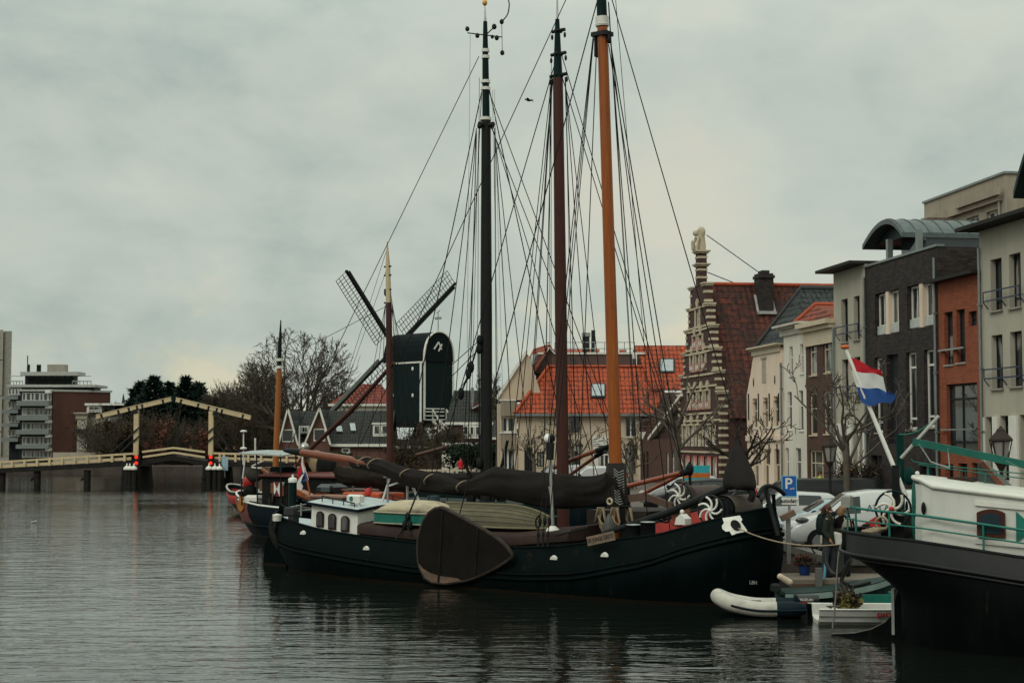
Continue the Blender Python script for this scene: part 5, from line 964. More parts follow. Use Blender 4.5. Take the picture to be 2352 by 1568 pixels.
# waterside terrace with a person in red on it
tz = at(*pv('B', 1300, 1492), 116).z; a, b = at(*pv('B', 1090, 1500), 116), at(*pv('B', 1528, 1500), 116)
t = thing('timber_terrace', 'raised timber terrace with a pale rail at the canal corner', 'terrace', (a.x, 116, 1)); q = MB(); q.box(0, b.x - a.x, 0, 2.5, -.6, tz - 1.65); q.build('deck', mat('grey_timber', (.13, .105, .08), .85, stretch=(.2, 3, 3), scale=5), t)
q = MB(); q.box(0, b.x - a.x, -.08, .08, tz - 1.12, tz - 1.0); q.build('rail', crm, t)
for k in range(8): x = lerp(.1, b.x - a.x - .1, k / 7); q = MB(); q.box(x - .08, x + .08, -.06, .06, tz - 1.8, tz - 1.12); q.build('post', mat('grey_timber', (.13, .105, .08), .85), t)
hip('low dark shed roof behind the windmill trestle', 960, 1380, 1300, 1345, 156, 6, dkt, brw, xr0=.05, xr1=.95)
hip('dark tiled house far behind the black mast', 1540, 1780, 1180, 1290, 162, 8, dkt, brw, xr0=.1, xr1=.9)
# ------------------------------------------------------------------ ships
hullm = mat('blue_black_hull_paint', (.007, .012, .0135), .36, var=.25, scale=1.2, stretch=(1, 1, .4), dirt=.35, dcol=(.025, .024, .02), bump=.06)
def hull_mat(name, col, z0, zc, rough=.36):       # paint with a rusty, slimy band along the waterline
    m, n, b = new_mat(name); t = n.nodes.new('ShaderNodeTexCoord'); s = n.nodes.new('ShaderNodeSeparateXYZ'); n.links.new(t.outputs['Object'], s.inputs[0])
    g = noise_tex(n, coords(n, (1, 1, .25)), 1.6, 7, .65); c = mixc(n, ramp(n, g, [(.35, (0, 0, 0)), (.75, (1, 1, 1))]), scl(col, .75), scl(col, 1.5))
    g2 = noise_tex(n, coords(n, (1.2, 1.2, .1)), 2.5, 6, .7); c = mixc(n, ramp(n, g2, [(.6, (0, 0, 0)), (.85, (.3, .3, .3))]), c, (.03, .026, .021))
    a = nd(n, 'ShaderNodeMath', operation='MULTIPLY_ADD'); a.inputs[1].default_value = .12; n.links.new(g, a.inputs[0]); n.links.new(s.outputs[2], a.inputs[2])
    c = mixc(n, ramp(n, a.outputs[0], [(z0 + .06, (1, 1, 1)), (z0 + .10, (0, 0, 0))]), c, zc); n.links.new(c, b.inputs['Base Color'])
    g3 = noise_tex(n, coords(n, (2.2, 2.2, .22)), 1.3, 6, .75); c = mixc(n, ramp(n, g3, [(.62, (0, 0, 0)), (.72, (.5,) * 3)]), c, (.045, .024, .015)); n.links.new(c, b.inputs['Base Color'])
    pb = nd(n, 'ShaderNodeTexBrick', Scale=1.0); pb.inputs['Brick Width'].default_value = 2.4; pb.inputs['Row Height'].default_value = .52; pb.inputs['Mortar Size'].default_value = .012; cv = n.nodes.new('ShaderNodeCombineXYZ'); n.links.new(s.outputs[0], cv.inputs[0]); n.links.new(s.outputs[2], cv.inputs[1]); n.links.new(cv.outputs[0], pb.inputs['Vector'])
    rr = ramp(n, g, [(.3, (rough - .08,) * 3), (.75, (rough + .18,) * 3)]); n.links.new(rr, b.inputs['Roughness']); b.inputs['Specular IOR Level'].default_value = .025
    ad = nd(n, 'ShaderNodeMath', operation='MULTIPLY_ADD'); ad.inputs[1].default_value = -.35; n.links.new(pb.outputs['Fac'], ad.inputs[0]); n.links.new(noise_tex(n, coords(n, (.9, .9, 1.4)), 1.3, 3, .5), ad.inputs[2]); bumpn(n, b, ad.outputs[0], .3, .05); MATS[name] = m; return m
hm1 = hull_mat('tjalk_hull_paint', (.0018, .005, .005), .02, (.02, .014, .009), .5); hm4 = hull_mat('dark_blue_hull_paint', (.004, .0085, .0115), .05, (.035, .033, .028)); hmb = hull_mat('barge_black_paint', (.0035, .0045, .0045), .0, (.006, .008, .007), .42)
deckm = mat('worn_deck_paint', (.075, .06, .048), .75, var=.25, scale=2, dirt=.4); ltblue = mat('pale_blue_deck', (.42, .49, .50), .45, var=.07, dirt=.2, dcol=(.2, .2, .18)); tarp = mat('brown_tarpaulin', (.04, .025, .022), .65, var=.22, scale=1.5, bump=.35, dirt=.2)
sailm = mat('tanned_sailcloth', (.0095, .007, .006), .9, var=.3, scale=1.6, bump=.35, spec=.25); sailb = mat('black_sail_cover', (.011, .0085, .0075), .8, var=.3, bump=.3, spec=.3)
orangew = woodm('varnished_orange_pine', (.21, .042, .003), (.33, .085, .006), .35, (1, 1, .05), 12, .3); redw = woodm('varnished_red_wood', (.13, .034, .016), (.2, .06, .026), .35, (.15, 1, 1), 10, .3); oxb = woodm('oxblood_mast_paint', (.055, .022, .019), (.075, .03, .024), .42, (1, 1, .06), 10, .2); blkm = woodm('tarred_black_mast', (.012, .013, .012), (.02, .021, .019), .4, (1, 1, .06), 10, .2); dgreen = mat('dark_bottle_green', (.006, .018, .017), .4, var=.2); leew = woodm('dark_leeboard_oak', (.009, .0075, .0065), (.014, .0115, .010), .8, (.3, 1, .3), 7)
brspar = woodm('brown_spar', (.06, .022, .015), (.09, .034, .022), .4, (.1, .1, .1), 9, .2); white_m = woodm('cream_mast_top', (.45, .36, .22), (.55, .45, .28), .5, (1, 1, .05), 9)
class Hull:
    def __init__(s, L, B, sheer, zb=-.7, bow=(2.6, 2.0), stern=(3.0, 2.0), rake=(.9, .7), tum=.05, counter=0): s.cn, s.L, s.B, s.sh, s.zb, s.bow, s.st, s.rake, s.tum = counter, L, B, sheer, zb, bow, stern, rake, tum
    def zs(s, x): return interp(s.sh, x)
    def pos(s, t, v, side, ins=0):
        e = max(0, 1 - v * 1.25); x0 = s.rake[0] * e ** 1.1; x0 = s.cn * min(1, max(0, .84 - v) / .26) ** .7 if s.cn else x0; x1 = s.L - s.rake[1] * e ** 1.1; a = 2 * t - 1
        p, qx = s.bow if a > 0 else s.st; pl = max(0, 1 - abs(a) ** (p * (.62 + .38 * min(1, v * 1.35)))) ** (1 / qx)
        sec = (.80 + .2 * sin(pi / 2 * min(1, v / .58))) - s.tum * (1 + 2.2 * max(0, a) ** 4) * max(0, (v - .62) / .38) ** 1.3
        x = lerp(x0 + ins * 1.2, x1 - ins * 1.2, t); h = s.zs(x); return V((x, side * max(0, s.B / 2 * sec * pl - ins * min(1, pl * 1.5)), lerp(s.zb, h, v)))
    def vz(s, x, z): return (z - s.zb) / (s.zs(x) - s.zb)
    def tx(s, x): return x / s.L
    def ts(s, n): return [.5 - .5 * cos(pi * k / n) for k in range(n + 1)]
    def shell(s, mb, n=44, nv=12, m=0):
        rings = []
        for t in s.ts(n):
            r = [s.pos(t, 1 - k / nv, -1) for k in range(nv + 1)] + [s.pos(t, k / nv, 1) for k in range(nv + 1)]; rings.append(r)
        mb.loft(rings, m, True, False, False)
    def strip(s, mb, v0, v1, ins0, ins1, sides=(-1, 1), t0=0, t1=1, n=44, m=0, dz=0):
        for sd_ in sides:
            rings = [[s.pos(t, v0, sd_, ins0) + V((0, 0, dz)), s.pos(t, v1, sd_, ins1) + V((0, 0, dz))] for t in [lerp(t0, t1, q) for q in s.ts(n)]]; mb.loft(rings, m, True, False, False)
    def deck(s, mb, drop, ins=.08, n=40, m=0, t0=0.0, t1=1):
        rings = []
        for t in [lerp(t0, t1, q) for q in s.ts(n)]:
            a = s.pos(t, 1, -1, ins); b = s.pos(t, 1, 1, ins); a.z -= drop; b.z -= drop; c = (a + b) / 2; c.z += .06; rings.append([a, a.lerp(c, .5) + V((0, 0, .012)), c, b.lerp(c, .5) + V((0, 0, .012)), b])
        mb.loft(rings, m, True, False, False)
    def rail(s, mb, v, r, side=(-1, 1), off=.0, t0=0, t1=1, n=44, zf=None, m=0, k=5):
        for sd_ in side:
            pts = []
            for t in [lerp(t0, t1, q) for q in s.ts(n)]:
                x = s.pos(t, 1, sd_).x; vv = s.vz(x, zf(x)) if zf else v; p = s.pos(t, vv, sd_, -off); pts.append(p)
            mb.tube(pts, r, k, m)
def lines(par, specs, name='rigging', m=None, r=.014):
    out = []
    for a, b in specs: q = MB(); q.tube([a, b], r, 4); out.append(q.build(name, m or rope_d, par))
    return out
def bundle(par, fr, up, lo, mt, name='furled_sail', vw='M', y=0, fat=.36, seed=1, nst=130, fold=.06):
    """sailcloth gathered along a spar: outline heights from the ship's centre plane, thickness across"""
    rng = random.Random(seed); x0 = max(up[0][0], lo[0][0]); x1 = min(up[-1][0], lo[-1][0]); rings = []; nr = 34
    for i in range(nst + 1):
        zx = lerp(x0, x1, i / nst); a = fr.v(vw, zx, interp(up, zx), y); b = fr.v(vw, zx, interp(lo, zx), y); c = (a + b) / 2; h = max(.04, (a.z - b.z) / 2); w = max(.1, min(.55, fat * h ** .7)); ring = []
        for j in range(nr):
            th = 2 * pi * j / nr; k = 1 + fold * (sin(3 * th + i * .21 + 1.5 * sin(i * .13)) * .9 + mnoise.noise(V((i * .06, j * .55, seed))) * 1.9 + .9 * (1 - abs(sin(5 * th + i * .05 + 2 * mnoise.noise(V((i * .05, 3, seed)))))) ** 3); pin = 1 - .5 * max(0, sin(th)) ** 2
            ring.append(V((c.x + .06 * mnoise.noise(V((i * .3, j, 2))), y + w * cos(th) * k * pin, c.z + h * sin(th) * (1 + .25 * fold * k))))
        rings.append(ring)
    q = MB(); q.loft(rings); return q.build(name, mt, par), rings
def spoked_wheel(par, c, R, m, rm, n=6, ax='y', name='windlass_wheel'):
    q = MB(); q.ring(c, R, R * .07, ax, 24, 6); w = q.build(name, rm, par); q = MB(); c = V(c)
    for k in range(n):
        pts = []
        for j in range(7): u = j / 6; a = 2 * pi * k / n + 1.0 * u ** 1.3; r_ = R * .95 * u; pts.append(c + (V((r_ * cos(a), -.03, r_ * sin(a))) if ax == 'y' else V((-.03, r_ * cos(a), r_ * sin(a)))))
        q.tube(pts, R * .085, 5)
    q.ball(c + V((0, -.04, 0)), R * .16, 8, 5); q.build('spokes', m, w); return w

# --- the main tjalk
th = thing('sailing_barge', 'blue black sailing barge with orange mast, leeboard and white cabin', 'sailing barge', T.o, T.a)
HT = Hull(18.45, 4.6, [(0, 1.78), (2, 1.55), (3.5, 1.38), (5.5, 1.25), (8, 1.15), (11.5, 1.17), (13, 1.27), (16.1, 1.7), (17.2, 2.03), (17.8, 2.2), (18.45, 2.4)], bow=(10, 2.1), stern=(3.4, 1.9), rake=(1.2, .3), tum=.16)
q = MB(); HT.shell(q); q.build('hull', hm1, th)
wale = [(0, 1.0), (2, .73), (4.9, .54), (8, .36), (12, .36), (13.8, .48), (16, .92), (16.9, 1.26), (18.45, 1.75)]
q = MB(); HT.rail(q, 0, .045, off=.02, zf=lambda x: interp(wale, x)); HT.rail(q, 0, .03, off=.01, zf=lambda x: interp(wale, x) + .13); q.build('rubbing_strake', hm1, th)
q = MB(); HT.rail(q, 1, .05, off=-.02); q.build('gunwale', hm1, th)
q = MB(); HT.deck(q, .22); q.build('deck', deckm, th)
q = MB(); HT.deck(q, .2, t0=.0, t1=.17, n=14); q.build('aft_deck', ltblue, th)
q = MB(); HT.strip(q, 1, .72, .09, .09, t0=.77, t1=.995, n=20); q.build('bulwark_lining', blk, th)
# cabin with three arched windows
cz0, cz1 = 1.12, 2.12; cx0, cx1 = 3.0, 5.02
def side_z(x, top): return lerp(2.14, 1.96, (x - cx0) / (cx1 - cx0)) if top else 1.0
q = MB(); q.loft([[(x, y, z) for y, z in ((-1.55, 1.0), (-1.5, side_z(x, 1)), (-.75, side_z(x, 1) + .1), (0, side_z(x, 1) + .14), (.75, side_z(x, 1) + .1), (1.5, side_z(x, 1)), (1.55, 1.0))] for x in (cx0, cx1)], sm=False); cab = q.build('cabin', wht, th)
q = MB(); q.loft([[(x, y, z) for y, z in ((-1.62, side_z(x, 1) + .01), (-1.62, side_z(x, 1) + .07), (-.8, side_z(x, 1) + .17), (0, side_z(x, 1) + .21), (.8, side_z(x, 1) + .17), (1.62, side_z(x, 1) + .07), (1.62, side_z(x, 1) + .01), (0, side_z(x, 1) + .145))] for x in (cx0 - .08, cx1 + .08)], sm=False); rf = q.build('cabin_roof', ltblue, th)
q = MB()
for s in (-1.64, 1.64): q.beam((cx0 - .1, s, 2.17), (cx1 + .1, s, 1.99), .05, .08)
for x in (cx0 - .1, cx1 + .1): q.tube([(x, -1.64, side_z(x, 1) + .04), (x, -.8, side_z(x, 1) + .13), (x, 0, side_z(x, 1) + .17), (x, .8, side_z(x, 1) + .13), (x, 1.64, side_z(x, 1) + .04)], .05, 5)
q.build('roof_edge', mat('navy_edge', (.008, .012, .02), .4), rf)
brn_fr = mat('dark_brown_frame', (.03, .017, .012), .5)
def arch_poly(x, z0, w, h, n=8): return [(x - w / 2, z0), (x + w / 2, z0), (x + w / 2, z0 + h - w / 2)] + [(x + w / 2 * cos(pi * k / n), z0 + h - w / 2 + w / 2 * .8 * sin(pi * k / n)) for k in range(1, n)] + [(x - w / 2, z0 + h - w / 2)]
for zx0, zx1, zt, zb_ in ((985, 1048, 728, 880), (1092, 1160, 748, 902), (1207, 1280, 768, 922)):
    a = T.v('J', zx0, zb_, -1.53); b = T.v('J', zx1, zb_, -1.53); c = T.v('J', (zx0 + zx1) / 2, zt, -1.53); x = (a.x + b.x) / 2; w = b.x - a.x; z0 = (a.z + b.z) / 2; h = c.z - z0
    q = MB(); q.prism(arch_poly(x, z0, w, h), -1.575, -1.54); wn_ = q.build('cabin_window', brn_fr, cab); q = MB(); q.prism(arch_poly(x, z0 + .05, w - .09, h - .09), -1.582, -1.576); q.build('pane', gls, wn_)
q = MB(); a = T.v('J', 985, 628, -.5); b = T.v('J', 1262, 612, -.5); q.loft([[(x, y, 2.33 + dz) for x, y in ((a.x, -1.0), (b.x + .25, -.95), (b.x + .25, .1), (a.x, .05))] for dz in (0, .05)], sm=False); q.box(a.x + .1, b.x + .1, -.9, 0, 2.2, 2.33); q.build('companion_hatch', woodm('grey_red_board', (.2, .1, .075), (.28, .16, .12), .7, (.2, 1, 1), 6), rf)
c = T.v('J', 1332, 625, -1.2); q = MB(); q.cbox(c.x - .28, c.x + .28, -1.3, -1.1, c.z - .12, c.z + .13, .05); q.beam((c.x - .17, -1.2, c.z - .42), (c.x - .17, -1.2, c.z - .1), .05, .05); q.beam((c.x + .17, -1.2, c.z - .42), (c.x + .17, -1.2, c.z - .1), .05, .05); vb = q.build('vent_board', wht, rf); q = MB(); q.tube([(c.x - .08, -1.31, c.z), (c.x - .08, -1.301, c.z)], .08, 10); q.build('vent_hole', teal, vb)
for s in (-1.35, 1.35):
    q = MB(); q.tube([(cx0 + .3, s, 2.4), (cx1 - .3, s, 2.2)], .02, 5)
    for k in range(4): x = lerp(cx0 + .3, cx1 - .3, k / 3); q.tube([(x, s, side_z(x, 1) + .05), (x, s, lerp(2.4, 2.2, k / 3))], .018, 5)
    q.build('grab_rail', iron, rf)
# hold with its brown cover
q = MB(); q.box(cx1 + .1, 13.0, -1.5, 1.5, .9, 1.42); q.build('hatch_coaming', mat('dark_brown_coaming', (.03, .023, .02), .6), th)
rng = random.Random(3)
def hz_(x): return interp([(5, 1.62), (8, 1.5), (11, 1.5), (13.2, 1.72)], x)
q = MB(); rr = []
for i in range(41):
    x = lerp(cx1 + .06, 13.1, i / 40); wv = [.02 * mnoise.noise(V((x * 1.7, k, 0))) for k in range(9)]
    rr.append([V((x, -1.6 + wv[0], hz_(x) - .3 + .5 * wv[1])), V((x, -1.6 + wv[1], hz_(x) - .08)), V((x, -1.48, hz_(x) + wv[2])), V((x, -.7, hz_(x) + .07 + wv[3])), V((x, 0, hz_(x) + .1 + wv[4])), V((x, .7, hz_(x) + .07 + wv[5])), V((x, 1.48, hz_(x) + wv[6])), V((x, 1.6, hz_(x) - .3))])
q.loft(rr, 0, True, False, False); q.add(rr[0], [tuple(range(8))]); q.add(rr[-1], [tuple(range(8))]); q.build('hatch_cover', tarp, th)
# mast, collar of the sail, spars
m0 = T.v('M', 2110, 700, 0); m0.z = 1.0; mt_ = T.v('K', 1072, 185, 0); dirm = (mt_ - m0).normalized(); mtop = m0 + dirm * 19.2
def mpt(z): return m0 + dirm * ((z - m0.z) / dirm.z)
q = MB(); q.tube([m0, mpt(3), mpt(8), mpt(15.9)], [.175, .18, .17, .15], 14); ms = q.build('mast', orangew, th)
q = MB(); q.tube([mpt(16.0), mpt(18), mtop], [.15, .12, .07], 12); q.build('mast_top', dgreen, ms); q = MB(); q.tube([mpt(15.85), mpt(16.12)], .19, 12); q.ring(mpt(15.9), .17, .03); q.build('mast_band', wht, ms)
q = MB(); p = mpt(15.6); q.box(p.x - .27, p.x + .24, -.2, .2, p.z - .04, p.z + .08); q.box(p.x - .24, p.x - .17, -.08, .08, p.z - .6, p.z - .04); q.ball((p.x + .22, 0, p.z - .15), (.06, .08, .14), 6, 5); q.build('hounds', iron, ms)
up = [(90, 118), (105, 105), (200, 113), (330, 130), (480, 180), (640, 213), (800, 255), (930, 292), (1000, 275), (1100, 222), (1165, 190), (1195, 183), (1290, 202), (1500, 225), (1700, 242), (1850, 256), (1940, 252), (2010, 232), (2040, 185), (2048, 172), (2125, 172), (2140, 230), (2175, 440)]
lo = [(90, 165), (105, 190), (200, 205), (330, 240), (480, 312), (650, 362), (800, 386), (950, 386), (1050, 392), (1150, 402), (1290, 432), (1500, 478), (1700, 498), (1900, 482), (2040, 470), (2100, 468), (2160, 466), (2175, 462)]
sl_, rings = bundle(th, T, up, lo, sailm, seed=4, fat=.42, fold=.13)
q = MB(); q.tube([T.v('M', 2044, 170), T.v('M', 2050, 172)], .02); 
q = MB(); a = T.v('J', 690, 188); b = T.v('J', 848, 208); q.tube([a, a.lerp(b, .5), b], [.06, .11, .12], 8); q.build('boom_tip', blk, th); q = MB(); q.tube([b, T.v('J', 1275, 275), T.v('M', 900, 330)], [.125, .135, .12], 10); q.build('boom', redw, th)
def hoop(fr, vw, zx, y0, y1, w, par, y=0, r=.018):
    a = fr.v(vw, zx, y0, y); b = fr.v(vw, zx + (y1 - y0) * .15, y1, y); c = (a + b) / 2; h = (a.z - b.z) / 2; q = MB(); q.tube([c + V((.12 * sin(2 * pi * k / 16), w * cos(2 * pi * k / 16), h * sin(2 * pi * k / 16))) for k in range(17)], r, 5); q.build('sail_tie', rope_l, par)
for zx, y0, y1 in ((1405, 246, 336), (1497, 262, 356), (1792, 356, 440), (2008, 402, 500), (2300, 460, 560)): hoop(T, 'J', zx, y0, y1, .3, th)
q = MB()
for k in range(13):
    z = lerp(T.v('M', 2140, 210).z, T.v('M', 2140, 450).z, k / 12); p = mpt(z); q.tube([p + V((.1, -.24, .05)), p + V((.22, -.19, -.06)), p + V((.3, -.04, 0))], .014, 4)
q.build('mast_lacing', rope_g, th)
q = MB(); p = mpt(3.0); q.loft([[mpt(z) + V((cos(2 * pi * k / 14) * r * 1.15, sin(2 * pi * k / 14) * r, 0)) for k in range(14)] for z, r in ((2.25, .25), (2.6, .27), (3.1, .26), (3.5, .24), (T.v('M', 2090, 172).z, .22))]); q.build('mast_coat', sailb, th)
# leeboard
ol = [(600, 900), (593, 800), (600, 720), (618, 650), (640, 585), (680, 530), (725, 500), (770, 491), (808, 503), (930, 570), (1060, 640), (1140, 690), (1210, 738), (1260, 785), (1298, 835), (1302, 860), (1262, 893), (1180, 945), (1090, 992), (960, 1040), (800, 1062), (700, 1052), (645, 1018), (615, 955)]
def lee(fr, vw, pts, y, th_, par):
    P2 = [fr.xz(vw, *p, y) for p in pts]; q = MB(); q.prism(P2, y, y + th_, 0); c = V((sum(a for a, b in P2) / len(P2), sum(b for a, b in P2) / len(P2)))
    lb = q.build('leeboard', leew, par); q = MB(); q.tube([V((a, y + th_ / 2, b)) for a, b in P2 + P2[:1]], th_ * .62, 6); q.build('rim', mat('worn_rim', (.045, .036, .03), .7, var=.4), lb); return lb
lb = lee(T, 'M', ol, -2.42, .1, th)
for a in ([(785, 515), (755, 1050)], [(1052, 645), (1028, 1005)]): u, w = T.v('M', *a[0], -2.43), T.v('M', *a[1], -2.43); q = MB(); q.beam(u, w, .07, .03, up=(0, 1, 0)); q.build('iron_strap', blk2, lb)
wp = [(601, 905), (640, 950), (700, 985), (770, 1005), (850, 1015), (900, 1022), (930, 1042), (800, 1058), (702, 1048), (650, 1014), (618, 952)]; q = MB(); q.prism([T.xz('M', *p, -2.425) for p in wp], -2.424, -2.4205); q.build('worn_patch', mat('bare_worn_oak', (.13, .085, .06), .85, var=.35, scale=5, stretch=(.4, 1, 1)), lb)
q = MB(); 
for a, b in (((650, 250), (520, 570)), ((525, 590), (425, 745)), ((505, 600), (550, 700)), ((1880, 640), (1640, 700))): q.tube([T.v('M', *a, -1.4), T.v('M', *b, -1.9)], .028, 5)
for p in ((520, 560), (500, 620), (540, 620)): q.ball(T.v('M', *p, -1.6), (.09, .07, .14), 6, 5)
q.build('leeboard_tackle', rope_d, th)
# crutches, vents, bollards on deck
for a, b, r, mm in (((310, 515), (386, 272), .035, wht), ((372, 480), (376, 270), .04, steel), ((521, 460), (521, 275), .045, steel), ((545, 300), (612, 448), .045, steel), ((345, 258), (468, 256), .035, steel), ((385, 325), (460, 298), .03, wht)): q = MB(); q.tube([T.v('M', *a, .2), T.v('M', *b, .2)], r, 6); q.build('boom_crutch', mm, th)
# windlass with wheel and canvas cover, lamp box, coils at the mast, bollards
wc = T.v('N', 1042, 628, -.75); spoked_wheel(th, wc, .38, wht, iron, 7)
q = MB(); ww_ = T.v('N', 1250, 600, -.1); q.tube([(wc.x + .2, -.6, wc.z + .02), (wc.x + .2, 1.0, wc.z + .02)], .32, 12); q.build('windlass_drum', blk, th); q = MB(); q.loft([[(wc.x + .2 + .36 * cos(a), y, wc.z + .02 + .36 * sin(a)) for a in [radians(-10 + 20 * k) for k in range(11)]] for y in (-.45, 0, .55, .9)], sm=True, closed=False); q.build('windlass_cover', mat('grey_brown_canvas', (.085, .07, .055), .85, bump=.4), th)
for s in (-.66, 1.0): q = MB(); q.box(wc.x - .1, wc.x + .5, s - .05, s + .05, wc.z - 1.0, wc.z + .25); q.build('windlass_post', blk, th)
a = T.v('N', 735, 757, -1.0); b = T.v('N', 832, 705, -1.0); q = MB(); q.prism([(a.x, a.z), (b.x, a.z), (b.x, b.z), (lerp(a.x, b.x, .55), b.z + .12), (lerp(a.x, b.x, .15), b.z + .02)], -1.15, -.85); q.ball(((a.x + b.x) / 2 - .02, -1.0, b.z + .17), .06); q.build('lamp_box', wht, th)
for zx, zt, zb_ in ((325, 770, 875), (460, 745, 855)): a = T.v('N', zx, zb_, -1.3); b = T.v('N', zx, zt, -1.3); q = MB(); q.lathe([(.2, a.z - .2), (.2, b.z - .02), (.23, b.z), (.23, b.z + .02)], (a.x, -1.3, 0), 12); bo = q.build('bollard', blk, th); q = MB(); q.lathe([(.2, b.z + .021), (.19, b.z + .04), (.02, b.z + .045)], (a.x, -1.3, 0), 12); q.build('bollard_top', steel, bo)
q = MB(); a = T.v('N', 640, 700, 1.5); q.ring((a.x, 1.42, a.z), .12, .03, 'y', 12, 5); q.build('lining_port', blk, th)
q = MB(); a = T.v('N', 725, 690, 1.2)
for k in range(6): q.ring((a.x + .02 * k, 1.28 + .02 * k, a.z + .01 * k), .2 + .008 * k, .016, 'y', 16, 4)
q.build('rope_coil', mat('red_brown_rope', (.17, .06, .035), .9), th)
for k, (zx, yy) in enumerate(((40, -.5), (170, -.3), (290, .1))):
    q = MB(); top = T.v('N', zx, 600, yy); bot = T.v('N', zx, 850, yy)
    for j in range(5): w = .1 + .02 * j; q.tube([top + V((-w * .4, -.03 * j, 0)), top + V((-w, -.03 * j, -.4)), bot + V((-w * .8, -.02 * j, .2 + .1 * j)), bot + V((0, -.02 * j, .05 + .07 * j)), bot + V((w * .8, -.02 * j, .25)), top + V((w, -.03 * j, -.4)), top + V((w * .4, -.03 * j, 0))], .025, 5)
    q.build('hanging_rope_coil', rope_l, th)
q = MB(); q.tube([T.v('N', 145, 600, -.3), T.v('N', 235, 592, -.1), T.v('N', 300, 600, .1)], .05, 6); q.box(m0.x - .35, m0.x - .25, -.35, -.2, 1, 2.2); q.box(m0.x + .25, m0.x + .35, -.3, -.15, 1, 2.25); q.build('pin_rail', blk2, th)
q = MB(); a = T.v('N', 105, 545, -.4); q.ring(a, .08, .03, 'y', 12, 5); q.build('halyard_block', stone, th)
q = MB(); a = T.v('N', 100, 780, -.7); q.lathe([(.16, a.z - .3), (.15, a.z + .1), (.08, a.z + .25), (.03, a.z + .35)], (a.x, a.y, 0), 10); q.build('grey_canister', mat('grey_canister', (.06, .06, .055), .5), th)
# name board with carved letters
a = T.v('M', 1880, 745, -2.18); b = T.v('M', 2080, 700, -2.18); dx = (b - a); an = atan2(dx.z, hypot(dx.x, 0)); L_ = dx.length
Mx = Matrix.Translation((a + b) / 2) @ Matrix.Rotation(-an, 4, 'Y'); q = MB(); q.T = Mx; q.box(-L_ / 2, L_ / 2, -.03, .02, -.12, .12); q.T = None; nbd = q.build('name_board', woodm('grey_name_board', (.16, .12, .085), (.22, .165, .12), .8, (.2, 1, 1), 8), th)
q = text_mb('DE JONGE GRETE', .15, Mx @ Matrix.Translation((0, -.035, 0)) @ Matrix.Rotation(pi / 2, 4, 'X'), .004, sx=.72); q.build('lettering', mat('dark_carved_letters', (.035, .025, .018), .9), nbd)
# hawse plate, half-moon ports, small marks
hp_ = [(1150, 700), (1312, 675), (1335, 715), (1322, 730), (1382, 818), (1238, 858), (1215, 820), (1180, 825), (1150, 800), (1145, 770), (1165, 745)]
def hull_pt(H, fr, vw, zx, zy, off=.02, vy0=-2.2):       # the point of the near hull side under a pixel
    y = vy0
    for _ in range(25):
        p = fr.v(vw, zx, zy, y); t = min(.999, max(.001, p.x / H.L)); vv = H.vz(p.x, p.z); lo_, hi_ = 0, 1
        for _ in range(22):
            mid = (lo_ + hi_) / 2
            if H.pos(mid, vv, -1).x < p.x: lo_ = mid
            else: hi_ = mid
        ny = H.pos(lo_, vv, -1).y - off
        if abs(ny - y) < 1e-3: break
        y = lerp(y, ny, .6)
    return fr.v(vw, zx, zy, y)
P3 = [hull_pt(HT, T, 'N', *p, .02) for p in hp_]; P4 = [hull_pt(HT, T, 'N', *p, .06) for p in hp_]
q = MB(); q.loft([P3, P4], sm=False); hw = q.build('hawse_plate', wht, th)
c = hull_pt(HT, T, 'N', 1273, 765, .07); nrm = (P4[0] - P4[4]).cross(P4[9] - P4[3]).normalized(); nrm = nrm if nrm.y < 0 else -nrm
q = MB(); u = nrm.orthogonal().normalized(); w = nrm.cross(u); q.loft([[c + u * (.115 * cos(2 * pi * k / 16)) + w * (.15 * sin(2 * pi * k / 16)) + nrm * d for k in range(16)] for d in (-.03, .012)]); q.build('hawse_hole', blk2, hw)
for vw, zx, zy in (('M', 212, 798), ('M', 1625, 870), ('M', 2008, 848), ('J', 860, 935)):
    c = hull_pt(HT, T, vw, zx, zy, .015); q = MB(); q.loft([[c + V((r * cos(pi * k / 8), d, r * sin(pi * k / 8) - .04)) for k in range(9)] for r, d in ((.12, .01), (.1, -.05))], sm=False); q.build('scupper_cover', wht, th)
c = hull_pt(HT, T, 'N', 1440, 1298, .01); q = text_mb('L8H', .13, Matrix.Translation(c + V((0, -.02, 0))) @ Matrix.Rotation(pi / 2, 4, 'X'), .004); q.build('hull_mark', mat('faded_mark', (.3, .31, .29), .8), th)
# stem, anchor, bowsprit, furled jib in its bag
q = MB(); q.tube([V((18.1, 0, -.6)), V((18.42, 0, .4)), V((18.55, 0, 1.6)), V((18.5, 0, 2.75))], [.05, .05, .05, .05], 8); q.build('stem', hm1, th)
q = MB(); q.tube([T.v('N', 1545, 420, -.25), T.v('N', 1665, 865, -.5)], [.07, .06], 6)
q.tube(smooth_path([T.v('N', 1480, 500, -.9), T.v('N', 1520, 425, -.6), T.v('N', 1580, 400, -.3), T.v('N', 1650, 420, .1), T.v('N', 1725, 480, .5)], 4), .055, 6); q.build('anchor', blk, th)
q = MB(); q.tube([T.v('N', 45, 845, -1.25), T.v('N', 620, 660, -.6), T.v('N', 1190, 425, -.05)], [.075, .1, .11], 8); q.build('bowsprit', blk, th)
q = MB(); q.tube([T.v('N', 1180, 560, 0), T.v('N', 1300, 432, 0)], .03, 5); q.build('bow_strut', steel, th)
jr = []
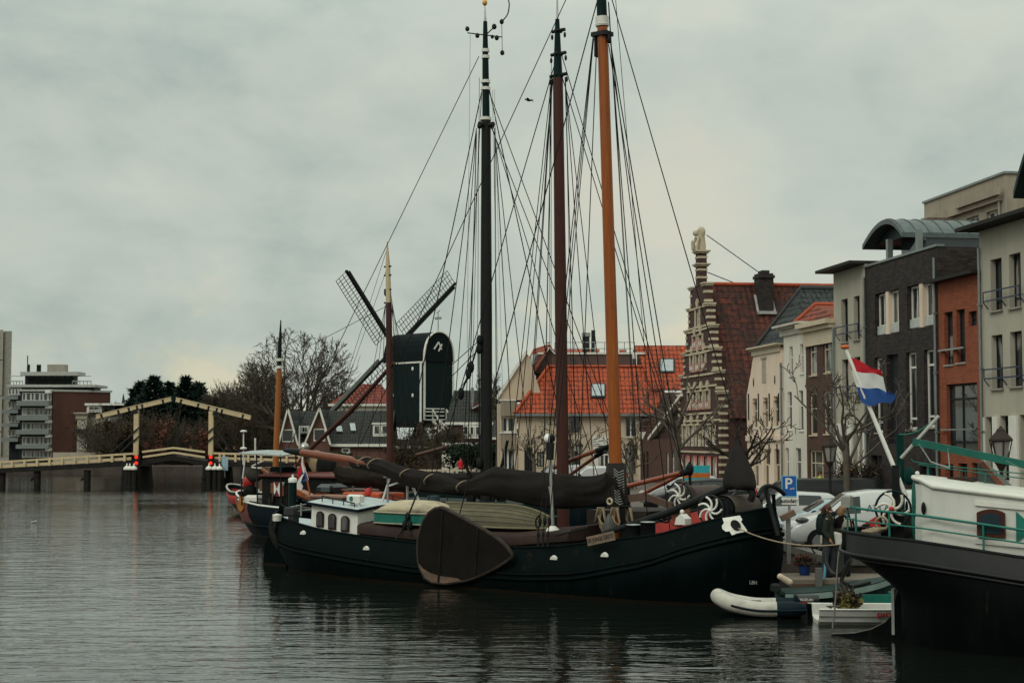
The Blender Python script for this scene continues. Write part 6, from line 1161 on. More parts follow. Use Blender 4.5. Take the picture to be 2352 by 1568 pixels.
for i, (zx0, zx1, zy) in enumerate([(1275, 1300, -20), (1252, 1326, 30), (1222, 1358, 120), (1190, 1400, 220), (1168, 1436, 310), (1160, 1455, 380), (1165, 1460, 412), (1210, 1430, 432)]):
    a = T.v('N', zx0, zy, 0); b = T.v('N', zx1, zy, 0); c = (a + b) / 2; w = (b.x - a.x) / 2
    jr.append([c + V((w * cos(2 * pi * k / 18) * (1 + .06 * sin(5 * k + i)), w * .7 * sin(2 * pi * k / 18) * (1 + .1 * sin(3 * k + i * 1.3)), .03 * sin(4 * k + i))) for k in range(18)])
q = MB(); q.loft(jr); q.build('jib_bag', sailb, th); q = MB(); q.tube(smooth_path([T.v('N', 1380, 400), T.v('N', 1430, 470), T.v('N', 1410, 540)], 4), [.07, .1] + [.09] * 7, 6); q.build('jib_tail', sailb, th)
# deck pole with ball lamp
a = T.v('M', 1618, 660, -1.15); b = T.v('M', 1596, 130, -1.15); q = MB(); q.tube([a, T.v('M', 1606, 340, -1.15), b], [.06, .05, .05], 8); q.tube([a + V((.0, 0, .6)), T.v('M', 1590, 330, -1.15)], .03, 6); pl = q.build('deck_pole', mat('polished_steel', (.35, .35, .33), .25, .9), th)
q = MB(); q.lathe([(.2, a.z - .06), (.19, a.z + .02), (.07, a.z + .12)], (a.x, a.y, 0), 12); q.build('pole_foot', wht, pl); q = MB(); q.tube([b, T.v('O', 1390, 170, -1.15)], [.1, .13], 8); q.build('lamp_neck', iron, pl)
cb = T.v('O', 1372, 115, -1.15); q = MB(); q.ball(cb, .135, 14, 10); q.build('lamp_globe', mat('white_glass_globe', (.75, .75, .7), .25), pl); q = MB(); q.ball(cb + V((.06, .03, 0)), .125, 14, 10); q.build('lamp_hood', blk, pl)
# rudder with fender net at the stern
q = MB(); q.prism([(-.9, -.6), (.3, -.6), (.25, 1.9), (-.05, 2.0), (-.3, 1.3), (-.75, .7)], -.06, .06); q.build('rudder', hm1, th)
for i, (tt, v0, v1, r_) in enumerate(((.006, .98, .66, .09), (.016, 1.0, .6, .1), (.03, 1.0, .56, .1), (.055, 1.0, .6, .08))):
    n_ = [HT.pos(tt, lerp(v0, v1, k / 4), -1, -.0 - .04 * sin(pi * k / 4)) for k in range(5)]
    q = MB(); q.tube(smooth_path(n_, 4), [r_ * (.5 + .5 * sin(pi * (.15 + .7 * k / 16))) for k in range(17)], 7); q.build('rope_fender', mat('tarred_rope', (.018, .018, .016), .9, var=.4, scale=12, bump=.6), th)
q = MB(); a = T.v('J', 725, 740, -1.2); b = T.v('J', 812, 740, -1.2); q.cbox(a.x, b.x, -1.4, -1.05, a.z - .1, T.v('J', 725, 698, -1.2).z, .04); q.box(a.x + .15, b.x - .05, -1.35, -1.1, 1.4, a.z - .1); q.build('stern_winch', mat('dark_grey_winch', (.04, .043, .042), .6), th)
q = MB(); q.tube([T.v('J', 842, 665, -1.3), T.v('J', 840, 780, -1.3)], .03, 6); q.tube([T.v('J', 745, 700, -1.2), T.v('J', 940, 665, -1.2)], .02, 5); q.tube([T.v('J', 750, 745, -1.2), T.v('J', 935, 720, -1.2)], .02, 5); q.build('stern_rail', steel, th)
q = MB(); q.lathe([(.14, 1.55), (.15, 1.72), (.16, 1.75), (.02, 1.78)], (1.25, -1.35, 0), 10); q.build('stern_bollard', wht, th)
# standing rigging
hd = mpt(15.7); sh = []
for k in range(3): sh.append((hd + V((-.2, -.15, -.1 * k)), T.v('M', 1506 + 38 * k, 690, -2.1)))
for k in range(3): sh.append((hd + V((.15, .15, -.1 * k)), V((13.2 + .75 * k, 2.1, 1.5))))
sh.append((mpt(17.8), T.px(1735, 1131, 0))); sh.append((T.px(1378, -169, 0), T.px(828, 1020, 0)))
sh += [(mpt(17), V((9.2, -1.95, 1.2))), (mpt(15.3) + V((.2, 0, 0)), T.px(1546, 1050, 0)), (mpt(15.3) + V((-.22, 0, 0)), T.px(1330, 1095, 0))]
lines(th, sh, 'shroud', r=.017)
lines(th, [(mpt(16.5) + V((.25, 0, 0)), mpt(3.6) + V((.6, .2, 0))), (mpt(16.5) + V((.3, -.1, 0)), mpt(3.4) + V((.85, -.2, 0))), (T.v('O', 2105, 540, -.3), T.v('O', 2135, 900, -.3)), (T.v('O', 2150, 540, -.3), T.v('O', 2165, 900, -.3)), (mpt(18) + V((.4, 0, 0)), T.px(1497, 1000, 0))], 'halyard', rope_d, .011)
for k in range(3):
    q = MB(); u = T.v('M', 1508 + 36 * k, 690, -2.1); w = T.v('M', 1506 + 36 * k, 785, -2.15); q.tube([u, w], .03, 5); q.ball(T.v('M', 1520 + 36 * k, 590, -2.08), (.06, .05, .13), 6, 5); q.ball(u, (.05, .05, .1), 6, 5); q.build('deadeye', rope_d, th)
q = MB(); q.tube(smooth_path([T.v('M', 1520, 545, -2.1), T.v('M', 1490, 580, -2.1), T.v('M', 1495, 640, -2.1), T.v('M', 1525, 625, -2.1)], 4), .025, 5); q.build('tackle_rope', rope_d, th)

# --- boats stowed on its deck
def upturned(name, label, cat, c, L, W, H, mt, mt2, rz, point=True, planks=5, mrim=None):
    t = thing(name, label, cat, T.M @ V(c), T.a + rz); rings = []; n = 26
    for i in range(n + 1):
        u = i / n; x = lerp(-L / 2, L / 2, u); w = W / 2 * (min(1, (.74 + .9 * u) if u < .3 else 1) if point else 1 - .25 * abs(2 * u - 1) ** 3) * ((1 - max(0, (u - .55) / .45) ** 2.2) ** .75 if point else 1); w = max(w, .03); hh = H * (.92 if not point else (1 - .55 * max(0, (u - .6) / .4) ** 2)); ring = []
        for j in range(planks + 1):
            a = pi / 2 * j / planks; ring.append((w * cos(a) ** .7 if j < planks else 0.0, hh * sin(a) ** .9)); 
            if j < planks: a2 = pi / 2 * (j + .96) / planks; ring.append((max(0, w * cos(a2) ** .7 - .012), hh * sin(a2) ** .9 - .012))
        r = [(x, -y, z) for y, z in ring] + [(x, y, z) for y, z in reversed(ring[:-1])]; rings.append(r)
    q = MB(); q.loft(rings, 0, False); h = q.build('hull', mt, t)
    q = MB(); rim = [V((r[0][0], r[0][1] - .02, .02)) for r in rings]; q.tube(rim, .035, 6); q.tube([V((p.x, -p.y, p.z)) for p in rim], .035, 6); q.tube([V((r[len(r) // 2][0], 0, r[len(r) // 2][2] + .01)) for r in rings], .035, 5); q.build('gunwale', mrim or mt2, t); return t, rings
olive = mat('weathered_olive_paint', (.095, .085, .05), .75, var=.3, scale=2.5, dirt=.5, dcol=(.05, .038, .03), stretch=(.5, 1, 1))
upturned('rowing_boat', 'upturned olive clinker rowing boat on the brown hatch cover', 'rowing boat', (9.5, -.25, 1.63), 4.3, 1.75, .62, olive, mat('olive_rim', (.16, .14, .08), .7), radians(-4), planks=6)
t = thing('dinghy_under_cover', 'small teal dinghy upturned with flaking whitish bottom beside the white cabin', 'dinghy', T.M @ V((6.85, -.85, 1.62)), T.a); rings = []; flake = mat('flaking_cream_paint', (.42, .36, .25), .85, var=.12, scale=3, dirt=.95, dcol=(.06, .045, .035), stretch=(.6, 1.4, 1))
def tend(u, k): x = lerp(-1.2, 1.25, u); w = .68 * (1 - .25 * max(0, (u - .6) / .4) ** 2 - .12 * max(0, (.3 - u) / .3)); return x, w
q = MB(); q.loft([[(x, -w, 0), (x, -w * 1.02, .36), (x, w * 1.02, .36), (x, w, 0)] for x, w in [tend(k / 12, 0) for k in range(13)]], sm=False); q.build('hull', teal, t)
q = MB(); q.loft([[(x, w * 1.04 * cos(a), .365 + .36 * sin(a) ** .8 * (1 - abs(2 * i / 12 - 1) ** 4 * .85)) for a in [pi * k / 10 for k in range(11)]] for i, (x, w) in enumerate([tend(k / 12, 0) for k in range(13)])]); q.build('bottom', flake, t)
q = MB()
for s in (-1, 1): q.tube([(x, s * w * 1.05, .35) for x, w in [tend(k / 12, 0) for k in range(13)]], .03, 5); q.tube([(x, s * w * 1.03, .03) for x, w in [tend(k / 12, 0) for k in range(13)]], .025, 5)
q.build('gunwale', mat('pale_rubbed_rim', (.3, .27, .2), .7), t)
# ------------------------------------------------------------------ the ships moored behind it
def ship_frame(n, a): return Frame(TO + TN * n + TU * a, TANG)
def rigged_mast(par, base, top, r0, r1, m, bands=(), n=12, name='mast'):
    q = MB(); q.tube([base, base.lerp(top, .5), top], [r0, r0 * .98, r1], n); ms = q.build(name, m, par)
    for t, rr in bands: p = base.lerp(top, t); q = MB(); q.tube([p - V((0, 0, .07)), p + V((0, 0, .07))], rr, 12); q.build('mast_band', wht, ms)
    return ms
# --- second ship: red strake at the bow, oxblood mast, varnished tiller and stern
F3_ = ship_frame(4.6, -4.1); s3 = thing('sailing_barge', 'sailing barge with oxblood mast and red bow moored behind the orange masted one', 'sailing barge', F3_.o, TANG)
H3 = Hull(19.2, 4.1, [(0, 1.85), (2.5, 1.5), (6, 1.2), (12, 1.15), (16, 1.45), (17.4, 1.9), (19.2, 2.5)], bow=(3.4, 1.9), stern=(3.2, 1.9), rake=(1.0, .5), tum=.1)
q = MB(); H3.shell(q); q.build('hull', hm1, s3); q = MB(); H3.deck(q, .2); q.build('deck', deckm, s3)
def panel(H, par, name, v0, v1, t0, t1, m, sides=(-1,), off=.015, n=16):
    q = MB()
    for sd_ in sides: q.loft([[H.pos(t, lerp(v0, v1, k / 3), sd_, -off) for k in range(4)] for t in [lerp(t0, t1, j / n) for j in range(n + 1)]], 0, True, False, False)
    return q.build(name, m, par)
panel(H3, s3, 'red_strake', .74, .985, .845, .985, mat('vermilion_strake', (.33, .02, .012), .5, var=.2), (-1, 1)); panel(H3, s3, 'teal_strake', .72, .985, .70, .80, teal, (-1,)); panel(H3, s3, 'stern_panel', .72, .97, .0, .05, mat('rose_stern_panel', (.32, .07, .06), .5), (-1, 1))
q = MB(); H3.rail(q, 1, .06, off=-.02); q.build('gunwale', mat('dark_green_rail', (.01, .02, .018), .3), s3); q = MB(); H3.rail(q, 1, .045, side=(-1, 1), off=.0, t0=0, t1=.05, n=10); q.build('white_stern_rail', wht, s3)
c = hull_pt(H3, F3_, 'N', 596, 700, .03); q = MB(); q.lathe([(.13, 0), (.13, .04), (.06, .05)], (0, 0, 0), 12); q.v = [V((c.x + p.x, c.y - p.z, c.z + p.y)) for p in q.v]; po = q.build('porthole', blk, s3); q = MB(); q.ball(c + V((0, -.05, 0)), (.05, .015, .05), 8, 5); q.build('pane', mat('pale_port_glass', (.5, .6, .6), .2), po)
q = MB(); c = hull_pt(H3, F3_, 'N', 715, 690, .06)
for k in range(6): q.ring(c + V((.015 * k, -.01 * k, 0)), .2 + .012 * k, .014, 'y', 16, 4)
q.build('rope_coil', mat('red_brown_rope', (.17, .06, .035), .9), s3)
q = MB(); q.box(14.2, 16.4, -1.3, 1.3, 1.2, 2.0); q.build('fore_cabin', mat('dark_brown_coaming', (.03, .023, .02), .6), s3); q = MB(); q.box(3.2, 6.0, -1.35, 1.35, 1.1, 1.72); q.build('aft_cabin', mat('pink_orange_deckhouse', (.4, .12, .075), .5), s3); q = MB(); q.box(6.2, 11.5, -1.3, 1.3, 1.0, 1.62); q.build('hatch', mat('dark_green_hatch', (.014, .022, .02), .6), s3)
# tiller: a long wavy varnished plank over the stern
pts = [F3_.v('Q', *p, -.2) for p in ((1062, 775), (1150, 800), (1250, 850), (1330, 860), (1400, 835), (1490, 815), (1600, 845), (1740, 872))]
q = MB(); sp_ = smooth_path(pts, 4); q.loft([[p + V((0, a, b)) for a, b in ((-.1, -.1), (.25, -.1), (.25, .09), (-.1, .09))] for p in sp_], sm=False); q.build('tiller', orangew, s3); q = MB(); q.tube([sp_[0] + V((-.15, .07, 0)), sp_[0] + V((-.2, .07, -1.6))], .09, 6); q.build('rudder_head', blk, s3)
q = MB(); q.prism([(-.6, -.6), (.2, -.6), (.1, 1.95), (-.25, 1.9)], -.06, .06); q.build('rudder', hm1, s3)
b3 = F3_.px(1294, 1092, 0); b3.z = 1.1; t3 = F3_.px(1281.5, 180, 0); mx = rigged_mast(s3, b3, t3, .2, .165, oxb, ()); tt = F3_.px(1280, 45, 0); d3 = (tt - t3)
q = MB(); q.tube([t3, tt], [.155, .07], 10); q.build('mast_top', dgreen, mx); q = MB(); q.tube([tt, tt + V((0, 0, 1.1))], [.05, .015], 6); q.build('pennant_spike', mat('grey_white_spike', (.5, .52, .49), .6), mx); q = MB()
for zy, w in ((207, .26), (362, .3), (505, .34)): p = F3_.v('K', 778, zy, 0); q.tube([p - V((w, 0, 0)), p + V((w, 0, 0))], .06, 6); q.tube([p - V((0, w * .6, 0)), p + V((0, w * .6, 0))], .06, 6); q.ball(p + V((w, 0, -.18)), (.05, .05, .1), 6, 4); q.ball(p + V((-w, 0, -.18)), (.05, .05, .1), 6, 4)
q.build('hounds', iron, mx)
hd3 = F3_.v('K', 778, 520, 0); L_ = [(hd3 + V((-.2, -.1, -.08 * k)), V((b3.x - .9 + .8 * k, -2.0, 1.25))) for k in range(3)] + [(hd3 + V((.2, .1, -.08 * k)), V((b3.x - .9 + .8 * k, 2.0, 1.25))) for k in range(3)]
L_ += [(F3_.v('K', 800, 370, 0), F3_.v('N', 815, 275, 0)), (hd3 + V((.15, 0, 0)), F3_.v('N', 800, 300, 0)), (F3_.v('K', 770, 370, 0), V((b3.x - 4.5, -1.9, 1.2))), (hd3 + V((-.25, 0, 0)), F3_.px(1210, 1120, 0)), (hd3 + V((-.22, 0, 0)), F3_.px(1180, 1110, 0))]
lines(s3, L_, 'shroud', r=.017); lines(s3, [(hd3 + V((.3, 0, -.1)), b3 + V((.55, -.2, 1))), (hd3 + V((-.28, -.1, 0)), b3 + V((-.4, -.2, .8))), (tt - V((.25, 0, 1.2)), b3 + V((-.5, 0, 2)))], 'halyard', rope_d, .011)
q = MB(); q.tube([F3_.v('N', 250, 408, -.4), F3_.v('N', 755, 285, -.2)], .07, 8); q.tube([F3_.v('N', 370, 500, .2), F3_.v('N', 755, 300, .1)], .06, 8); q.build('bowsprit_spar', mat('bright_red_brown_spar', (.24, .055, .025), .35, coat=.3), s3); q = MB(); q.tube([F3_.v('N', 745, 292, -.1), F3_.v('N', 860, 265, 0)], .1, 8); q.tube([F3_.v('N', 845, 180, 0), F3_.v('N', 850, 360, 0), F3_.v('N', 862, 450, 0)], .05, 6); q.ball(F3_.v('N', 848, 250, 0), (.14, .1, .2), 8, 5); q.build('spar_iron', blk, s3)
q = MB(); q.tube([F3_.v('O', 1625, 410, .6), F3_.v('O', 2000, 268, .6)], .07, 8); q.tube([F3_.v('O', 1650, 585, .9), F3_.v('O', 2000, 335, .9)], .06, 8); q.tube([F3_.v('O', 1440, 495, .6), F3_.v('O', 1510, 460, .6)], .07, 8); q.build('raised_spar', redw, s3); q = MB(); q.tube([F3_.v('O', 1990, 275, .6), F3_.v('O', 2160, 215, .6)], .085, 6); q.tube([F3_.v('O', 1980, 345, .9), F3_.v('O', 2080, 285, .8)], .08, 6); q.build('spar_iron', blk, s3)
spoked_wheel(s3, F3_.v('N', 747, 500, -.8), .42, wht, iron, 7); w3 = F3_.v('N', 930, 500, 0); q = MB(); q.tube([(w3.x, -.6, w3.z), (w3.x, .9, w3.z)], .34, 12); q.build('windlass_drum', mat('brown_drum_cover', (.075, .055, .048), .8, bump=.3), s3)
q = MB(); q.beam(F3_.v('N', 265, 520, -.9), F3_.v('N', 450, 500, -.9), .12, .22); q.beam(F3_.v('N', 450, 505, -.9), F3_.v('N', 690, 590, -.9), .1, .2); q.build('deck_beam', mat('worn_brown_beam', (.11, .065, .05), .7), s3)
up3 = [(60, 500), (140, 470), (300, 478), (500, 440), (700, 400), (900, 420), (1100, 400)]; lo3 = [(60, 530), (140, 560), (300, 600), (500, 640), (700, 660), (900, 640), (1100, 600)]
bundle(s3, F3_, [(1165, 330), (1230, 345), (1400, 360), (1550, 365), (1900, 430), (2352, 480)], [(1165, 440), (1230, 500), (1400, 510), (1550, 520), (1900, 560), (2352, 600)], mat('dark_brown_sail', (.017, .0135, .011), .9, var=.35, bump=.35), vw='J', seed=8, fat=.5, nst=50, fold=.14)
for a, b, r, m in (((1295, 330), (1315, 575), .04, steel), ((1438, 480), (1420, 600), .04, iron), ((1450, 450), (1480, 600), .04, rope_l)): q = MB(); q.tube([F3_.v('J', *a, .2), F3_.v('J', *b, .2)], r, 6); q.build('sail_crutch', m, s3)
q = MB(); a = F3_.v('a', 830, 360, 0); b = F3_.v('a', 1000, 265, 0); q.cbox(a.x, b.x, -.4, .5, a.z, b.z, .12); q.build('wheel_shelter', glsb, s3)
q = MB(); a = F3_.v('a', 1090, 420, -.6); b = F3_.v('a', 1560, 385, -.6); q.cbox(a.x, b.x, -.7, .6, a.z - .1, b.z, .04); q.build('orange_hatch', mat('orange_hatch', (.42, .08, .03), .5), s3); q = MB(); q.lathe([(.12, 0), (.13, .2), (.02, .25)], F3_.v('a', 1395, 408, -.7), 8); q.build('red_cap', red_p, s3)
q = MB(); q.tube([F3_.v('a', 1050, 340, .2), F3_.v('a', 1200, 385, .2)], .04, 5); q.cbox(F3_.v('a', 1060, 345, .3).x, F3_.v('a', 1370, 345, .3).x, .2, 1.0, F3_.v('a', 1060, 365, .3).z, F3_.v('a', 1060, 325, .3).z, .05); q.build('skylight_box', mat('varnished_skylight', (.13, .05, .03), .4), s3)
# ensign at its stern
fb = F3_.v('Q', 1290, 770, -.1); ft = F3_.v('Q', 1160, 235, -.1); wb = F3_.M @ fb; t = thing('ship_ensign', 'small red white and blue flag hanging from a leaning varnished staff', 'flag', wb, TANG); ft = ft - fb
q = MB(); q.tube([V((0, 0, -.3)), ft], [.035, .025], 6); q.ball(ft + V((-.01, 0, .03)), .04, 6, 4); q.build('flagstaff', orangew, t)
red_f = mat('flag_red', (.42, .012, .02), .8, var=.12); whi_f = mat('flag_white', (.6, .6, .58), .8, var=.06); blu_f = mat('flag_blue', (.02, .075, .26), .8, var=.12)
def fp(x, y, yy=0): return F3_.v('Q', x, y, -.12) - fb + V((0, yy, 0))
def cloth(par, cols, m, name): q = MB(); q.loft([[V(p) for p in c] for c in cols], 0, True, False, False); q.loft([[V(p) + V((0, .012, 0)) for p in c] for c in cols], 0, True, False, False); return q.build(name, m, par, norm=False)
# hoist runs down the staff; the fly hangs
def fold(p, k): return p + V((0, .09 * sin(k * 2.3), 0))
def strip_f(L, R, n=8): return [[fold(fp(*L[0]).lerp(fp(*L[1]), i / n), i * .7), fold(fp(*R[0]).lerp(fp(*R[1]), i / n), i * .7 + .6)] for i in range(n + 1)]
cloth(t, [[fp(1152, 240), fp(1163, 240, -.03)], [fp(1130, 380, .05), fp(1168, 400, -.06)], [fp(1105, 520, -.05), fp(1168, 500, .06)], [fp(1098, 610, .03), fp(1162, 505, -.03)]], red_f, 'red_stripe')
cloth(t, [[fp(1160, 245, -.02), fp(1165, 240)], [fp(1168, 400, -.06), fp(1188, 400, .02)], [fp(1165, 505, .03), fp(1212, 500, -.05)], [fp(1098, 610, .03), fp(1165, 640, -.08)], [fp(1082, 700, -.03), fp(1160, 700, .05)], [fp(1076, 762, .02), fp(1158, 768, -.03)]], whi_f, 'white_stripe')
cloth(t, [[fp(1166, 508, -.03), fp(1212, 498, -.02)], [fp(1163, 570, .05), fp(1235, 560, -.05)], [fp(1160, 640, -.06), fp(1250, 616, .03)]], blu_f, 'blue_stripe'); cloth(t, [[fp(1190, 400), fp(1200, 420)], [fp(1212, 498), fp(1222, 500)], [fp(1238, 570), fp(1246, 572)], [fp(1250, 616), fp(1254, 618)]], whi_f, 'hoist_edge')

# --- third ship: dark blue hull with oxblood stern panels, dark deckhouse, white awning, tarred mast
F4 = ship_frame(11.0, -14.55); s4 = thing('houseboat_barge', 'dark blue barge with tarred mast, oxblood deckhouse roof and white awning', 'barge', F4.o, TANG)
zsh = [(0, F4.v('d', 330, 240, -.2).z), (1.2, F4.v('d', 380, 430, -1.4).z), (3, F4.v('d', 800, 565, -2.0).z), (5, F4.v('d', 1400, 640, -2.1).z), (12, 1.35), (17, 1.7), (20.8, 2.4)]
H4 = Hull(20.8, 4.5, zsh, bow=(3.4, 1.9), stern=(3.0, 2.0), rake=(1.7, .6), tum=.06)
q = MB(); H4.shell(q); q.build('hull', hm4, s4); q = MB(); H4.deck(q, .25); q.build('deck', deckm, s4)
panel(H4, s4, 'stern_panel', .56, .97, 0, .1, mat('oxblood_panel', (.13, .034, .028), .5, var=.15), (-1, 1)); q = MB(); H4.rail(q, .955, .05, side=(-1,), off=.01, t0=.05, t1=.6); q.build('white_line', wht, s4); q = MB(); H4.rail(q, 1, .05, t0=0, t1=.05, n=10); q.build('stern_rail', wht, s4); q = MB(); H4.rail(q, .55, .05, off=.02); q.build('rubbing_strake', hm4, s4)
q = MB(); 
for k in range(5):
    x = lerp(390, 500, k / 4); a = hull_pt(H4, F4, 'd', 430 + 20 * k, 400, .05); b = hull_pt(H4, F4, 'd', x, 800 - 30 * abs(k - 2), .05); c = hull_pt(H4, F4, 'd', x + 25, 420, .05); q.tube(smooth_path([a, a.lerp(b, .5) + V((-.05, 0, 0)), b, b.lerp(c, .5) + V((.06, 0, 0)), c], 4), .028, 5)
q.build('orange_rope', mat('orange_rope', (.42, .17, .03), .8), s4)
# deckhouse
ha, hb_ = F4.v('Q', 560, 920, -1.5), F4.v('Q', 1640, 560, -1.5); hx0, hx1 = F4.v('Q', 600, 700, -1.5).x, F4.v('J', 1150, 500, -1.5).x + 1.2
zt0 = F4.v('Q', 600, 535, -1.5).z; zt1 = F4.v('Q', 1000, 590, -1.5).z; zt = (zt0 + zt1) / 2
q = MB(); q.box(hx0, hx1, -1.55, 1.55, .9, zt - .01); hs = q.build('deckhouse', blk2, s4); q = MB(); q.loft([[(x, y, z) for y, z in ((-1.7, zt), (-1.7, zt + .07), (0, zt + .2), (1.7, zt + .07), (1.7, zt))] for x in (hx0 - .1, hx1 + .1)], sm=False); q.build('deckhouse_roof', mat('oxblood_roof', (.10, .024, .02), .6, var=.15, dirt=.2), s4)
a, b = F4.v('Q', 765, 845, -1.6), F4.v('Q', 850, 640, -1.6); q = MB(); q.box(a.x, b.x, -1.62, -1.57, a.z, b.z, 0); mx_, mz = (a.x + b.x) / 2, (a.z + b.z) / 2
for v in ([(a.x, a.z), (a.x, b.z), (mx_, mz)], [(b.x, a.z), (mx_, mz), (b.x, b.z)]): q.prism(v, -1.64, -1.625, 1)
q.build('shutter', [mat('oxblood_shutter', (.16, .02, .022), .5), wht], hs); q = MB(); c, d_ = F4.v('Q', 715, 800, -1.58), F4.v('Q', 765, 655, -1.58); q.box(c.x, d_.x, -1.6, -1.552, c.z, d_.z); c, d_ = F4.v('Q', 880, 840, -1.58), F4.v('Q', 900, 690, -1.58); q.box(c.x, d_.x, -1.6, -1.552, c.z, d_.z); q.build('window_post', redw, hs)
c, d_ = F4.v('Q', 680, 945, -1.7), F4.v('Q', 755, 800, -1.7); q = MB(); q.prism([(c.x, c.z), (d_.x - .1, c.z), (d_.x, d_.z), (c.x + .1, d_.z)], -1.72, -1.68); lad = q.build('step_board', mat('grey_brown_board', (.07, .058, .048), .8), s4); q = MB()
for i in range(3):
    for j in range(2): x = lerp(c.x + .1, d_.x - .12, (j + .5) / 2); z = lerp(c.z, d_.z, (i + .5) / 3); q.box(x - .05, x + .05, -1.729, -1.721, z - .07, z + .07)
q.build('hand_hole', blk2, lad)
q = MB(); c = F4.v('Q', 750, 420, -.5); d_ = F4.v('Q', 920, 520, -.5); q.cbox(c.x, d_.x, -.7, .1, zt + .16, c.z, .06); q.build('green_locker', dgreen, s4); q = MB(); c = F4.v('Q', 595, 440, .3); d_ = F4.v('Q', 690, 500, .3); q.prism([(c.x, zt + .1), (d_.x, zt + .1), (d_.x - .1, c.z - .15), (c.x, c.z)], .2, .3); q.build('varnished_board', orangew, s4)
# awning on posts
aw = [F4.v('Q', 262, 222, -1.4), F4.v('Q', 600, 290, -1.6), F4.v('Q', 1050, 262, -.6), F4.v('Q', 905, 203, 1.6), F4.v('Q', 320, 203, 1.2)]; za = sum(p.z for p in aw) / 5
ax0, ax1 = F4.v('Q', 262, 230, -1.6).x, F4.v('Q', 1050, 262, -1.0).x
q = MB(); q.loft([[(x, y, za + dz + .12 * (1 - (y / 1.7) ** 2)) for y in (-1.7, -.85, 0, .85, 1.7)] + [(x, y, za + dz - .05 + .12 * (1 - (y / 1.7) ** 2)) for y in (1.7, .85, 0, -.85, -1.7)] for x, dz in ((ax0, .05), ((ax0 + ax1) / 2, .02), (ax1, -.04))], sm=False); q.build('awning', mat('grey_white_awning', (.30, .33, .325), .55, var=.06, dirt=.2), s4)
for x in (ax0 + .1, (ax0 + ax1) / 2 - .3, ax1 - .2):
    for s in (-1.6, 1.6): q = MB(); q.tube([(x, s, za), (x + .1, s, 1.3)], .035, 5); q.build('awning_post', iron, s4)
q = MB(); q.tube([F4.v('Q', 350, 280, -1.6), F4.v('Q', 310, 590, -1.6)], .035, 5); q.build('boat_hook', wht, s4)
for c0, r_, m_ in (((400, 640), (.3, .25, .3), red_p), ((340, 690), (.1, .1, .13), red_p), ((480, 540), (.45, .35, .3), mat('grey_canvas_heap', (.05, .045, .038), .9, bump=.5)), ((420, 770), (.35, .3, .3), blk2)): p = F4.v('Q', *c0, -1.0); q = MB(); q.ball(p, r_, 10, 6); q.build('stern_bundle', m_, s4)
p = F4.v('d', 810, 440, -1.3); q = MB(); q.cbox(p.x - .45, p.x + .4, -1.5, -1.0, p.z - .12, p.z + .14, .1); q.build('white_locker', wht, s4); q = MB(); q.tube([F4.v('Q', 900, 655, -1.6), F4.v('Q', 895, 690, -1.6)], .06, 6); q.tube([F4.v('Q', 900, 640, -1.6), F4.v('Q', 900, 665, -1.6)], .08, 6); q.build('deck_lamp', steel, s4)
q = MB(); q.tube(smooth_path([F4.v('Q', 600, 340, 0), F4.v('Q', 450, 410, 0), F4.v('Q', 480, 440, 0), F4.v('Q', 590, 440, 0)], 4), .04, 5); q.build('white_hoop', wht, s4)
for p0, m_, r_ in (((1360, 370), mat('tan_canvas', (.3, .22, .13), .9, bump=.5), (.7, .3, .55)), ((1300, 430), blk2, (.5, .3, .5)), ((1500, 430), blk2, (.45, .4, .7))): p = F4.v('Q', *p0, .2); q = MB(); q.ball(p, r_, 12, 7); q.build('canvas_bundle', m_, s4)
b4 = F4.px(1117, 1090, 0); b4.z = 1.2; t4 = F4.px(1116.5, 275, 0); m4 = rigged_mast(s4, b4, t4, .24, .185, blkm)
q = MB(); t4b = F4.px(1114.5, 50, 0); q.tube([t4, F4.px(1115, 140, 0), t4b], [.15, .125, .08], 10); q.build('mast_top', dgreen, m4); q = MB(); q.tube([t4b, F4.px(1113.7, 15, 0)], [.06, .02], 6); q.build('spike', mat('grey_white_spike', (.5, .52, .49), .6), m4); q = MB(); p = F4.v('K', 285, 20, 0); q.ball(p, (.1, .1, .13), 10, 7); q.build('gilded_ball', mat('gilding', (.6, .3, .04), .35, .3), m4)
for zy, rr in ((340, .155), (383, .16), (548, .19), (595, .19), (797, .23)): p = F4.v('K', 290, zy, 0); q = MB(); q.tube([p - V((0, 0, .06)), p + V((0, 0, .06))], rr, 12); q.build('mast_band', wht, m4)
q = MB(); p = F4.v('K', 293, 840, 0); q.tube([p - V((.38, 0, 0)), p + V((.38, 0, 0))], .1, 8); q.tube([p - V((0, .4, 0)), p + V((0, .4, 0))], .1, 8); q.build('hounds', iron, m4)
q = MB(); q.tube([F4.v('K', 170, 222, 0), F4.v('K', 400, 250, 0)], .025, 5); q.tube([F4.v('K', 300, 228, 0), F4.v('K', 345, 185, 0)], .025, 5)
for p0, r_ in (((168, 195), .09), ((235, 240), .09), ((335, 248), .07), ((365, 255), .09), ((348, 180), .1), ((398, 147), .09), ((402, 355), .09)): q.ball(F4.v('K', *p0, 0), (r_, r_, r_ * 1.2), 8, 5)
q.tube([F4.v('K', 398, 150, 0), F4.v('K', 402, 350, 0)], .015, 4); q.build('masthead_yard', iron, m4)
q = MB(); q.tube(smooth_path([F4.v('K', 300, -5, 0), F4.v('K', 380, -40, 0), F4.v('K', 443, 0, 0), F4.v('K', 440, 90, 0), F4.v('K', 400, 145, 0)], 4), .025, 5); q.build('masthead_cable', iron, m4)
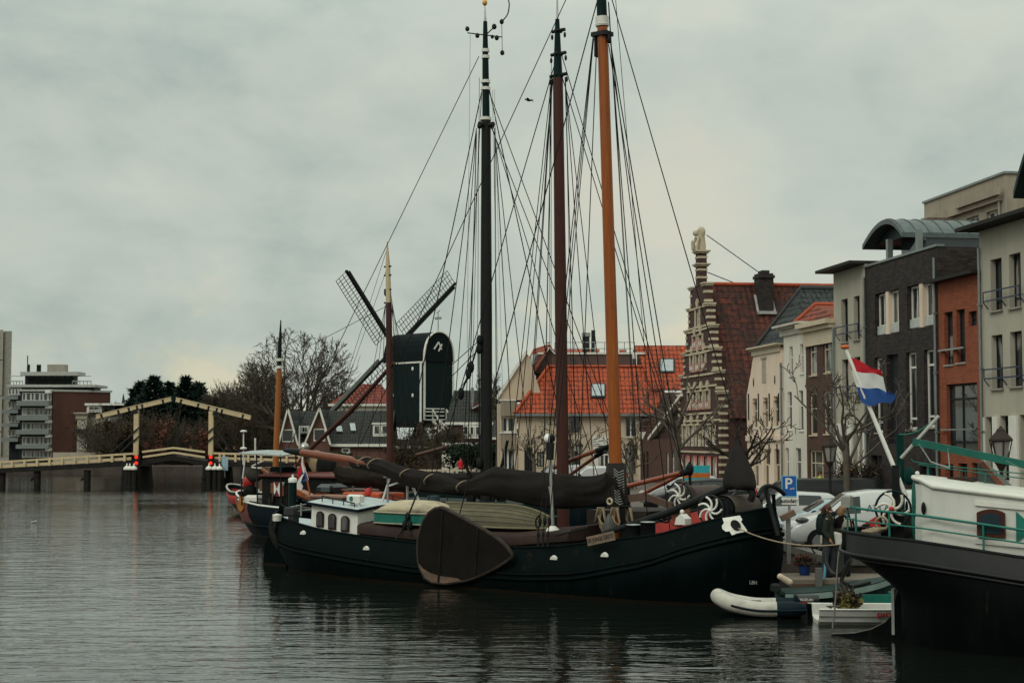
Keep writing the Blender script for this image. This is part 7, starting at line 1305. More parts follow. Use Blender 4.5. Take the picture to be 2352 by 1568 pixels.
hd4 = F4.v('K', 290, 860, 0); hi4 = F4.v('K', 290, 610, 0); L_ = [(hd4 + V((-.3, -.2, -.1 * k)), V((b4.x - 1.2 + 1.0 * k, -2.1, 1.4))) for k in range(3)] + [(hd4 + V((.3, .2, -.1 * k)), V((b4.x - 1.2 + 1.0 * k, 2.1, 1.4))) for k in range(3)]
L_ += [(hi4 + V((-.2, 0, 0)), F4.px(1062, 1090, 0)), (hd4 + V((.3, 0, 0)), F4.px(1452, 1120, 0)), (hi4 + V((.15, 0, 0)), F4.px(1462, 1122, 0)), (hd4 + V((.3, .1, -.1)), F4.px(1380, 1115, 0)), (hi4 + V((-.2, 0, 0)), V((b4.x - 3, -2.1, 1.4))), (hi4 + V((.2, 0, 0)), V((b4.x + 3, 2.0, 1.5))), (F4.px(1100, 130, 0), F4.px(661, 1030, 0))]
lines(s4, L_, 'shroud', r=.02); lines(s4, [(F4.v('K', 187, 235, 0), F4.px(1073, 800, 0)), (hi4 + V((.35, 0, 0)), b4 + V((.7, 0, 1))), (hi4 + V((.45, 0, 0)), b4 + V((.95, 0, 1)))], 'flag_halyard', rope_g, .011); lines(s4, [(t4b + V((-.3, 0, -2.2)), b4 + V((-.5, 0, 1))), (hd4 + V((-.35, 0, 0)), b4 + V((-.6, -.3, 1)))], 'halyard', rope_d, .013)
for p0, p1 in (((380, 640), (330, 800)), ((315, 840), (270, 960)), ((378, 690), (380, 1380))): q = MB(); u, w = F4.v('L', *p0, -.3), F4.v('L', *p1, -.3); q.tube([u, w], .035, 5); q.ball(u, (.14, .1, .22), 8, 5); q.ball(w, (.16, .1, .25), 8, 5); q.build('tackle_block', blk, s4)
lines(s4, [(F4.v('L', 380, 640, -.3), F4.v('L', 200, 800, -.3)), (F4.v('L', 380, 690, -.3), F4.v('L', 190, 880, -.3)), (F4.v('L', 310, 860, -.3), F4.v('L', 215, 1010, -.3)), (F4.v('L', 318, 860, -.3), F4.v('L', 235, 1010, -.3))], 'sheet', rope_d, .018)
q = MB(); q.beam((b4.x - .5, -.35, 1.2), (b4.x - .4, -.35, 2.6), .18, .3); q.beam((b4.x + .5, .3, 1.2), (b4.x + .5, .3, 2.7), .18, .3); q.tube([b4 + V((-.9, -.5, 2.4)), b4 + V((-.3, 0, .6))], .06, 5); q.tube([b4 + V((.9, .2, 2.9)), b4 + V((.3, 0, .4))], .06, 5); q.build('tabernacle', blk2, s4)
bundle(s4, F4, [(0, 1425), (100, 1430), (250, 1440), (390, 1430), (440, 1420)], [(0, 1480), (100, 1500), (250, 1510), (390, 1500), (440, 1490)], sailm, vw='L', seed=5, fat=.5, nst=30)
q = MB(); q.tube([F4.v('O', -330, 330, .5), F4.v('O', 60, 225, .5)], .08, 7); q.build('raised_spar', brspar, s4)
q = MB(); q.box(hx1 + .5, 17, -1.5, 1.5, 1.1, 1.75); q.build('hatch', mat('dark_green_hatch', (.014, .022, .02), .6), s4)

# --- fourth ship: red band at the stern, brown mast with cream top and slim orange mizzen
F5 = ship_frame(23.7, -30.1); s5 = thing('two_masted_barge', 'far two masted barge with red stern band, brown main mast and orange mizzen', 'barge', F5.o, TANG)
H5 = Hull(22.5, 4.4, [(0, F5.v('d', 100, 65, 0).z), (1.2, F5.v('d', 60, 250, -.8).z), (3, F5.v('d', 280, 300, -1.8).z), (8, 1.4), (15, 1.35), (22.5, 2.4)], bow=(3.2, 1.9), stern=(2.8, 2.0), rake=(2.2, .6), tum=.05)
q = MB(); H5.shell(q); q.build('hull', hull_mat('dark_green_hull_paint', (.006, .014, .013), .1, (.03, .03, .026)), s5); q = MB(); H5.deck(q, .5); q.build('deck', deckm, s5); panel(H5, s5, 'red_band', .64, .9, 0, .5, red_p, (-1, 1), n=30); q = MB(); H5.rail(q, 1, .06, t0=0, t1=.12, n=14); q.build('stern_rail', mat('pale_grey_rail', (.34, .34, .31), .5), s5)
q = MB(); q.box(4, 8, -1.4, 1.4, 1.0, 2.6); q.build('wheelhouse', woodm('varnished_wheelhouse', (.10, .045, .02), (.15, .07, .03), .45, (1, 1, .2), 8), s5); q = MB(); q.box(9.5, 17, -1.5, 1.5, 1.0, 1.9); q.build('hatch', deckm, s5)
b5 = F5.px(897.5, 1060, 0); b5.z = 1.2; t5 = F5.px(893, 695, 0); m5 = rigged_mast(s5, b5, t5, .19, .16, oxb); t5b = F5.px(889.5, 555, 0); q = MB(); q.tube([t5, t5.lerp(t5b, .6), t5b], [.15, .12, .03], 8); q.build('mast_top', white_m, m5); q = MB()
for y in (632, 665, 695, 612): p = F5.px(891, y, 0); q.tube([p - V((.25, 0, 0)), p + V((.22, 0, 0))], .05, 6)
q.ball(F5.px(886, 672, 0), (.12, .1, .2), 6, 4); q.build('hounds', iron, m5)
b6 = F5.px(632, 1050, 0); b6.z = 1.4; t6 = F5.px(641, 848, 0); m6 = rigged_mast(s5, b6, t6, .17, .15, woodm('orange_mizzen', (.26, .085, .018), (.34, .12, .03), .4, (1, 1, .05), 10), name='mizzen_mast'); t6b = F5.px(645, 735, 0); q = MB(); q.tube([t6, t6.lerp(t6b, .5), t6b], [.14, .1, .03], 8); q.build('mast_top', blk, m6)
for y in (826, 843): p = F5.px(642, y, 0); q = MB(); q.tube([p - V((0, 0, .08)), p + V((0, 0, .08))], .18, 8); q.build('mast_band', wht, m6)
q = MB(); q.tube([F5.px(905, 833, 0), F5.px(805, 945, 0), F5.px(708, 1035, 0)], [.1, .14, .12], 8); q.build('derrick_boom', oxb, s5); q = MB(); q.tube([F5.px(664, 1090, .3), F5.px(700, 1042, .3)], .09, 6); q.build('boom_heel', redw, s5)
q = MB(); q.tube([F5.v('Q', 890, 195, 0), F5.v('Q', 1130, 205, 0)], .14, 6); q.build('dark_boom', blk, s5)
p5 = F5.px(893, 700, 0); L_ = [(p5 + V((-.15, -.1, 0)), V((b5.x - 1 + k, -2.0, 1.5))) for k in range(3)] + [(p5 + V((.15, .1, 0)), V((b5.x - 1 + k, 2.0, 1.5))) for k in range(3)] + [(F5.px(889.5, 570, 0), F5.px(797, 860, 0)), (F5.px(891, 610, 0), F5.px(800, 870, 0)), (F5.px(905, 838, 0), F5.px(890, 700, 0)), (F5.px(892, 640, 0), F5.px(960, 1060, 0)), (p5, F5.px(700, 800, 0)), (F5.px(893, 640, 0), F5.px(935, 1060, 0))]
lines(s5, L_, 'shroud', rope_d, .016)
p = F5.v('Q', 1195, 150, .5); q = MB(); q.ball(p, (.28, .28, .3), 10, 7); q.build('radar_dome', mat('polished_steel', (.35, .35, .33), .25, .9), s5)
p = F5.v('Q', 490, 10, 0); b = F5.v('Q', 488, 330, 0); q = MB(); q.tube([b, p], .05, 6); q.build('white_pole', wht, s5); p = F5.v('Q', 320, 160, -1); q = MB(); q.tube([p + V((0, 0, -.9)), p + V((0, 0, .9))], .04, 5); q.ball(p, (.2, .2, .09), 8, 5); q.ball(p + V((0, 0, .95)), (.2, .2, .08), 8, 5); q.build('aerial_dish', wht, s5)
# mooring poles between the ships
for pw, Y, top, r, lb_ in ((pv('J', 765, 440), 57, 405, .15, 'dark green mooring pole with white cap beside the hanging flag'), (pv('M', 718, 380), 60, None, .24, 'blue grey mooring pole under the furled brown sail')):
    p = at(pw[0], pw[1], Y); t = thing('mooring_pole', lb_, 'mooring pole', (p.x, Y, 0)); q = MB(); q.lathe([(r, -1.5), (r, p.z - (.14 if top else .1))], n=12); q.build('pole', dgreen if top else mat('blue_grey_pole', (.035, .055, .07), .6), t)
    if top: q = MB(); q.lathe([(r * 1.05, p.z - .15), (r * 1.1, p.z - .02), (r * .8, p.z + .01), (.03, p.z + .04), (.045, p.z + .1), (.01, p.z + .15)], n=12); q.build('cap', wht, t)
# ------------------------------------------------------------------ the black and white barge at the right edge
bo = BG.w(-1.03, 0, 0); FB2 = Frame(bo, BG.a); sb = thing('motor_barge', 'black barge with white cabin, teal railings and big rudder at the right edge', 'barge', FB2.o, FB2.a)
HB2 = Hull(15, 3.7, [(0, 2.27), (.5, 2.23), (1.9, 2.15), (3.1, 2.02), (4.1, 1.9), (7, 1.75), (11, 1.85), (15, 2.6)], zb=-.6, bow=(3.4, 2.0), stern=(5.5, 2.2), rake=(2.2, .6), tum=.12, counter=1.25)
q = MB(); HB2.shell(q, 50, 14); q.build('hull', hmb, sb); bul = mat('sky_greyed_bulwark', (.014, .015, .015), .42, var=.2, spec=.2); rubz = lambda x: HB2.zs(x) - .42  # bulwark black lifted towards grey, sky reflection put into its colour
panel(HB2, sb, 'bulwark', .84, .99, 0, .6, bul, (-1, 1), .012, 30)
q = MB(); HB2.rail(q, 0, .045, off=.03, zf=rubz, t1=.7); HB2.rail(q, 0, .03, off=.02, zf=lambda x: rubz(x) - .09, t1=.7); q.build('rubbing_strake', bul, sb); q = MB(); HB2.rail(q, 1, .04); q.build('gunwale', blk, sb); q = MB(); HB2.deck(q, .1); q.build('deck', blk2, sb)
B = lambda vw, x, y, yl=0: FB2.v(vw, x, y, yl)
bz0, bz1 = B('I', 740, 745, -1.35), B('I', 1443, 840, -1.35); tz0, tz1 = B('I', 720, 352, -1.35), B('I', 1443, 440, -1.35)
def sz(x, top): a, b = (tz0, tz1) if top else (bz0, bz1); return lerp(a.z, b.z, (x - a.x) / (b.x - a.x))
xa = B('I', 610, 600, -.6).x; ring0 = []
plan = [(xa - .05, 0), (xa, -.55), (xa + .12, -.9), (xa + .35, -1.22), (xa + .6, -1.35), (xa + 5, -1.35), (xa + 5, 1.35), (xa + .6, 1.35), (xa + .35, 1.22), (xa + .12, .9), (xa, .55)]
q = MB(); q.loft([[(x, y, sz(x, 0) - .15) for x, y in plan], [(x, y, sz(x, 1) + .06) for x, y in plan]], sm=False); cb_ = q.build('cabin', mat('barge_white', (.62, .62, .56), .45, var=.05, dirt=.25, dcol=(.3, .3, .26), stretch=(1, 1, .2)), sb)
q = MB(); pl = [plan[0]] + plan[1:6]; q.tube([(x, y - .02 if i else y, sz(x, 1) + .06 + (.1 if i < 4 else 0)) for i, (x, y) in enumerate(pl)], .05, 6); q.loft([[(x, y, sz(x, 1) + .04 + dz + .12 * (1 - (y / 1.4) ** 2)) for x, y in plan] for dz in (0, .04)], sm=False); q.build('roof', mat('barge_white', (1, 1, 1)), sb)
for y0, y1 in ((455, 480), (740, 775)): q = MB(); a, b = B('I', 1075, y0, -1.36), B('I', 1600, y0 + 50, -1.36); q.beam(a, b, .07, .09); q.build('moulding', wht, cb_)
a, b = B('I', 1092, 702, -1.4), B('I', 1302, 728, -1.4); zt = B('I', 1195, 502, -1.4).z; w = b.x - a.x; z0 = (a.z + b.z) / 2
def seg(x0, z0, w, h, r, n=10): return [(x0, z0), (x0 + w, z0)] + [(x0 + w * (1 - k / n), z0 + h - r * (2 * k / n - 1) ** 2) for k in range(n + 1)]
q = MB(); q.prism(seg(a.x, z0, w, zt - z0, .07), -1.44, -1.352); wn_ = q.build('cabin_window', woodm('mahogany_frame', (.055, .02, .013), (.08, .03, .02), .4), cb_); q = MB(); q.prism(seg(a.x + .07, z0 + .07, w - .14, zt - z0 - .14, .06), -1.45, -1.441); q.build('pane', mat('blue_dark_glass', (.02, .035, .045), .12, var=.1), wn_)
P_ = [B('I', *p, -1.38) for p in ((1383, 520), (1385, 758), (1520, 640))]; q = MB(); q.prism([(p.x, p.z) for p in P_], -1.39, -1.352); q.build('teal_pennant_panel', teal, cb_)
q = MB(); q.ball(B('I', 632, 430, -.85), (.1, .1, .48), 12, 8); q.ball(B('I', 632, 600, -.8), (.1, .1, .42), 12, 8); q.build('rudder_blade_end', mat('deep_teal_gloss', (.008, .10, .075), .3, var=.2), sb)
q = MB(); c = B('I', 688, 495, -1.3); q.ball(c + V((0, -.02, 0)), (.05, .03, .13), 8, 6); c = B('I', 566, 485, -.2); q.ball(c + V((-.02, 0, 0)), (.03, .06, .13), 8, 6); q.build('porthole', blk, cb_)
def railpath(dy, t0, t1, n=20): return [HB2.pos(lerp(t0, t1, k / n), 1, -1, .06) + V((0, 0, dy)) for k in range(n + 1)]
for dz, r in ((.52, .028), (.27, .018)): q = MB(); q.tube(railpath(dz, .012, .5), r, 6); q.build('teal_rail', teal, sb)
for t in (.012, .03, .085, .215, .34, .46): p = HB2.pos(t, 1, -1, .06); q = MB(); q.tube([p, p + V((0, 0, .54))], .022, 6); q.build('rail_post', teal, sb)
p = HB2.pos(.012, 1, -1, .06); q = MB(); q.cbox(p.x - .1, p.x + .1, p.y - .12, p.y + .08, p.z + .5, p.z + .75, .03); q.build('stern_lamp', mat('grey_lamp_box', (.25, .25, .22), .5), sb)
wc = B('I', 457, 500, -.55); spoked_wheel(sb, wc, .37, mat('wheel_cream_white', (.62, .6, .52), .45), dgreen, 6, name='steering_wheel'); q = MB(); q.box(wc.x - .3, wc.x + .2, wc.y + .1, wc.y + .9, 2.1, wc.z - .05); q.box(wc.x - .05, wc.x + .1, wc.y + .1, wc.y + .22, wc.z - .05, wc.z + .9); q.build('steering_post', blk, sb); q = MB(); q.lathe([(.05, 0), (.06, .03), (.02, .05)], (0, 0, 0), 8); q.v = [V((wc.x + v_.x, wc.y - .08 - v_.z, wc.z + v_.y)) for v_ in q.v]; q.build('hub', red_p, sb)
q = MB(); c = B('I', 300, 650, -.7)
for k in range(4): q.ring(c + V((.05 * k, 0, .02 * k - .05)), .2 - .02 * k, .03, 'z', 14, 5)
q.ring(c + V((.2, 0, .12)), .13, .03, 'y', 12, 5); q.build('rope_coil', rope_l, sb)
ru = [(-1.36, -.6), (.4, -.6), (.38, 1.05), (.2, 1.1), (.12, .9), (.05, .55), (-.12, .35), (-.42, .18), (-.8, .07), (-1.3, .02)]; q = MB(); q.prism([(a + .98, b) for a, b in ru], -.05, .05); rd_ = q.build('rudder', hmb, sb); q = MB(); q.tube([(.98 + a, 0, b) for a, b in ru[3:]], .02, 5); q.build('rudder_edge', mat('worn_edge', (.1, .095, .085), .6), rd_); q = MB(); q.box(1.0, 1.06, -.08, .08, .1, 1.05); q.build('draught_strip', steel, rd_)
q = MB(); a, b = B('G', 495, 1322, .4), B('G', 1130, 1452, .4); q.beam(a, b, .12, .15); bm_ = q.build('teal_boom', mat('deep_teal_gloss', (.008, .1, .075)), sb); q = MB(); q.tube([B('G', 438, 1398, .4), B('G', 612, 1203, .4)], .035, 7); q.build('boom_strut', mat('grey_white_pole', (.45, .45, .42), .5), sb)
q = MB(); u, w = B('G', 416, 1560, .9), B('G', 433, 1290, .9); q.tube([(w.x, .9, 2.1), (w.x, .9, w.z)], .085, 8); q.ball((w.x + .2, .85, B('G', 455, 1480, .9).z), (.13, .1, .2), 8, 6); q.build('teal_post', mat('dark_teal_post', (.006, .04, .034), .5), sb)
q = MB(); q.tube(sag(B('G', 430, 1290, .9), B('G', 610, 1203, .4), .12), .018, 5); q.build('teal_rope', teal, sb)
for a, b in (((655, 1352), (663, 1442)), ((520, 1330), (575, 1415)), ((575, 1415), (665, 1445)), ((925, 1410), (1010, 1455))): q = MB(); q.tube([B('G', *a, .35), B('G', *b, .35)], .014, 4); q.build('boom_lanyard', rope_g, sb)
for y0, y1, x0 in ((1442, 1505, 545), (1418, 1480, 485)): q = MB(); q.tube(smooth_path([B('G', x0, y0 - 40 + 25, .5), B('G', 560, 1430 + (y0 - 1430) * .4, .5), B('G', 1100, y1, .5)], 6), .012, 4); q.build('teal_wire', teal, sb)
for x0, y0, y1 in ((563, 1440, 1535), (710, 1452, 1550), (830, 1470, 1560)): q = MB(); q.tube([B('G', x0, y0, .5), B('G', x0 - 4, y1, .5)], .018, 5); q.build('awning_post', teal, sb)
q = MB(); a, b = B('G', 640, 1540, .6), B('G', 790, 1500, .6); q.loft([[(a.x, .3, a.z), (b.x, .3, a.z), (b.x - .02, .3, b.z - .02), (b.x - .15, .3, b.z + .05), (a.x + .15, .3, b.z + .05), (a.x + .02, .3, b.z - .05)], [(a.x, 1.2, a.z), (b.x, 1.2, a.z), (b.x - .02, 1.2, b.z - .02), (b.x - .15, 1.2, b.z + .05), (a.x + .15, 1.2, b.z + .05), (a.x + .02, 1.2, b.z - .05)]], sm=False); q.build('brown_covered_bundle', mat('brown_oilcloth', (.04, .022, .017), .7, bump=.4), sb); q = MB(); a = B('G', 675, 1512, .28); b = B('G', 775, 1528, .28); q.box(a.x, b.x, .2, .26, b.z, a.z); q.build('pale_board', stone, sb); q = MB(); a = B('G', 640, 1560, .6); q.ball(a + V((.3, 0, 0)), (.5, .3, .14), 10, 5); q.build('teal_cover', teal, sb)
q = MB(); a, b = B('G', 800, 1600, .8), B('G', 900, 1440, .8); q.prism([(a.x, 2.6), (b.x + .75, 2.6), (B('G', 810, 1420, .8).x, B('G', 810, 1420, .8).z), (a.x, B('G', 810, 1420, .8).z)], .7, 1.3); q.build('sloping_hood', mat('grey_green_hood', (.07, .09, .085), .6), sb); q = MB(); q.beam(B('G', 812, 1418, .68), B('G', 938, 1560, .68), .1, .14, up=(0, 1, 0)); q.build('hood_edge', redw, sb)
p = B('I', 640, 312, .2); q = MB(); q.ball(p + V((0, 0, .22)), .05, 8, 6); q.build('white_knob', wht, sb); q = MB(); q.tube([p + V((0, 0, -.1)), p + V((0, 0, .2))], .02, 5); q.build('knob_stem', blk, sb)
# big ensign
fb = B('I', 552, 352, -.35); ft = B('G', 178, 885, -.35); wb = FB2.M @ fb; t = thing('dutch_flag', 'large waving red white and blue flag on a leaning white staff', 'flag', wb, FB2.a); q = MB(); q.tube([V((0, 0, -.15)), ft - fb], [.05, .04], 8); q.build('flagstaff', wht, t); q = MB(); q.ball(ft - fb, (.1, .1, .05), 10, 6); q.build('orange_knob', mat('orange_knob', (.5, .1, .02), .5), t)
rows = [[(187, 926), (250, 949), (300, 980), (346, 990)], [(208, 992), (262, 1004), (312, 1006), (354, 1022)], [(232, 1068), (285, 1077), (330, 1074), (370, 1094)], [(256, 1142), (300, 1156), (350, 1141), (392, 1146)]]
def frow(r, k): return [B('G', x, y, -.38 + .16 * sin(i * 2.1 + k * .8) * i / 3) - fb for i, (x, y) in enumerate(r)]
R_ = [smooth_path(frow(r, k), 5) for k, r in enumerate(rows)]
for i, (m, nme) in enumerate(((red_f, 'red_stripe'), (whi_f, 'white_stripe'), (blu_f, 'blue_stripe'))):
    q = MB(); A1 = R_[i]; A2 = R_[i + 1]
    if i == 2: A2 = A2 + [B('G', 420, 1112, -.4) - fb]; A1 = A1 + [B('G', 385, 1090, -.4) - fb]
    for dy in (0, .012): q.loft([[a + V((0, dy, 0)), a.lerp(b, .5) + V((0, dy + .03 * sin(j * .8), 0)), b + V((0, dy, 0))] for j, (a, b) in enumerate(zip(A1, A2))], 0, True, False, False)
    q.build(nme, m, t, norm=False)

# ------------------------------------------------------------------ low jetty, small boats, ropes
jt = thing('low_jetty', 'low weathered jetty with brown edge between the two big bows', 'jetty', (6.95, 39.0, 0)); q = MB(); q.box(0, 2.95, 0, 1.9, .5, .7); q.box(2.96, 8.5, .9, 2.0, .5, .7); q.build('deck', mat('worn_jetty_boards', (.15, .125, .1), .85, stretch=(.3, 4, 1), scale=4, dirt=.5), jt); q = MB(); q.box(-.02, 3.0, -.06, -.002, .42, .6); q.build('edge_board', mat('brown_edge_board', (.085, .045, .032), .8), jt)
for x in (.2, 1.5, 2.7): q = MB(); q.lathe([(.1, -1.5), (.1, .49)], (x, .3, 0), 8); q.build('pile', blk2, jt)
pvc = mat('grubby_white_rubber', (.46, .44, .39), .6, var=.1, dirt=.6, dcol=(.12, .11, .09), scale=4); navr = mat('navy_rubber', (.008, .016, .022), .5, var=.2)
P_ = onz(*pv('H', 420, 1385), .0); dg = thing('inflatable_dinghy', 'grubby white inflatable dinghy with navy stern and black outboard by the bow', 'dinghy', (at(1741, 1005, 37.3).x, 37.3, 0), radians(-8)); dg.scale = (.85,) * 3
def tubep(s): return smooth_path([V((1.25, s * .52, .27)), V((.6, s * .54, .25)), V((-.1, s * .52, .25)), V((-.75, s * .42, .36)), V((-1.08, s * .2, .5)), V((-1.15, 0, .54))], 5)
for s in (-1, 1):
    pp = tubep(s); q = MB(); q.tube(pp, [.12 + .09 * min(1, k / 2.5) for k in range(len(pp))], 14); q.build('tube', pvc, dg); pn = [p for p in pp if p.x > .42]; q = MB(); q.tube(pn, [.135 + .085 * min(1, k / 2.5) for k in range(len(pn))], 14); q.build('stern_tube', navr, dg)
    q = MB(); q.tube([p + V((0, s * .205, -.02)) for p in pp if p.x > -.8] + [p + V((-.2, 0, -.02)) for p in pp[-3:]], .035, 6); q.build('rubbing_band', navr, dg)
q = MB(); q.box(-.7, 1.0, -.4, .4, .12, .2); q.build('floor', mat('grey_floor', (.1, .1, .09), .8), dg); q = MB(); q.box(-.25, .05, -.5, .5, .36, .4); q.build('seat', mat('brown_seat', (.12, .09, .06), .7), dg); q = MB(); q.box(.95, 1.02, -.45, .45, .15, .62); q.build('transom', navr, dg)
q = MB(); q.loft([[(1.0 + dx, y * w, z) for y, z in ((-.2, .45), (-.24, .58), (-.18, .72), (.18, .72), (.24, .58), (.2, .45))] for dx, w in ((0, .8), (.12, 1), (.45, 1), (.62, .6))]); q.v = [p - V((0, 0, .14)) for p in q.v]; q.box(1.12, 1.3, -.07, .07, -.4, .5); ob = q.build('outboard_motor', mat('outboard_black', (.012, .013, .014), .3, spec=.4), dg)
q = text_mb('SUZUKI', .095, Matrix.Translation((1.28, -.262, .49)) @ Matrix.Rotation(radians(78), 4, 'X'), .003, sx=1.1); q.build('lettering', wht, ob); q = MB(); q.box(1.08, 1.28, -.252, -.246, .39, .43); q.build('red_flash', red_p, ob); q = MB(); q.box(1.3, 1.5, -.25, -.244, .39, .42); q.build('white_flash', wht, ob)
P_ = onz(*pv('H', 865, 1470), 0); wb_ = thing('plastic_boat', 'white plastic boat with red lettering half behind the big rudder', 'boat', (P_.x + .24, P_.y + .6, 0), radians(-3)); wb_.scale.z = .66; q = MB()
def wsec(u): w = .62 * (1 - .5 * max(0, (u - .6) / .4) ** 2); return [(3.2 * u, -w * k, z) for k, z in ((.55, -.1), (.72, .1), (.86, .12), (.9, .3), (.97, .32), (1.02, .5), (1.02, .55), (.9, .56), (.86, .2), (.3, .12))]
q.loft([[V(p) for p in wsec(k / 12)] + [V((p[0], -p[1], p[2])) for p in reversed(wsec(k / 12))] for k in range(13)], sm=False); q.build('hull', mat('white_plastic', (.56, .56, .52), .45, var=.06, dirt=.35), wb_); q = MB(); q.tube([(3.2 * k / 12, wsec(k / 12)[6][1], .55) for k in range(13)], .035, 6); q.tube([(3.2 * k / 12, -wsec(k / 12)[6][1], .55) for k in range(13)], .035, 6); q.build('gunwale', wht, wb_)
q = text_mb('pioner', .26, Matrix.Translation((1.62, -.62, .4)) @ Matrix.Rotation(pi / 2, 4, 'X'), .004, bold=.006); q.build('lettering', red_p, wb_)
bush('potted_plant', 'yellowing plant standing in the white plastic boat', (at(*pv('H', 1180, 1300), 35.6).x, 35.7, .22), (.34, .3, .26), 501, mat('yellow_green_leaves', (.12, .10, .03), .8, var=.4), 500, .05, cat='plant'); q = MB(); a = at(*pv('H', 1370, 1255), 37.0); q.box(a.x - .45, a.x + .5, a.y, a.y + .06, a.z - .1, a.z + .1); q.box(a.x + .42, a.x + .5, a.y + .07, a.y + .3, a.z - .2, a.z + .15); q.build('teal_thwart', teal, label='teal board standing up behind the white plastic boat', cat='board')
P_ = onz(*pv('H', 1000, 1255), .4); sk = thing('green_skiff', 'dark green skiff with pale upswept bow tied at the low jetty', 'skiff', (P_.x + .55, 38.35, 0), radians(2)); q = MB()
def ssec(u): w = .6 * (1 - max(0, (u - .5) / .5) ** 2.4) + .02; z = .5 + .38 * u ** 2; return [(2.9 * u - 1.5, -w * .5, -.1), (2.9 * u - 1.5, -w, z - .16), (2.9 * u - 1.5, -w * 1.03, z), (2.9 * u - 1.5, -w * .9, z)]
q.loft([[V(p) for p in ssec(k / 14)] + [V((p[0], -p[1], p[2])) for p in reversed(ssec(k / 14))] for k in range(15)], sm=False, closed=False, cap=False); q.build('hull', mat('skiff_green', (.02, .04, .035), .5), sk); q = MB(); q.loft([[V((p[0], p[1] * 1.04, p[2] - d)) for d in (.02, .16)] for p in [ssec(k / 14)[2] for k in range(15)]], 0, True, False, False); q.build('pale_strake', mat('pale_grey_green', (.2, .27, .24), .5), sk); q = MB(); q.box(-1.4, .2, -.5, .5, .38, .44); q.build('thwart', mat('moss_green_board', (.06, .1, .06), .7), sk)
q = MB(); p = V((-1.62, -.1, .55)); q.cbox(p.x - .1, p.x + .12, -.15, .05, .5, .68, .05); q.build('outboard_motor', iron, sk); P_ = onz(*pv('H', 715, 1080), .85)
q = MB(); p = onz(*pv('H', 660, 1095), .78); q.tube([(p.x - .11, p.y, .84), (p.x + .12, p.y, .7)], [.075, .085], 10); q.ball((p.x - .11, p.y, .84), .075, 8, 5); q.ball((p.x + .12, p.y, .7), .085, 8, 5); o = q.build('fender', mat('cream_red_fender', (.5, .4, .3), .6, dirt=.2), label='cream and red fender hanging by the skiff motor', cat='fender')
def rope(label, pts, r, m, name='mooring_rope'): q = MB(); q.tube(pts, r, 5); return q.build(name, m, label=label, cat='rope')
hw_ = T.M @ hull_pt(HT, T, 'N', 1300, 795, .1); bw_ = at(*pv('S', 818, 665), 34.2); rope('pale mooring rope running from the white hawse plate to the black stern', sag(hw_, bw_, .18, 16), .018, rope_l)
st = FB2.M @ (HB2.pos(.012, 1, -1, .06) + V((0, 0, .45))); rope('grey rope hanging from the teal rail post down into the water', smooth_path([st, at(*pv('H', 1195, 700), 34), at(*pv('H', 1110, 825), 33.6), at(*pv('H', 1085, 1000), 33.5), at(*pv('H', 1070, 1250), 33.5), at(*pv('H', 1045, 1490), 33.5)], 5), .02, mat('grey_old_rope', (.2, .18, .15), .9))
cabm = mat('black_cable', (.008, .009, .009), .5, spec=.3)
rope('thick black power cable looping under the black stern', smooth_path([at(*pv('S', 605, 770), 37.5), at(*pv('S', 620, 930), 37.4), at(*pv('S', 700, 1060), 37.2), at(*pv('S', 810, 1050), 36.5), at(*pv('S', 940, 880), 35)], 6), .05, cabm, 'power_cable'); rope('lower black power cable loop touching the green skiff', smooth_path([at(*pv('S', 940, 890), 35.2), at(*pv('S', 820, 1140), 36), at(*pv('S', 880, 1190), 36.5), at(*pv('S', 960, 1225), 37), at(*pv('S', 1200, 1170), 37.2)], 6), .05, cabm, 'power_cable')
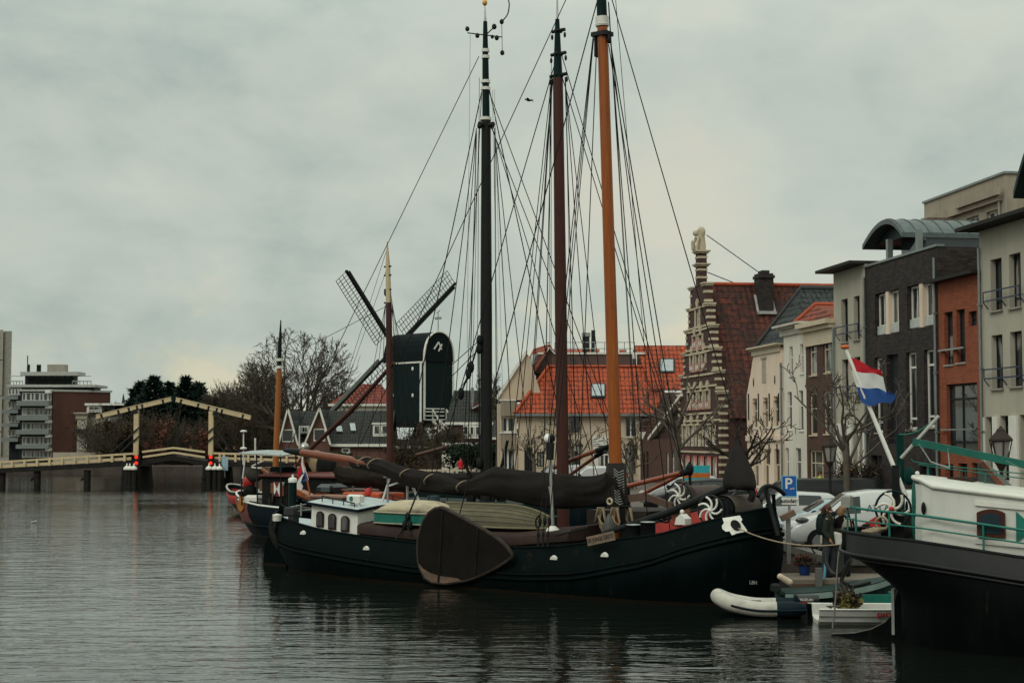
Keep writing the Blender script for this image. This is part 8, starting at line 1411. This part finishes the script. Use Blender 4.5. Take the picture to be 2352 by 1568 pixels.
# ------------------------------------------------------------------ cars and vans on the quay
tyre = mat('tyre_rubber', (.012, .012, .012), .85); rimm = mat('alloy_rim', (.25, .25, .25), .35, .7); cgl = mat('car_glass', (.018, .024, .025), .08, spec=.5, var=.1)
def paint(name, c): return mat(name, c, .3, var=.05, coat=.6, spec=.4, dirt=.12, dcol=(.1, .095, .08))
def car(name, label, loc, rz, L, W, roof, belt, pm, sidew, cab, wheels=(.17, .79), R=.32, dark_lower=True):
    """x from nose (0) to tail (L); roof and belt are height profiles over x/L; cab = (windscreen foot, windscreen top, tail top, tail foot)"""
    t = thing(name, label, 'van' if 'van' in name else 'car', loc, rz); q = MB(); N = 30; rings = []
    for i in range(N + 1):
        u = i / N; x = L * u; e = 1 - .16 * max(0, (.1 - u) / .1) ** 2 - .1 * max(0, (u - .93) / .07) ** 2; w = W / 2 * e; zr = interp(roof, u); zb = min(interp(belt, u), zr - .015); wr = lerp(w * .985, w * .78, min(1, max(0, (zr - zb) / .55))); zl = .2 + .1 * max(0, (.06 - u) / .06)
        h = [(w * .86, zl), (w * .97, zl + .12), (w, .55), (w * .985, zb), (wr * 1.01, zr - .09 if zr - zb > .12 else zb + (zr - zb) * .5), (wr * .9, zr - .02), (wr * .5, zr)]
        rings.append([V((x, -a, b)) for a, b in h] + [V((x, a, b)) for a, b in reversed(h)])
    q.loft(rings); bd = q.build('body', pm, t)
    def rp(u, s, k):        # point of the glasshouse side: k=0 belt, 1 roof edge
        i = min(N - 1, int(u * N)); f = u * N - i; a = rings[i][3].lerp(rings[i + 1][3], f); b = rings[i][4].lerp(rings[i + 1][4], f); p = a.lerp(b, .06 + .88 * k); return V((p.x, s * p.y * -1 if s > 0 else p.y, p.z)) + V((0, .012 * (1 if s > 0 else -1), 0))
    for a, b, c, d in sidew:
        for s in (-1, 1): q = MB(); q.loft([[rp(lerp(a, b, j / 6), s, 0), rp(lerp(c, d, j / 6), s, 1)] for j in range(7)], 0, False, False, False); q.build('side_window', cgl, t)
    for (u0, u1), nm in ((cab[:2], 'windscreen'), (cab[2:], 'rear_window')):
        if u1 is None: continue
        q = MB(); o = V((-.02 if nm == 'windscreen' else .02, 0, .012)); rr = []
        for j in range(5):
            u = lerp(u0, u1, .06 + .86 * j / 4); i = min(N - 1, int(u * N)); f = u * N - i; g = [rings[i][k].lerp(rings[i + 1][k], f) for k in (5, 6, 7, 8)]; rr.append([p + o for p in g])
        q.loft(rr, 0, False, False, False); q.build(nm, cgl, t)
    for u in wheels:
        for s in (-1, 1):
            y = s * (W / 2 - .1); q = MB(); q.tube([(L * u, y - .03, R), (L * u, y + s * .05 + .03, R)], R + .07, 20); q.build('wheel_arch', blk2, t); q = MB(); q.tube([(L * u, y - s * .1, R), (L * u, y + s * .118, R)], R, 20); wh = q.build('wheel', tyre, t); q = MB(); q.tube([(L * u, y + s * .1, R), (L * u, y + s * .124, R)], R * .62, 14); q.build('rim', rimm, wh)
    for s in (-1, 1):
        p = rings[1][2]; q = MB(); q.ball((L * .03, s * W * .4, .68), (.16, .1, .09), 8, 5); q.build('headlight', mat('headlight_glass', (.3, .32, .32), .15), t); q = MB(); q.ball((L * .985, s * W * .43, .9), (.08, .05, .2), 8, 5); q.build('tail_light', red_p, t); q = MB(); u = cab[0] + .03; q.ball((L * u + .1, s * (W / 2 + .08), interp(belt, u) + .08), (.09, .1, .08), 8, 5); q.build('mirror', blk, t)
    return t
HATCH = ([(0, .55), (.02, .72), (.22, .92), (.27, .98), (.42, 1.44), (.6, 1.5), (.85, 1.45), (.96, 1.05), (1, .75)], [(0, .5), (.24, .9), (.5, .95), (.95, 1.0), (1, .72)])
EST = ([(0, .55), (.02, .72), (.2, .93), (.25, .98), (.4, 1.43), (.6, 1.5), (.9, 1.46), (.98, 1.0), (1, .75)], [(0, .5), (.22, .9), (.5, .94), (.96, 1.0), (1, .72)])
CAD = ([(0, .6), (.02, .85), (.2, 1.08), (.24, 1.12), (.4, 1.72), (.55, 1.82), (.97, 1.82), (1, 1.7)], [(0, .55), (.2, 1.02), (.5, 1.12), (1, 1.15)])
TRAN = ([(0, .8), (.02, 1.0), (.14, 1.2), (.18, 1.3), (.3, 1.95), (.42, 2.1), (.98, 2.1), (1, 2.0)], [(0, .7), (.14, 1.12), (.4, 1.25), (1, 1.3)])
def carat(px, py_ground, Z, rzdeg, **k): p = at(px, 1005, Z); return (p.x, Z, 1.0)
wp_, sil, lbl_, dkp = paint('white_car_paint', (.47, .48, .47)), paint('silver_paint', (.33, .34, .34)), paint('pale_blue_metallic', (.27, .36, .40)), mat('black_car_paint', (.009, .01, .011), .3, spec=.2)
vn = car('delivery_van', 'white delivery van with red stripe behind the two people', (at(1803, 1005, 45.3).x, 45.6, 1), radians(-4), 4.4, 1.8, *CAD, wp_, [(.27, .47, .4, .47)], (.24, .4, 0, None), (.2, .8), .33); vn.scale.z = .94
q = text_mb('ATLAS', .3, Matrix.Translation((2.62, -.885, 1.28)) @ Matrix.Rotation(radians(84), 4, 'X'), .003, sx=.9); q.build('lettering', mat('dark_grey_lettering', (.05, .055, .06), .6), vn)
q = MB(); q.prism([(1.9, .5), (4.3, .5), (4.3, 1.0), (2.5, 1.05), (2.0, .72)], -.915, -.906); q.build('red_stripe', red_p, vn); q = MB(); q.ball((.42, -.86, .92), (.2, .06, .09), 8, 5); q.build('headlamp_cluster', mat('dark_headlamp', (.06, .065, .065), .1, spec=.5), vn)
car('estate_car', 'pale blue estate car behind the white delivery van', (at(1768, 1005, 50).x, 50.4, 1), radians(-4), 4.4, 1.8, *EST, lbl_, [(.3, .52, .4, .52), (.54, .7, .54, .7), (.72, .88, .72, .84)], (.25, .4, .9, .98)).scale.z = .87
car('hatchback', 'white hatchback parked behind the parking sign', (at(1672, 1005, 55).x, 55.5, 1), radians(-4), 4.2, 1.75, *HATCH, wp_, [(.32, .56, .42, .56), (.58, .8, .58, .76)], (.27, .42, .85, .96)).scale.z = .88
car('cargo_van', 'black high roofed cargo van in front of the brown brick house', (at(1690, 1005, 64).x, 64.5, 1), radians(-8), 5.9, 2.0, *TRAN, dkp, [(.2, .36, .31, .36)], (.18, .3, 0, None), (.16, .8), .35).scale.z = .74
car('estate_car', 'black estate car with chrome roof rails beside the spoked wheels', (at(1478, 1005, 66).x, 66, 1), radians(-6), 4.7, 1.85, *EST, dkp, [(.3, .5, .4, .5), (.52, .7, .52, .7), (.72, .88, .72, .84)], (.25, .4, .9, .98))
car('hatchback', 'silver hatchback half hidden behind the black estate car', (at(1470, 1005, 72).x, 72.5, 1), radians(-6), 4.1, 1.75, *HATCH, sil, [(.32, .56, .42, .56), (.58, .8, .58, .76)], (.27, .42, .85, .96))
car('hatchback', 'white hatchback behind the oxblood mast near the corner house', (at(1285, 1005, 96).x, 96, 1), radians(-10), 4.1, 1.75, *HATCH, wp_, [(.32, .56, .42, .56), (.58, .8, .58, .76)], (.27, .42, .85, .96))
car('hatchback', 'dark green hatchback in front of the balcony block', (at(1205, 1005, 104).x, 104, 1), radians(-10), 4.2, 1.75, *HATCH, paint('dark_green_paint', (.015, .035, .03)), [(.32, .56, .42, .56), (.58, .8, .58, .76)], (.27, .42, .85, .96))
car('hatchback', 'pale grey hatchback parked left of the oxblood mast', (at(1238, 1005, 99).x, 100, 1), radians(-10), 4.2, 1.75, *HATCH, sil, [(.32, .56, .42, .56), (.58, .8, .58, .76)], (.27, .42, .85, .96))
p = at(*pv('R', 1080, 720), 70); q = MB(); t = thing('poster_board', 'bright turquoise and orange poster board by the red shutters', 'poster board', (p.x, 70, 1)); zc = p.z - 1; q.box(0, 1.15, 0, .1, zc, zc + .75); q.box(.5, .6, .02, .08, 0, zc); q.build('board', mat('turquoise_print', (.03, .36, .42), .5, var=.1), t); q = MB(); q.box(.0, 1.15, -.008, -.002, zc + .2, zc + .42); q.box(-.06, 0, -.01, .1, zc, zc + .75); q.build('orange_panel', mat('orange_print', (.5, .14, .03), .5), t)

# ------------------------------------------------------------------ signs, lamps, bollard box, tub, shrub
p = at(*pv('H', 697, 350), 43.3); X0, zc = p.x, p.z - 1; t = thing('parking_sign', 'blue parking sign with white P and autodate plate', 'sign', (X0, 43.3, 1), radians(-6)); k = 43.3 / FPX * D * .47847
q = MB(); q.tube([(0, .05, -.2), (0, .05, zc + 84 * k)], .035, 8); q.build('post', steel, t)
q = MB(); w, h = 60 * k, 84 * k; q.box(-w, w, -.012, .012, zc - h, zc + h); bd = q.build('blue_panel', mat('sign_blue', (.012, .10, .36), .4, var=.05), t); q = MB()
for a, b, c, d in ((-w, w, h - .02, h), (-w, w, -h, -h + .02), (-w, -w + .02, -h + .021, h - .021), (w - .02, w, -h + .021, h - .021)): q.box(a, b, -.016, -.013, zc + c, zc + d)
q.build('pale_border', mat('sign_pale_blue', (.2, .45, .62), .4), bd); q = text_mb('P', 1.42 * h, Matrix.Translation((-.02, -.015, zc + .06)) @ Matrix.Rotation(pi / 2, 4, 'X'), .002, bold=.008); q.build('letter', wht, bd); q = MB(); q.box(.1 * w, .34 * w, -.017, -.013, zc - .32 * h, zc - .18 * h); q.box(.42 * w, .66 * w, -.017, -.013, zc - .3 * h, zc - .14 * h); q.build('sticker', mat('pale_sticker', (.45, .42, .38), .6), bd)
q = MB(); q.box(-w * 1.03, w * 1.03, -.012, .012, zc - h - 62 * k, zc - h - 4 * k); pl = q.build('white_plate', wht, t); q = text_mb('autodate', .155, Matrix.Translation((0, -.015, zc - h - 34 * k)) @ Matrix.Rotation(pi / 2, 4, 'X'), .002, bold=.004, sx=.88); q.build('lettering', blk, pl)
p = at(*pv('S', 130, 300), 42.6); t = thing('power_post', 'grey quay power post with a slanted brown top below the parking sign', 'post', (p.x - .05, 42.6, 1)); q = MB(); q.box(-.05, .05, 0, .08, -.2, p.z - 1.05); q.build('post', steel, t); q = MB(); q.beam((-.2, 0, p.z - 1.05), (.17, 0, p.z - .87), .22, .16); q.build('head', mat('brown_box_top', (.16, .105, .07), .7), t)
p = at(*pv('c', 640, 545), 38.6); t = thing('cabinet', 'low white topped quay cabinet between the people and the black stern', 'cabinet', (p.x, 39.9, .7)); zt = p.z - .7; q = MB(); q.cbox(-.27, .3, -.2, .25, zt - .2, zt + .12, .05); q.build('top', wht, t); q = MB(); q.box(-.22, .25, -.15, .2, 0, zt - .201); q.build('body', mat('dark_cabinet', (.035, .038, .04), .6), t)
p = at(*pv('S', 310, 885), 40.4); t = thing('plant_tub', 'blue plastic tub standing on the low jetty', 'tub', (p.x, 40.3, .7)); q = MB(); q.lathe([(.11, 0), (.125, .01), (.155, .22), (.165, .23), (.15, .215), (.14, .18)], n=18); q.build('tub', mat('tub_blue', (.012, .05, .2), .5, var=.1), t); bush('tub_shrub', 'dry russet shrub growing in the blue tub', (p.x - .04, 40.3, .9), (.24, .2, .17), 520, leafr, 700, .028, tm=bark2)
p = at(*pv('c', 320, 900), 39.2); q = MB(); q.tube([(p.x - .03, 39.2, .7), (p.x + .03, 39.2, 1.28)], .035, 6); q.build('blue_pole', mat('light_blue_pole', (.1, .3, .42), .5), label='light blue pole standing beside the person in the dark green coat', cat='pole')
p = at(*pv('c', 215, 1300), 38.85); q = MB(); q.box(p.x - .08, p.x + .08, 38.8, 38.93, -1, 1.0); q.build('jetty_post', mat('grey_post', (.1, .1, .09), .8), label='square grey post at the front edge of the low jetty', cat='post')
def lamp(label, px, pyt, Z, wpx, grp='lantern street lamps'):
    p = at(px, pyt, Z); s = wpx / FPX * Z / .62; H = (p.z - 1); t = thing('street_lamp', label, 'street lamp', (p.x, Z, 1), .3, grp); q = MB(); q.lathe([(.13, 0), (.12, .5), (.07, .7), (.055, 1.5), (.05, H - 1.0 * s)], n=10); q.beam((-.25, 0, H - 1.3 * s), (.25, 0, H - 1.3 * s), .04, .04); q.build('post', iron, t); z0 = H - .98 * s
    q = MB(); f0 = lambda r, z, k: V((r * s * cos(pi / 3 * k + .2), r * s * sin(pi / 3 * k + .2), z0 + z * s))
    for k in range(6): q.beam(f0(.15, .08, k), f0(.27, .62, k), .025 * s, .025 * s); q.beam(f0(.27, .62, k), f0(.27, .62, k + 1), .03 * s, .03 * s); q.beam(f0(.15, .08, k), f0(.15, .08, k + 1), .03 * s, .03 * s)
    q.lathe([(.32 * s, z0 + .63 * s), (.3 * s, z0 + .68 * s), (.13 * s, z0 + .84 * s), (.1 * s, z0 + .9 * s), (.05 * s, z0 + .93 * s), (.02 * s, z0 + .98 * s)], n=6, sm=False); q.lathe([(.05 * s, z0 - .12 * s), (.16 * s, z0 + .07 * s)], n=6); ln = q.build('lantern', mat('brown_iron_lantern', (.04, .03, .025), .5), t)
    q = MB(); q.lathe([(.13 * s, z0 + .1 * s), (.245 * s, z0 + .61 * s)], n=6, sm=False); q.build('pane', mat('lantern_glass', (.28, .27, .25), .15), ln); return t
lamp('brown lantern street lamp nearest the right edge, before the pale house', 2298, 978, 43, 58); lamp('lantern street lamp in front of the brown brick house', 1905, 1002, 60, 40); lamp('distant lantern lamp just right of the oxblood mast', 1331, 1012, 110, 20); lamp('distant lantern lamp just right of the orange mast', 1447, 1010, 106, 20)
bush('shrub', 'dark shrub at the foot of the street tree by the slim grey house', gp(1968, 70), (1.0, .8, 1.1), 530, mat('dark_brown_green_leaves', (.035, .028, .017), .9, var=.4), 1800, .07, tm=bark2)
ST = [(1556, 90, 785, .2, 601, 'bare street tree in front of the stepped gable'), (1712, 80, 905, .2, 602, 'bare street tree with crooked limbs before the cream white gable house'), (1943, 63, 790, .17, 603, 'bare street tree before the slim grey house, behind the flag'), (1312, 104, 925, .16, 604, 'bare street tree right beside the oxblood mast'), (1226, 108, 965, .15, 605, 'small bare street tree before the balcony block'), (1450, 98, 960, .14, 606, 'small bare street tree before the low brown roofed house')]
for px, Z, pyt, r, sd_, lb_ in ST: bare_tree('street_tree', lb_, gp(px, Z), hgt(pyt, Z) * 1.05, r * .85, sd_, STREET, 3, .018, bark2 if sd_ != 602 else bark, 'bare trees along the quay')
FR = [('bicycle', 'bicycle leaning at the far side of the quay behind the dark stern', 9.6, 41.6, 1.0, .3), ('bicycle', 'bicycle with a pale frame parked beside the black stern', 8.9, 42.3, 1.0, -.2), ('bicycle', 'dark bicycle parked near the corner house', at(1350, 1005, 100).x, 100.5, 1, .1)]
for nm, lb_, x, y, z, rz in FR:
    t = thing(nm, lb_, 'bicycle', (x, y, z), rz)
    for s in (-.52, .52): q = MB(); q.ring((s, 0, .34), .33, .022, 'y', 20, 5); w_ = q.build('wheel', tyre, t); q = MB(); [q.tube([(s, 0, .34), (s + .32 * cos(a), 0, .34 + .32 * sin(a))], .005, 3) for a in [k * pi / 4 for k in range(8)]]; q.build('spokes', steel, w_)
    q = MB(); [q.tube([(a, 0, b), (c, 0, d)], .018, 5) for a, b, c, d in ((-.52, .34, -.12, .3), (-.12, .3, -.25, .85), (-.12, .3, .36, .75), (-.2, .72, .36, .8), (-.52, .34, -.22, .72), (.52, .34, .34, 1.0))]; q.build('frame', steel if 'pale' in lb_ else iron, t); q = MB(); q.ball((-.26, 0, .9), (.13, .07, .04), 8, 5); q.build('saddle', blk2, t); q = MB(); q.tube([(.28, -.25, 1.02), (.36, 0, 1.03), (.28, .25, 1.02)], .014, 5); q.build('handlebar', iron, t)

# ------------------------------------------------------------------ people and birds
skin = mat('skin', (.42, .23, .16), .6, var=.08)
def skinned(name, edges, joints, m, par, lv=1):
    ks = list(joints); me = bpy.data.meshes.new(name); me.from_pydata([joints[k][0] for k in ks], [(ks.index(a), ks.index(b)) for a, b in edges], []); o = bpy.data.objects.new(name, me); COL.objects.link(o)
    mod = o.modifiers.new('s', 'SKIN'); mod.use_smooth_shade = True
    for i, k in enumerate(ks): r = joints[k][1]; me.skin_vertices[0].data[i].radius = r if isinstance(r, tuple) else (r, r)
    me.skin_vertices[0].data[0].use_root = True; s = o.modifiers.new('d', 'SUBSURF'); s.levels = s.render_levels = lv
    dg = bpy.context.evaluated_depsgraph_get(); nm = bpy.data.meshes.new_from_object(o.evaluated_get(dg)); bpy.data.objects.remove(o); nm.materials.clear(); nm.materials.append(m)
    for p in nm.polygons: p.use_smooth = True
    r = bpy.data.objects.new(name, nm); COL.objects.link(r); r.parent = par; MW[r] = MW[par]; return r
def person(label, loc, rz, H, coat, legs, hair, hl=.1, hem=.42, arms=((.12, .1), (.12, .1)), hands=True, group=None, step=.06):
    """faces local -y; H height; hem = coat hem as a fraction of H; arms = (elbow out, hand forward) for each side"""
    t = thing('person', label, 'person', loc, rz, group); S = H / 1.75; J = {}; E = []
    def P(n, x, y, z, r, par=None):
        J[n] = ((x * S, y * S, z * S), tuple(a * S for a in r) if isinstance(r, tuple) else r * S)
        if par: E.append((par, n))
    P('pel', 0, 0, .93, (.15, .11)); P('wai', 0, 0, 1.1, (.13, .095), 'pel'); P('che', 0, 0, 1.3, (.15, .11), 'wai'); P('nec', 0, .01, 1.47, .06, 'che'); P('jaw', 0, -.02, 1.56, (.065, .075), 'nec'); P('hea', 0, -.005, 1.66, (.08, .098), 'jaw'); P('top', 0, .0, 1.735, (.055, .065), 'hea')
    for s, (eo, hf) in ((-1, arms[0]), (1, arms[1])):
        a = 'l' if s < 0 else 'r'; P(a + 'sh', s * .18, 0, 1.41, .07, 'che'); P(a + 'el', s * (.2 + eo * .4), .03, 1.13, .05, a + 'sh'); P(a + 'wr', s * (.2 - hf * .1), -hf, .9 + hf * .75, .033, a + 'el'); P(a + 'pa', s * (.195 - hf * .15), -hf * 1.25 - .01, .82 + hf * .85, (.036, .02), a + 'wr')
        P(a + 'hi', s * .09, 0, .87, .095, 'pel'); P(a + 'kn', s * .1, -.01 - s * step, .49, .062, a + 'hi'); P(a + 'an', s * .1, .02 - s * step, .09, .042, a + 'kn'); P(a + 'to', s * .11, -.13 - s * step, .04, (.04, .03), a + 'an')
        if hands:
            w = V(J[a + 'pa'][0]) / S; dn = (w - V(J[a + 'wr'][0]) / S).normalized()
            for k in range(4): f = w + V(((k - 1.5) * .006, (k - 1.5) * .019, 0)); g = f + dn * (.075 - .01 * abs(k - 1.3)); P(a + 'f%d' % k, *(f + dn * .03), .0095, a + 'pa'); P(a + 'g%d' % k, *(g + V((-s * .015, -.004, 0))), .0085, a + 'f%d' % k)
            P(a + 'th', *(w + V((-s * .01, -.035, .0)) + dn * .02), .0095, a + 'pa')
    body = skinned('body', E, J, skin, t)
    q = MB(); R = lambda z, w, d, yo=0: [V((w * S * cos(2 * pi * k / 16) * (1 + .04 * sin(3 * k + z * 9)), (yo + d * sin(2 * pi * k / 16) * (1 + .05 * cos(2 * k + z * 7))) * S, z * S)) for k in range(16)]
    q.loft([R(hem * 1.75, .215, .165), R(.85, .2, .155), R(1.05, .18, .135), R(1.3, .2, .145), R(1.42, .19, .125), R(1.49, .1, .085), R(1.52, .075, .075)])
    for a in 'lr': q.tube([V(J[a + n][0]) for n in ('sh', 'el', 'wr')], [.092 * S, .075 * S, .055 * S], 10)
    q.build('coat', coat, t); q = MB()
    for a in 'lr': q.tube([V(J[a + n][0]) for n in ('hi', 'kn', 'an')], [.115 * S, .09 * S, .085 * S], 10); q.build('trousers', legs, t) if a == 'r' else None
    for a in 'lr': q = MB(); p = V(J[a + 'to'][0]); q.ball(p + V((0, .05 * S, .01 * S)), (.055 * S, .15 * S, .055 * S), 8, 5); q.build('shoe', blk2, t)
    q = MB(); c = V((0, .018, 1.675)) * S; q.ball(c, (.098 * S, .112 * S, .105 * S), 12, 8)
    if hl: q.tube([V((0, .07, 1.66)) * S, V((0.02, .11, 1.58 - hl * .3)) * S, V((.03, .12, 1.52 - hl)) * S], [.08 * S, .085 * S, .035 * S], 8)
    q.build('hair', hair, t)
    f = MB(); [f.ball(V((s * .033, -.099, 1.655)) * S, .011 * S, 6, 4) for s in (-1, 1)]; f.build('eyes', blk2, t); f = MB(); f.ball(V((0, -.105, 1.628)) * S, (.012 * S, .02 * S, .024 * S), 6, 5); [f.ball(V((s * .084, .0, 1.64)) * S, (.012 * S, .022 * S, .034 * S), 6, 5) for s in (-1, 1)]; f.ball(V((0, -.088, 1.585)) * S, (.026 * S, .012 * S, .007 * S), 6, 4); f.build('face_details', skin, t); return t
gcoat = mat('dark_olive_coat', (.032, .036, .027), .85, var=.25, bump=.2); kcoat = mat('black_coat', (.009, .009, .01), .85, var=.25, bump=.2); jeans = mat('washed_dark_jeans', (.035, .04, .045), .9, var=.25); redh = mat('auburn_hair', (.06, .02, .012), .6, var=.3); blonde = mat('blond_hair', (.26, .13, .06), .6, var=.3)
pj = at(*pv('H', 1030, 1000), 39.45); zj = .7
person('person with long auburn hair in a dark olive coat on the jetty', (pj.x, 39.7, zj), radians(62), 1.80, gcoat, jeans, redh, .16, .44, ((.12, .08), (.1, .3)))
pk = at(*pv('H', 1150, 1000), 39.7); person('person with blond hair and dark coat turned away on the jetty', (pk.x, 39.95, zj), radians(150), 1.78, kcoat, mat('black_trousers', (.012, .012, .014), .9), blonde, .02, .46, ((.15, .1), (.15, .12)))
def pack(label, loc, rz, m, w, h, d): t = thing('backpack', label, 'backpack', loc, rz); q = MB(); q.loft([[V((w * k * cos(2 * pi * j / 14), d * k2 * sin(2 * pi * j / 14), z)) for j in range(14)] for k, k2, z in ((.55, .6, -h), (.95, 1, -h * .8), (1, 1.05, -.1 * h), (.85, .95, h * .5), (.5, .6, h * .9), (.3, .3, h))]); q.build('bag', m, t); q = MB(); [q.tube(smooth_path([V((s * w * .5, d * .4, h * .8)), V((s * w * .75, d * 1.2, h * 1.1)), V((s * w * .9, d * 2.4, h * .5)), V((s * w * .9, d * 1.6, -h * .6))], 4), .018, 5) for s in (-1, 1)]; q.build('strap', m, t)
pb_ = at(*pv('H', 955, 655), 39.6); pack('dark green backpack worn by the person with auburn hair', (pb_.x, 39.6, pb_.z), radians(62 + 180), mat('dark_green_nylon', (.01, .018, .016), .7, bump=.2), .15, .27, .13)
pb_ = at(*pv('H', 1170, 700), 39.6); pack('beige backpack worn by the person with blond hair', (pb_.x, 39.66, pb_.z), radians(150 + 180), mat('beige_canvas', (.27, .235, .18), .85, bump=.3), .16, .26, .1)
for i, (px, py, Z, H, c, lb_, rz) in enumerate([(1640, 1150, 136.5, 1.7, gcoat, 'person crossing the raised middle of the drawbridge', 1.2), (1950, 1155, 136.8, 1.75, kcoat, 'person in dark clothes on the right part of the bridge, nearer the portal', .4), (2017, 1150, 136.8, 1.78, kcoat, 'person in dark clothes on the right part of the bridge, farther from the portal', -.6)]):
    p = at(*pv('A', px, py), Z); person(lb_, (p.x, Z, p.z - H), rz, H, c, jeans, redh, 0, .46, hands=False, group='people on the drawbridge')
p = at(*pv('B', 1438, 1415), 117.2); person('person in a bright red jacket on the timber terrace', (p.x, 117.2, p.z - 1.6), .5, 1.6, mat('bright_red_jacket', (.5, .012, .02), .7), jeans, redh, 0, .5, hands=False)
p = at(*pv('W', 1320, 620), 70); person('person in a yellow green vest behind the black cargo van', (p.x, 70, 1), 1.0, p.z - .9, mat('hi_vis_vest', (.4, .5, .03), .7), jeans, redh, 0, .5, hands=False)
def bird(label, c, s, rz, m, fly): t = thing('gull', label, 'bird', c, rz); q = MB(); q.loft([[V((x * s, r * s * cos(a), (z + r * sin(a)) * s)) for a in [2 * pi * k / 8 for k in range(8)]] for x, r, z in ((-.5, .01, .02), (-.3, .07, .0), (0, .12, 0), (.22, .09, .04), (.32, .075, .12), (.4, .06, .14), (.46, .015, .13))]); q.build('body', m, t); q = MB(); [q.loft([[V((.15 * s, sd_ * .08 * s, .06 * s)), V((-.12 * s, sd_ * .08 * s, .06 * s))], [V((.1 * s, sd_ * .5 * s, .2 * s * fly)), V((-.12 * s, sd_ * .5 * s, .2 * s * fly))], [V((-.15 * s, sd_ * 1.0 * s, .1 * s * fly)), V((-.2 * s, sd_ * 1.0 * s, .1 * s * fly))]], 0, False, False, False) for sd_ in (-1, 1)] if fly else [q.ball((-.1 * s, sd_ * .11 * s, .03 * s), (.28 * s, .03 * s, .07 * s), 8, 5) for sd_ in (-1, 1)]; q.build('wing', m, t)
gw = mat('gull_grey_white', (.35, .35, .34), .7); bird('dark bird flying between the tarred mast and the oxblood mast', at(1215, 231, 75), .5, 2.8, mat('bird_dark', (.03, .03, .028), .8), .6); bird('gull floating alone on the open water at the left', onz(78, 1199, .02), .5, 1.2, gw, 0); bird('gull perched on the red roof tip of the corner house', at(*pv('C', 690, 262), 122), .55, .2, gw, 0)
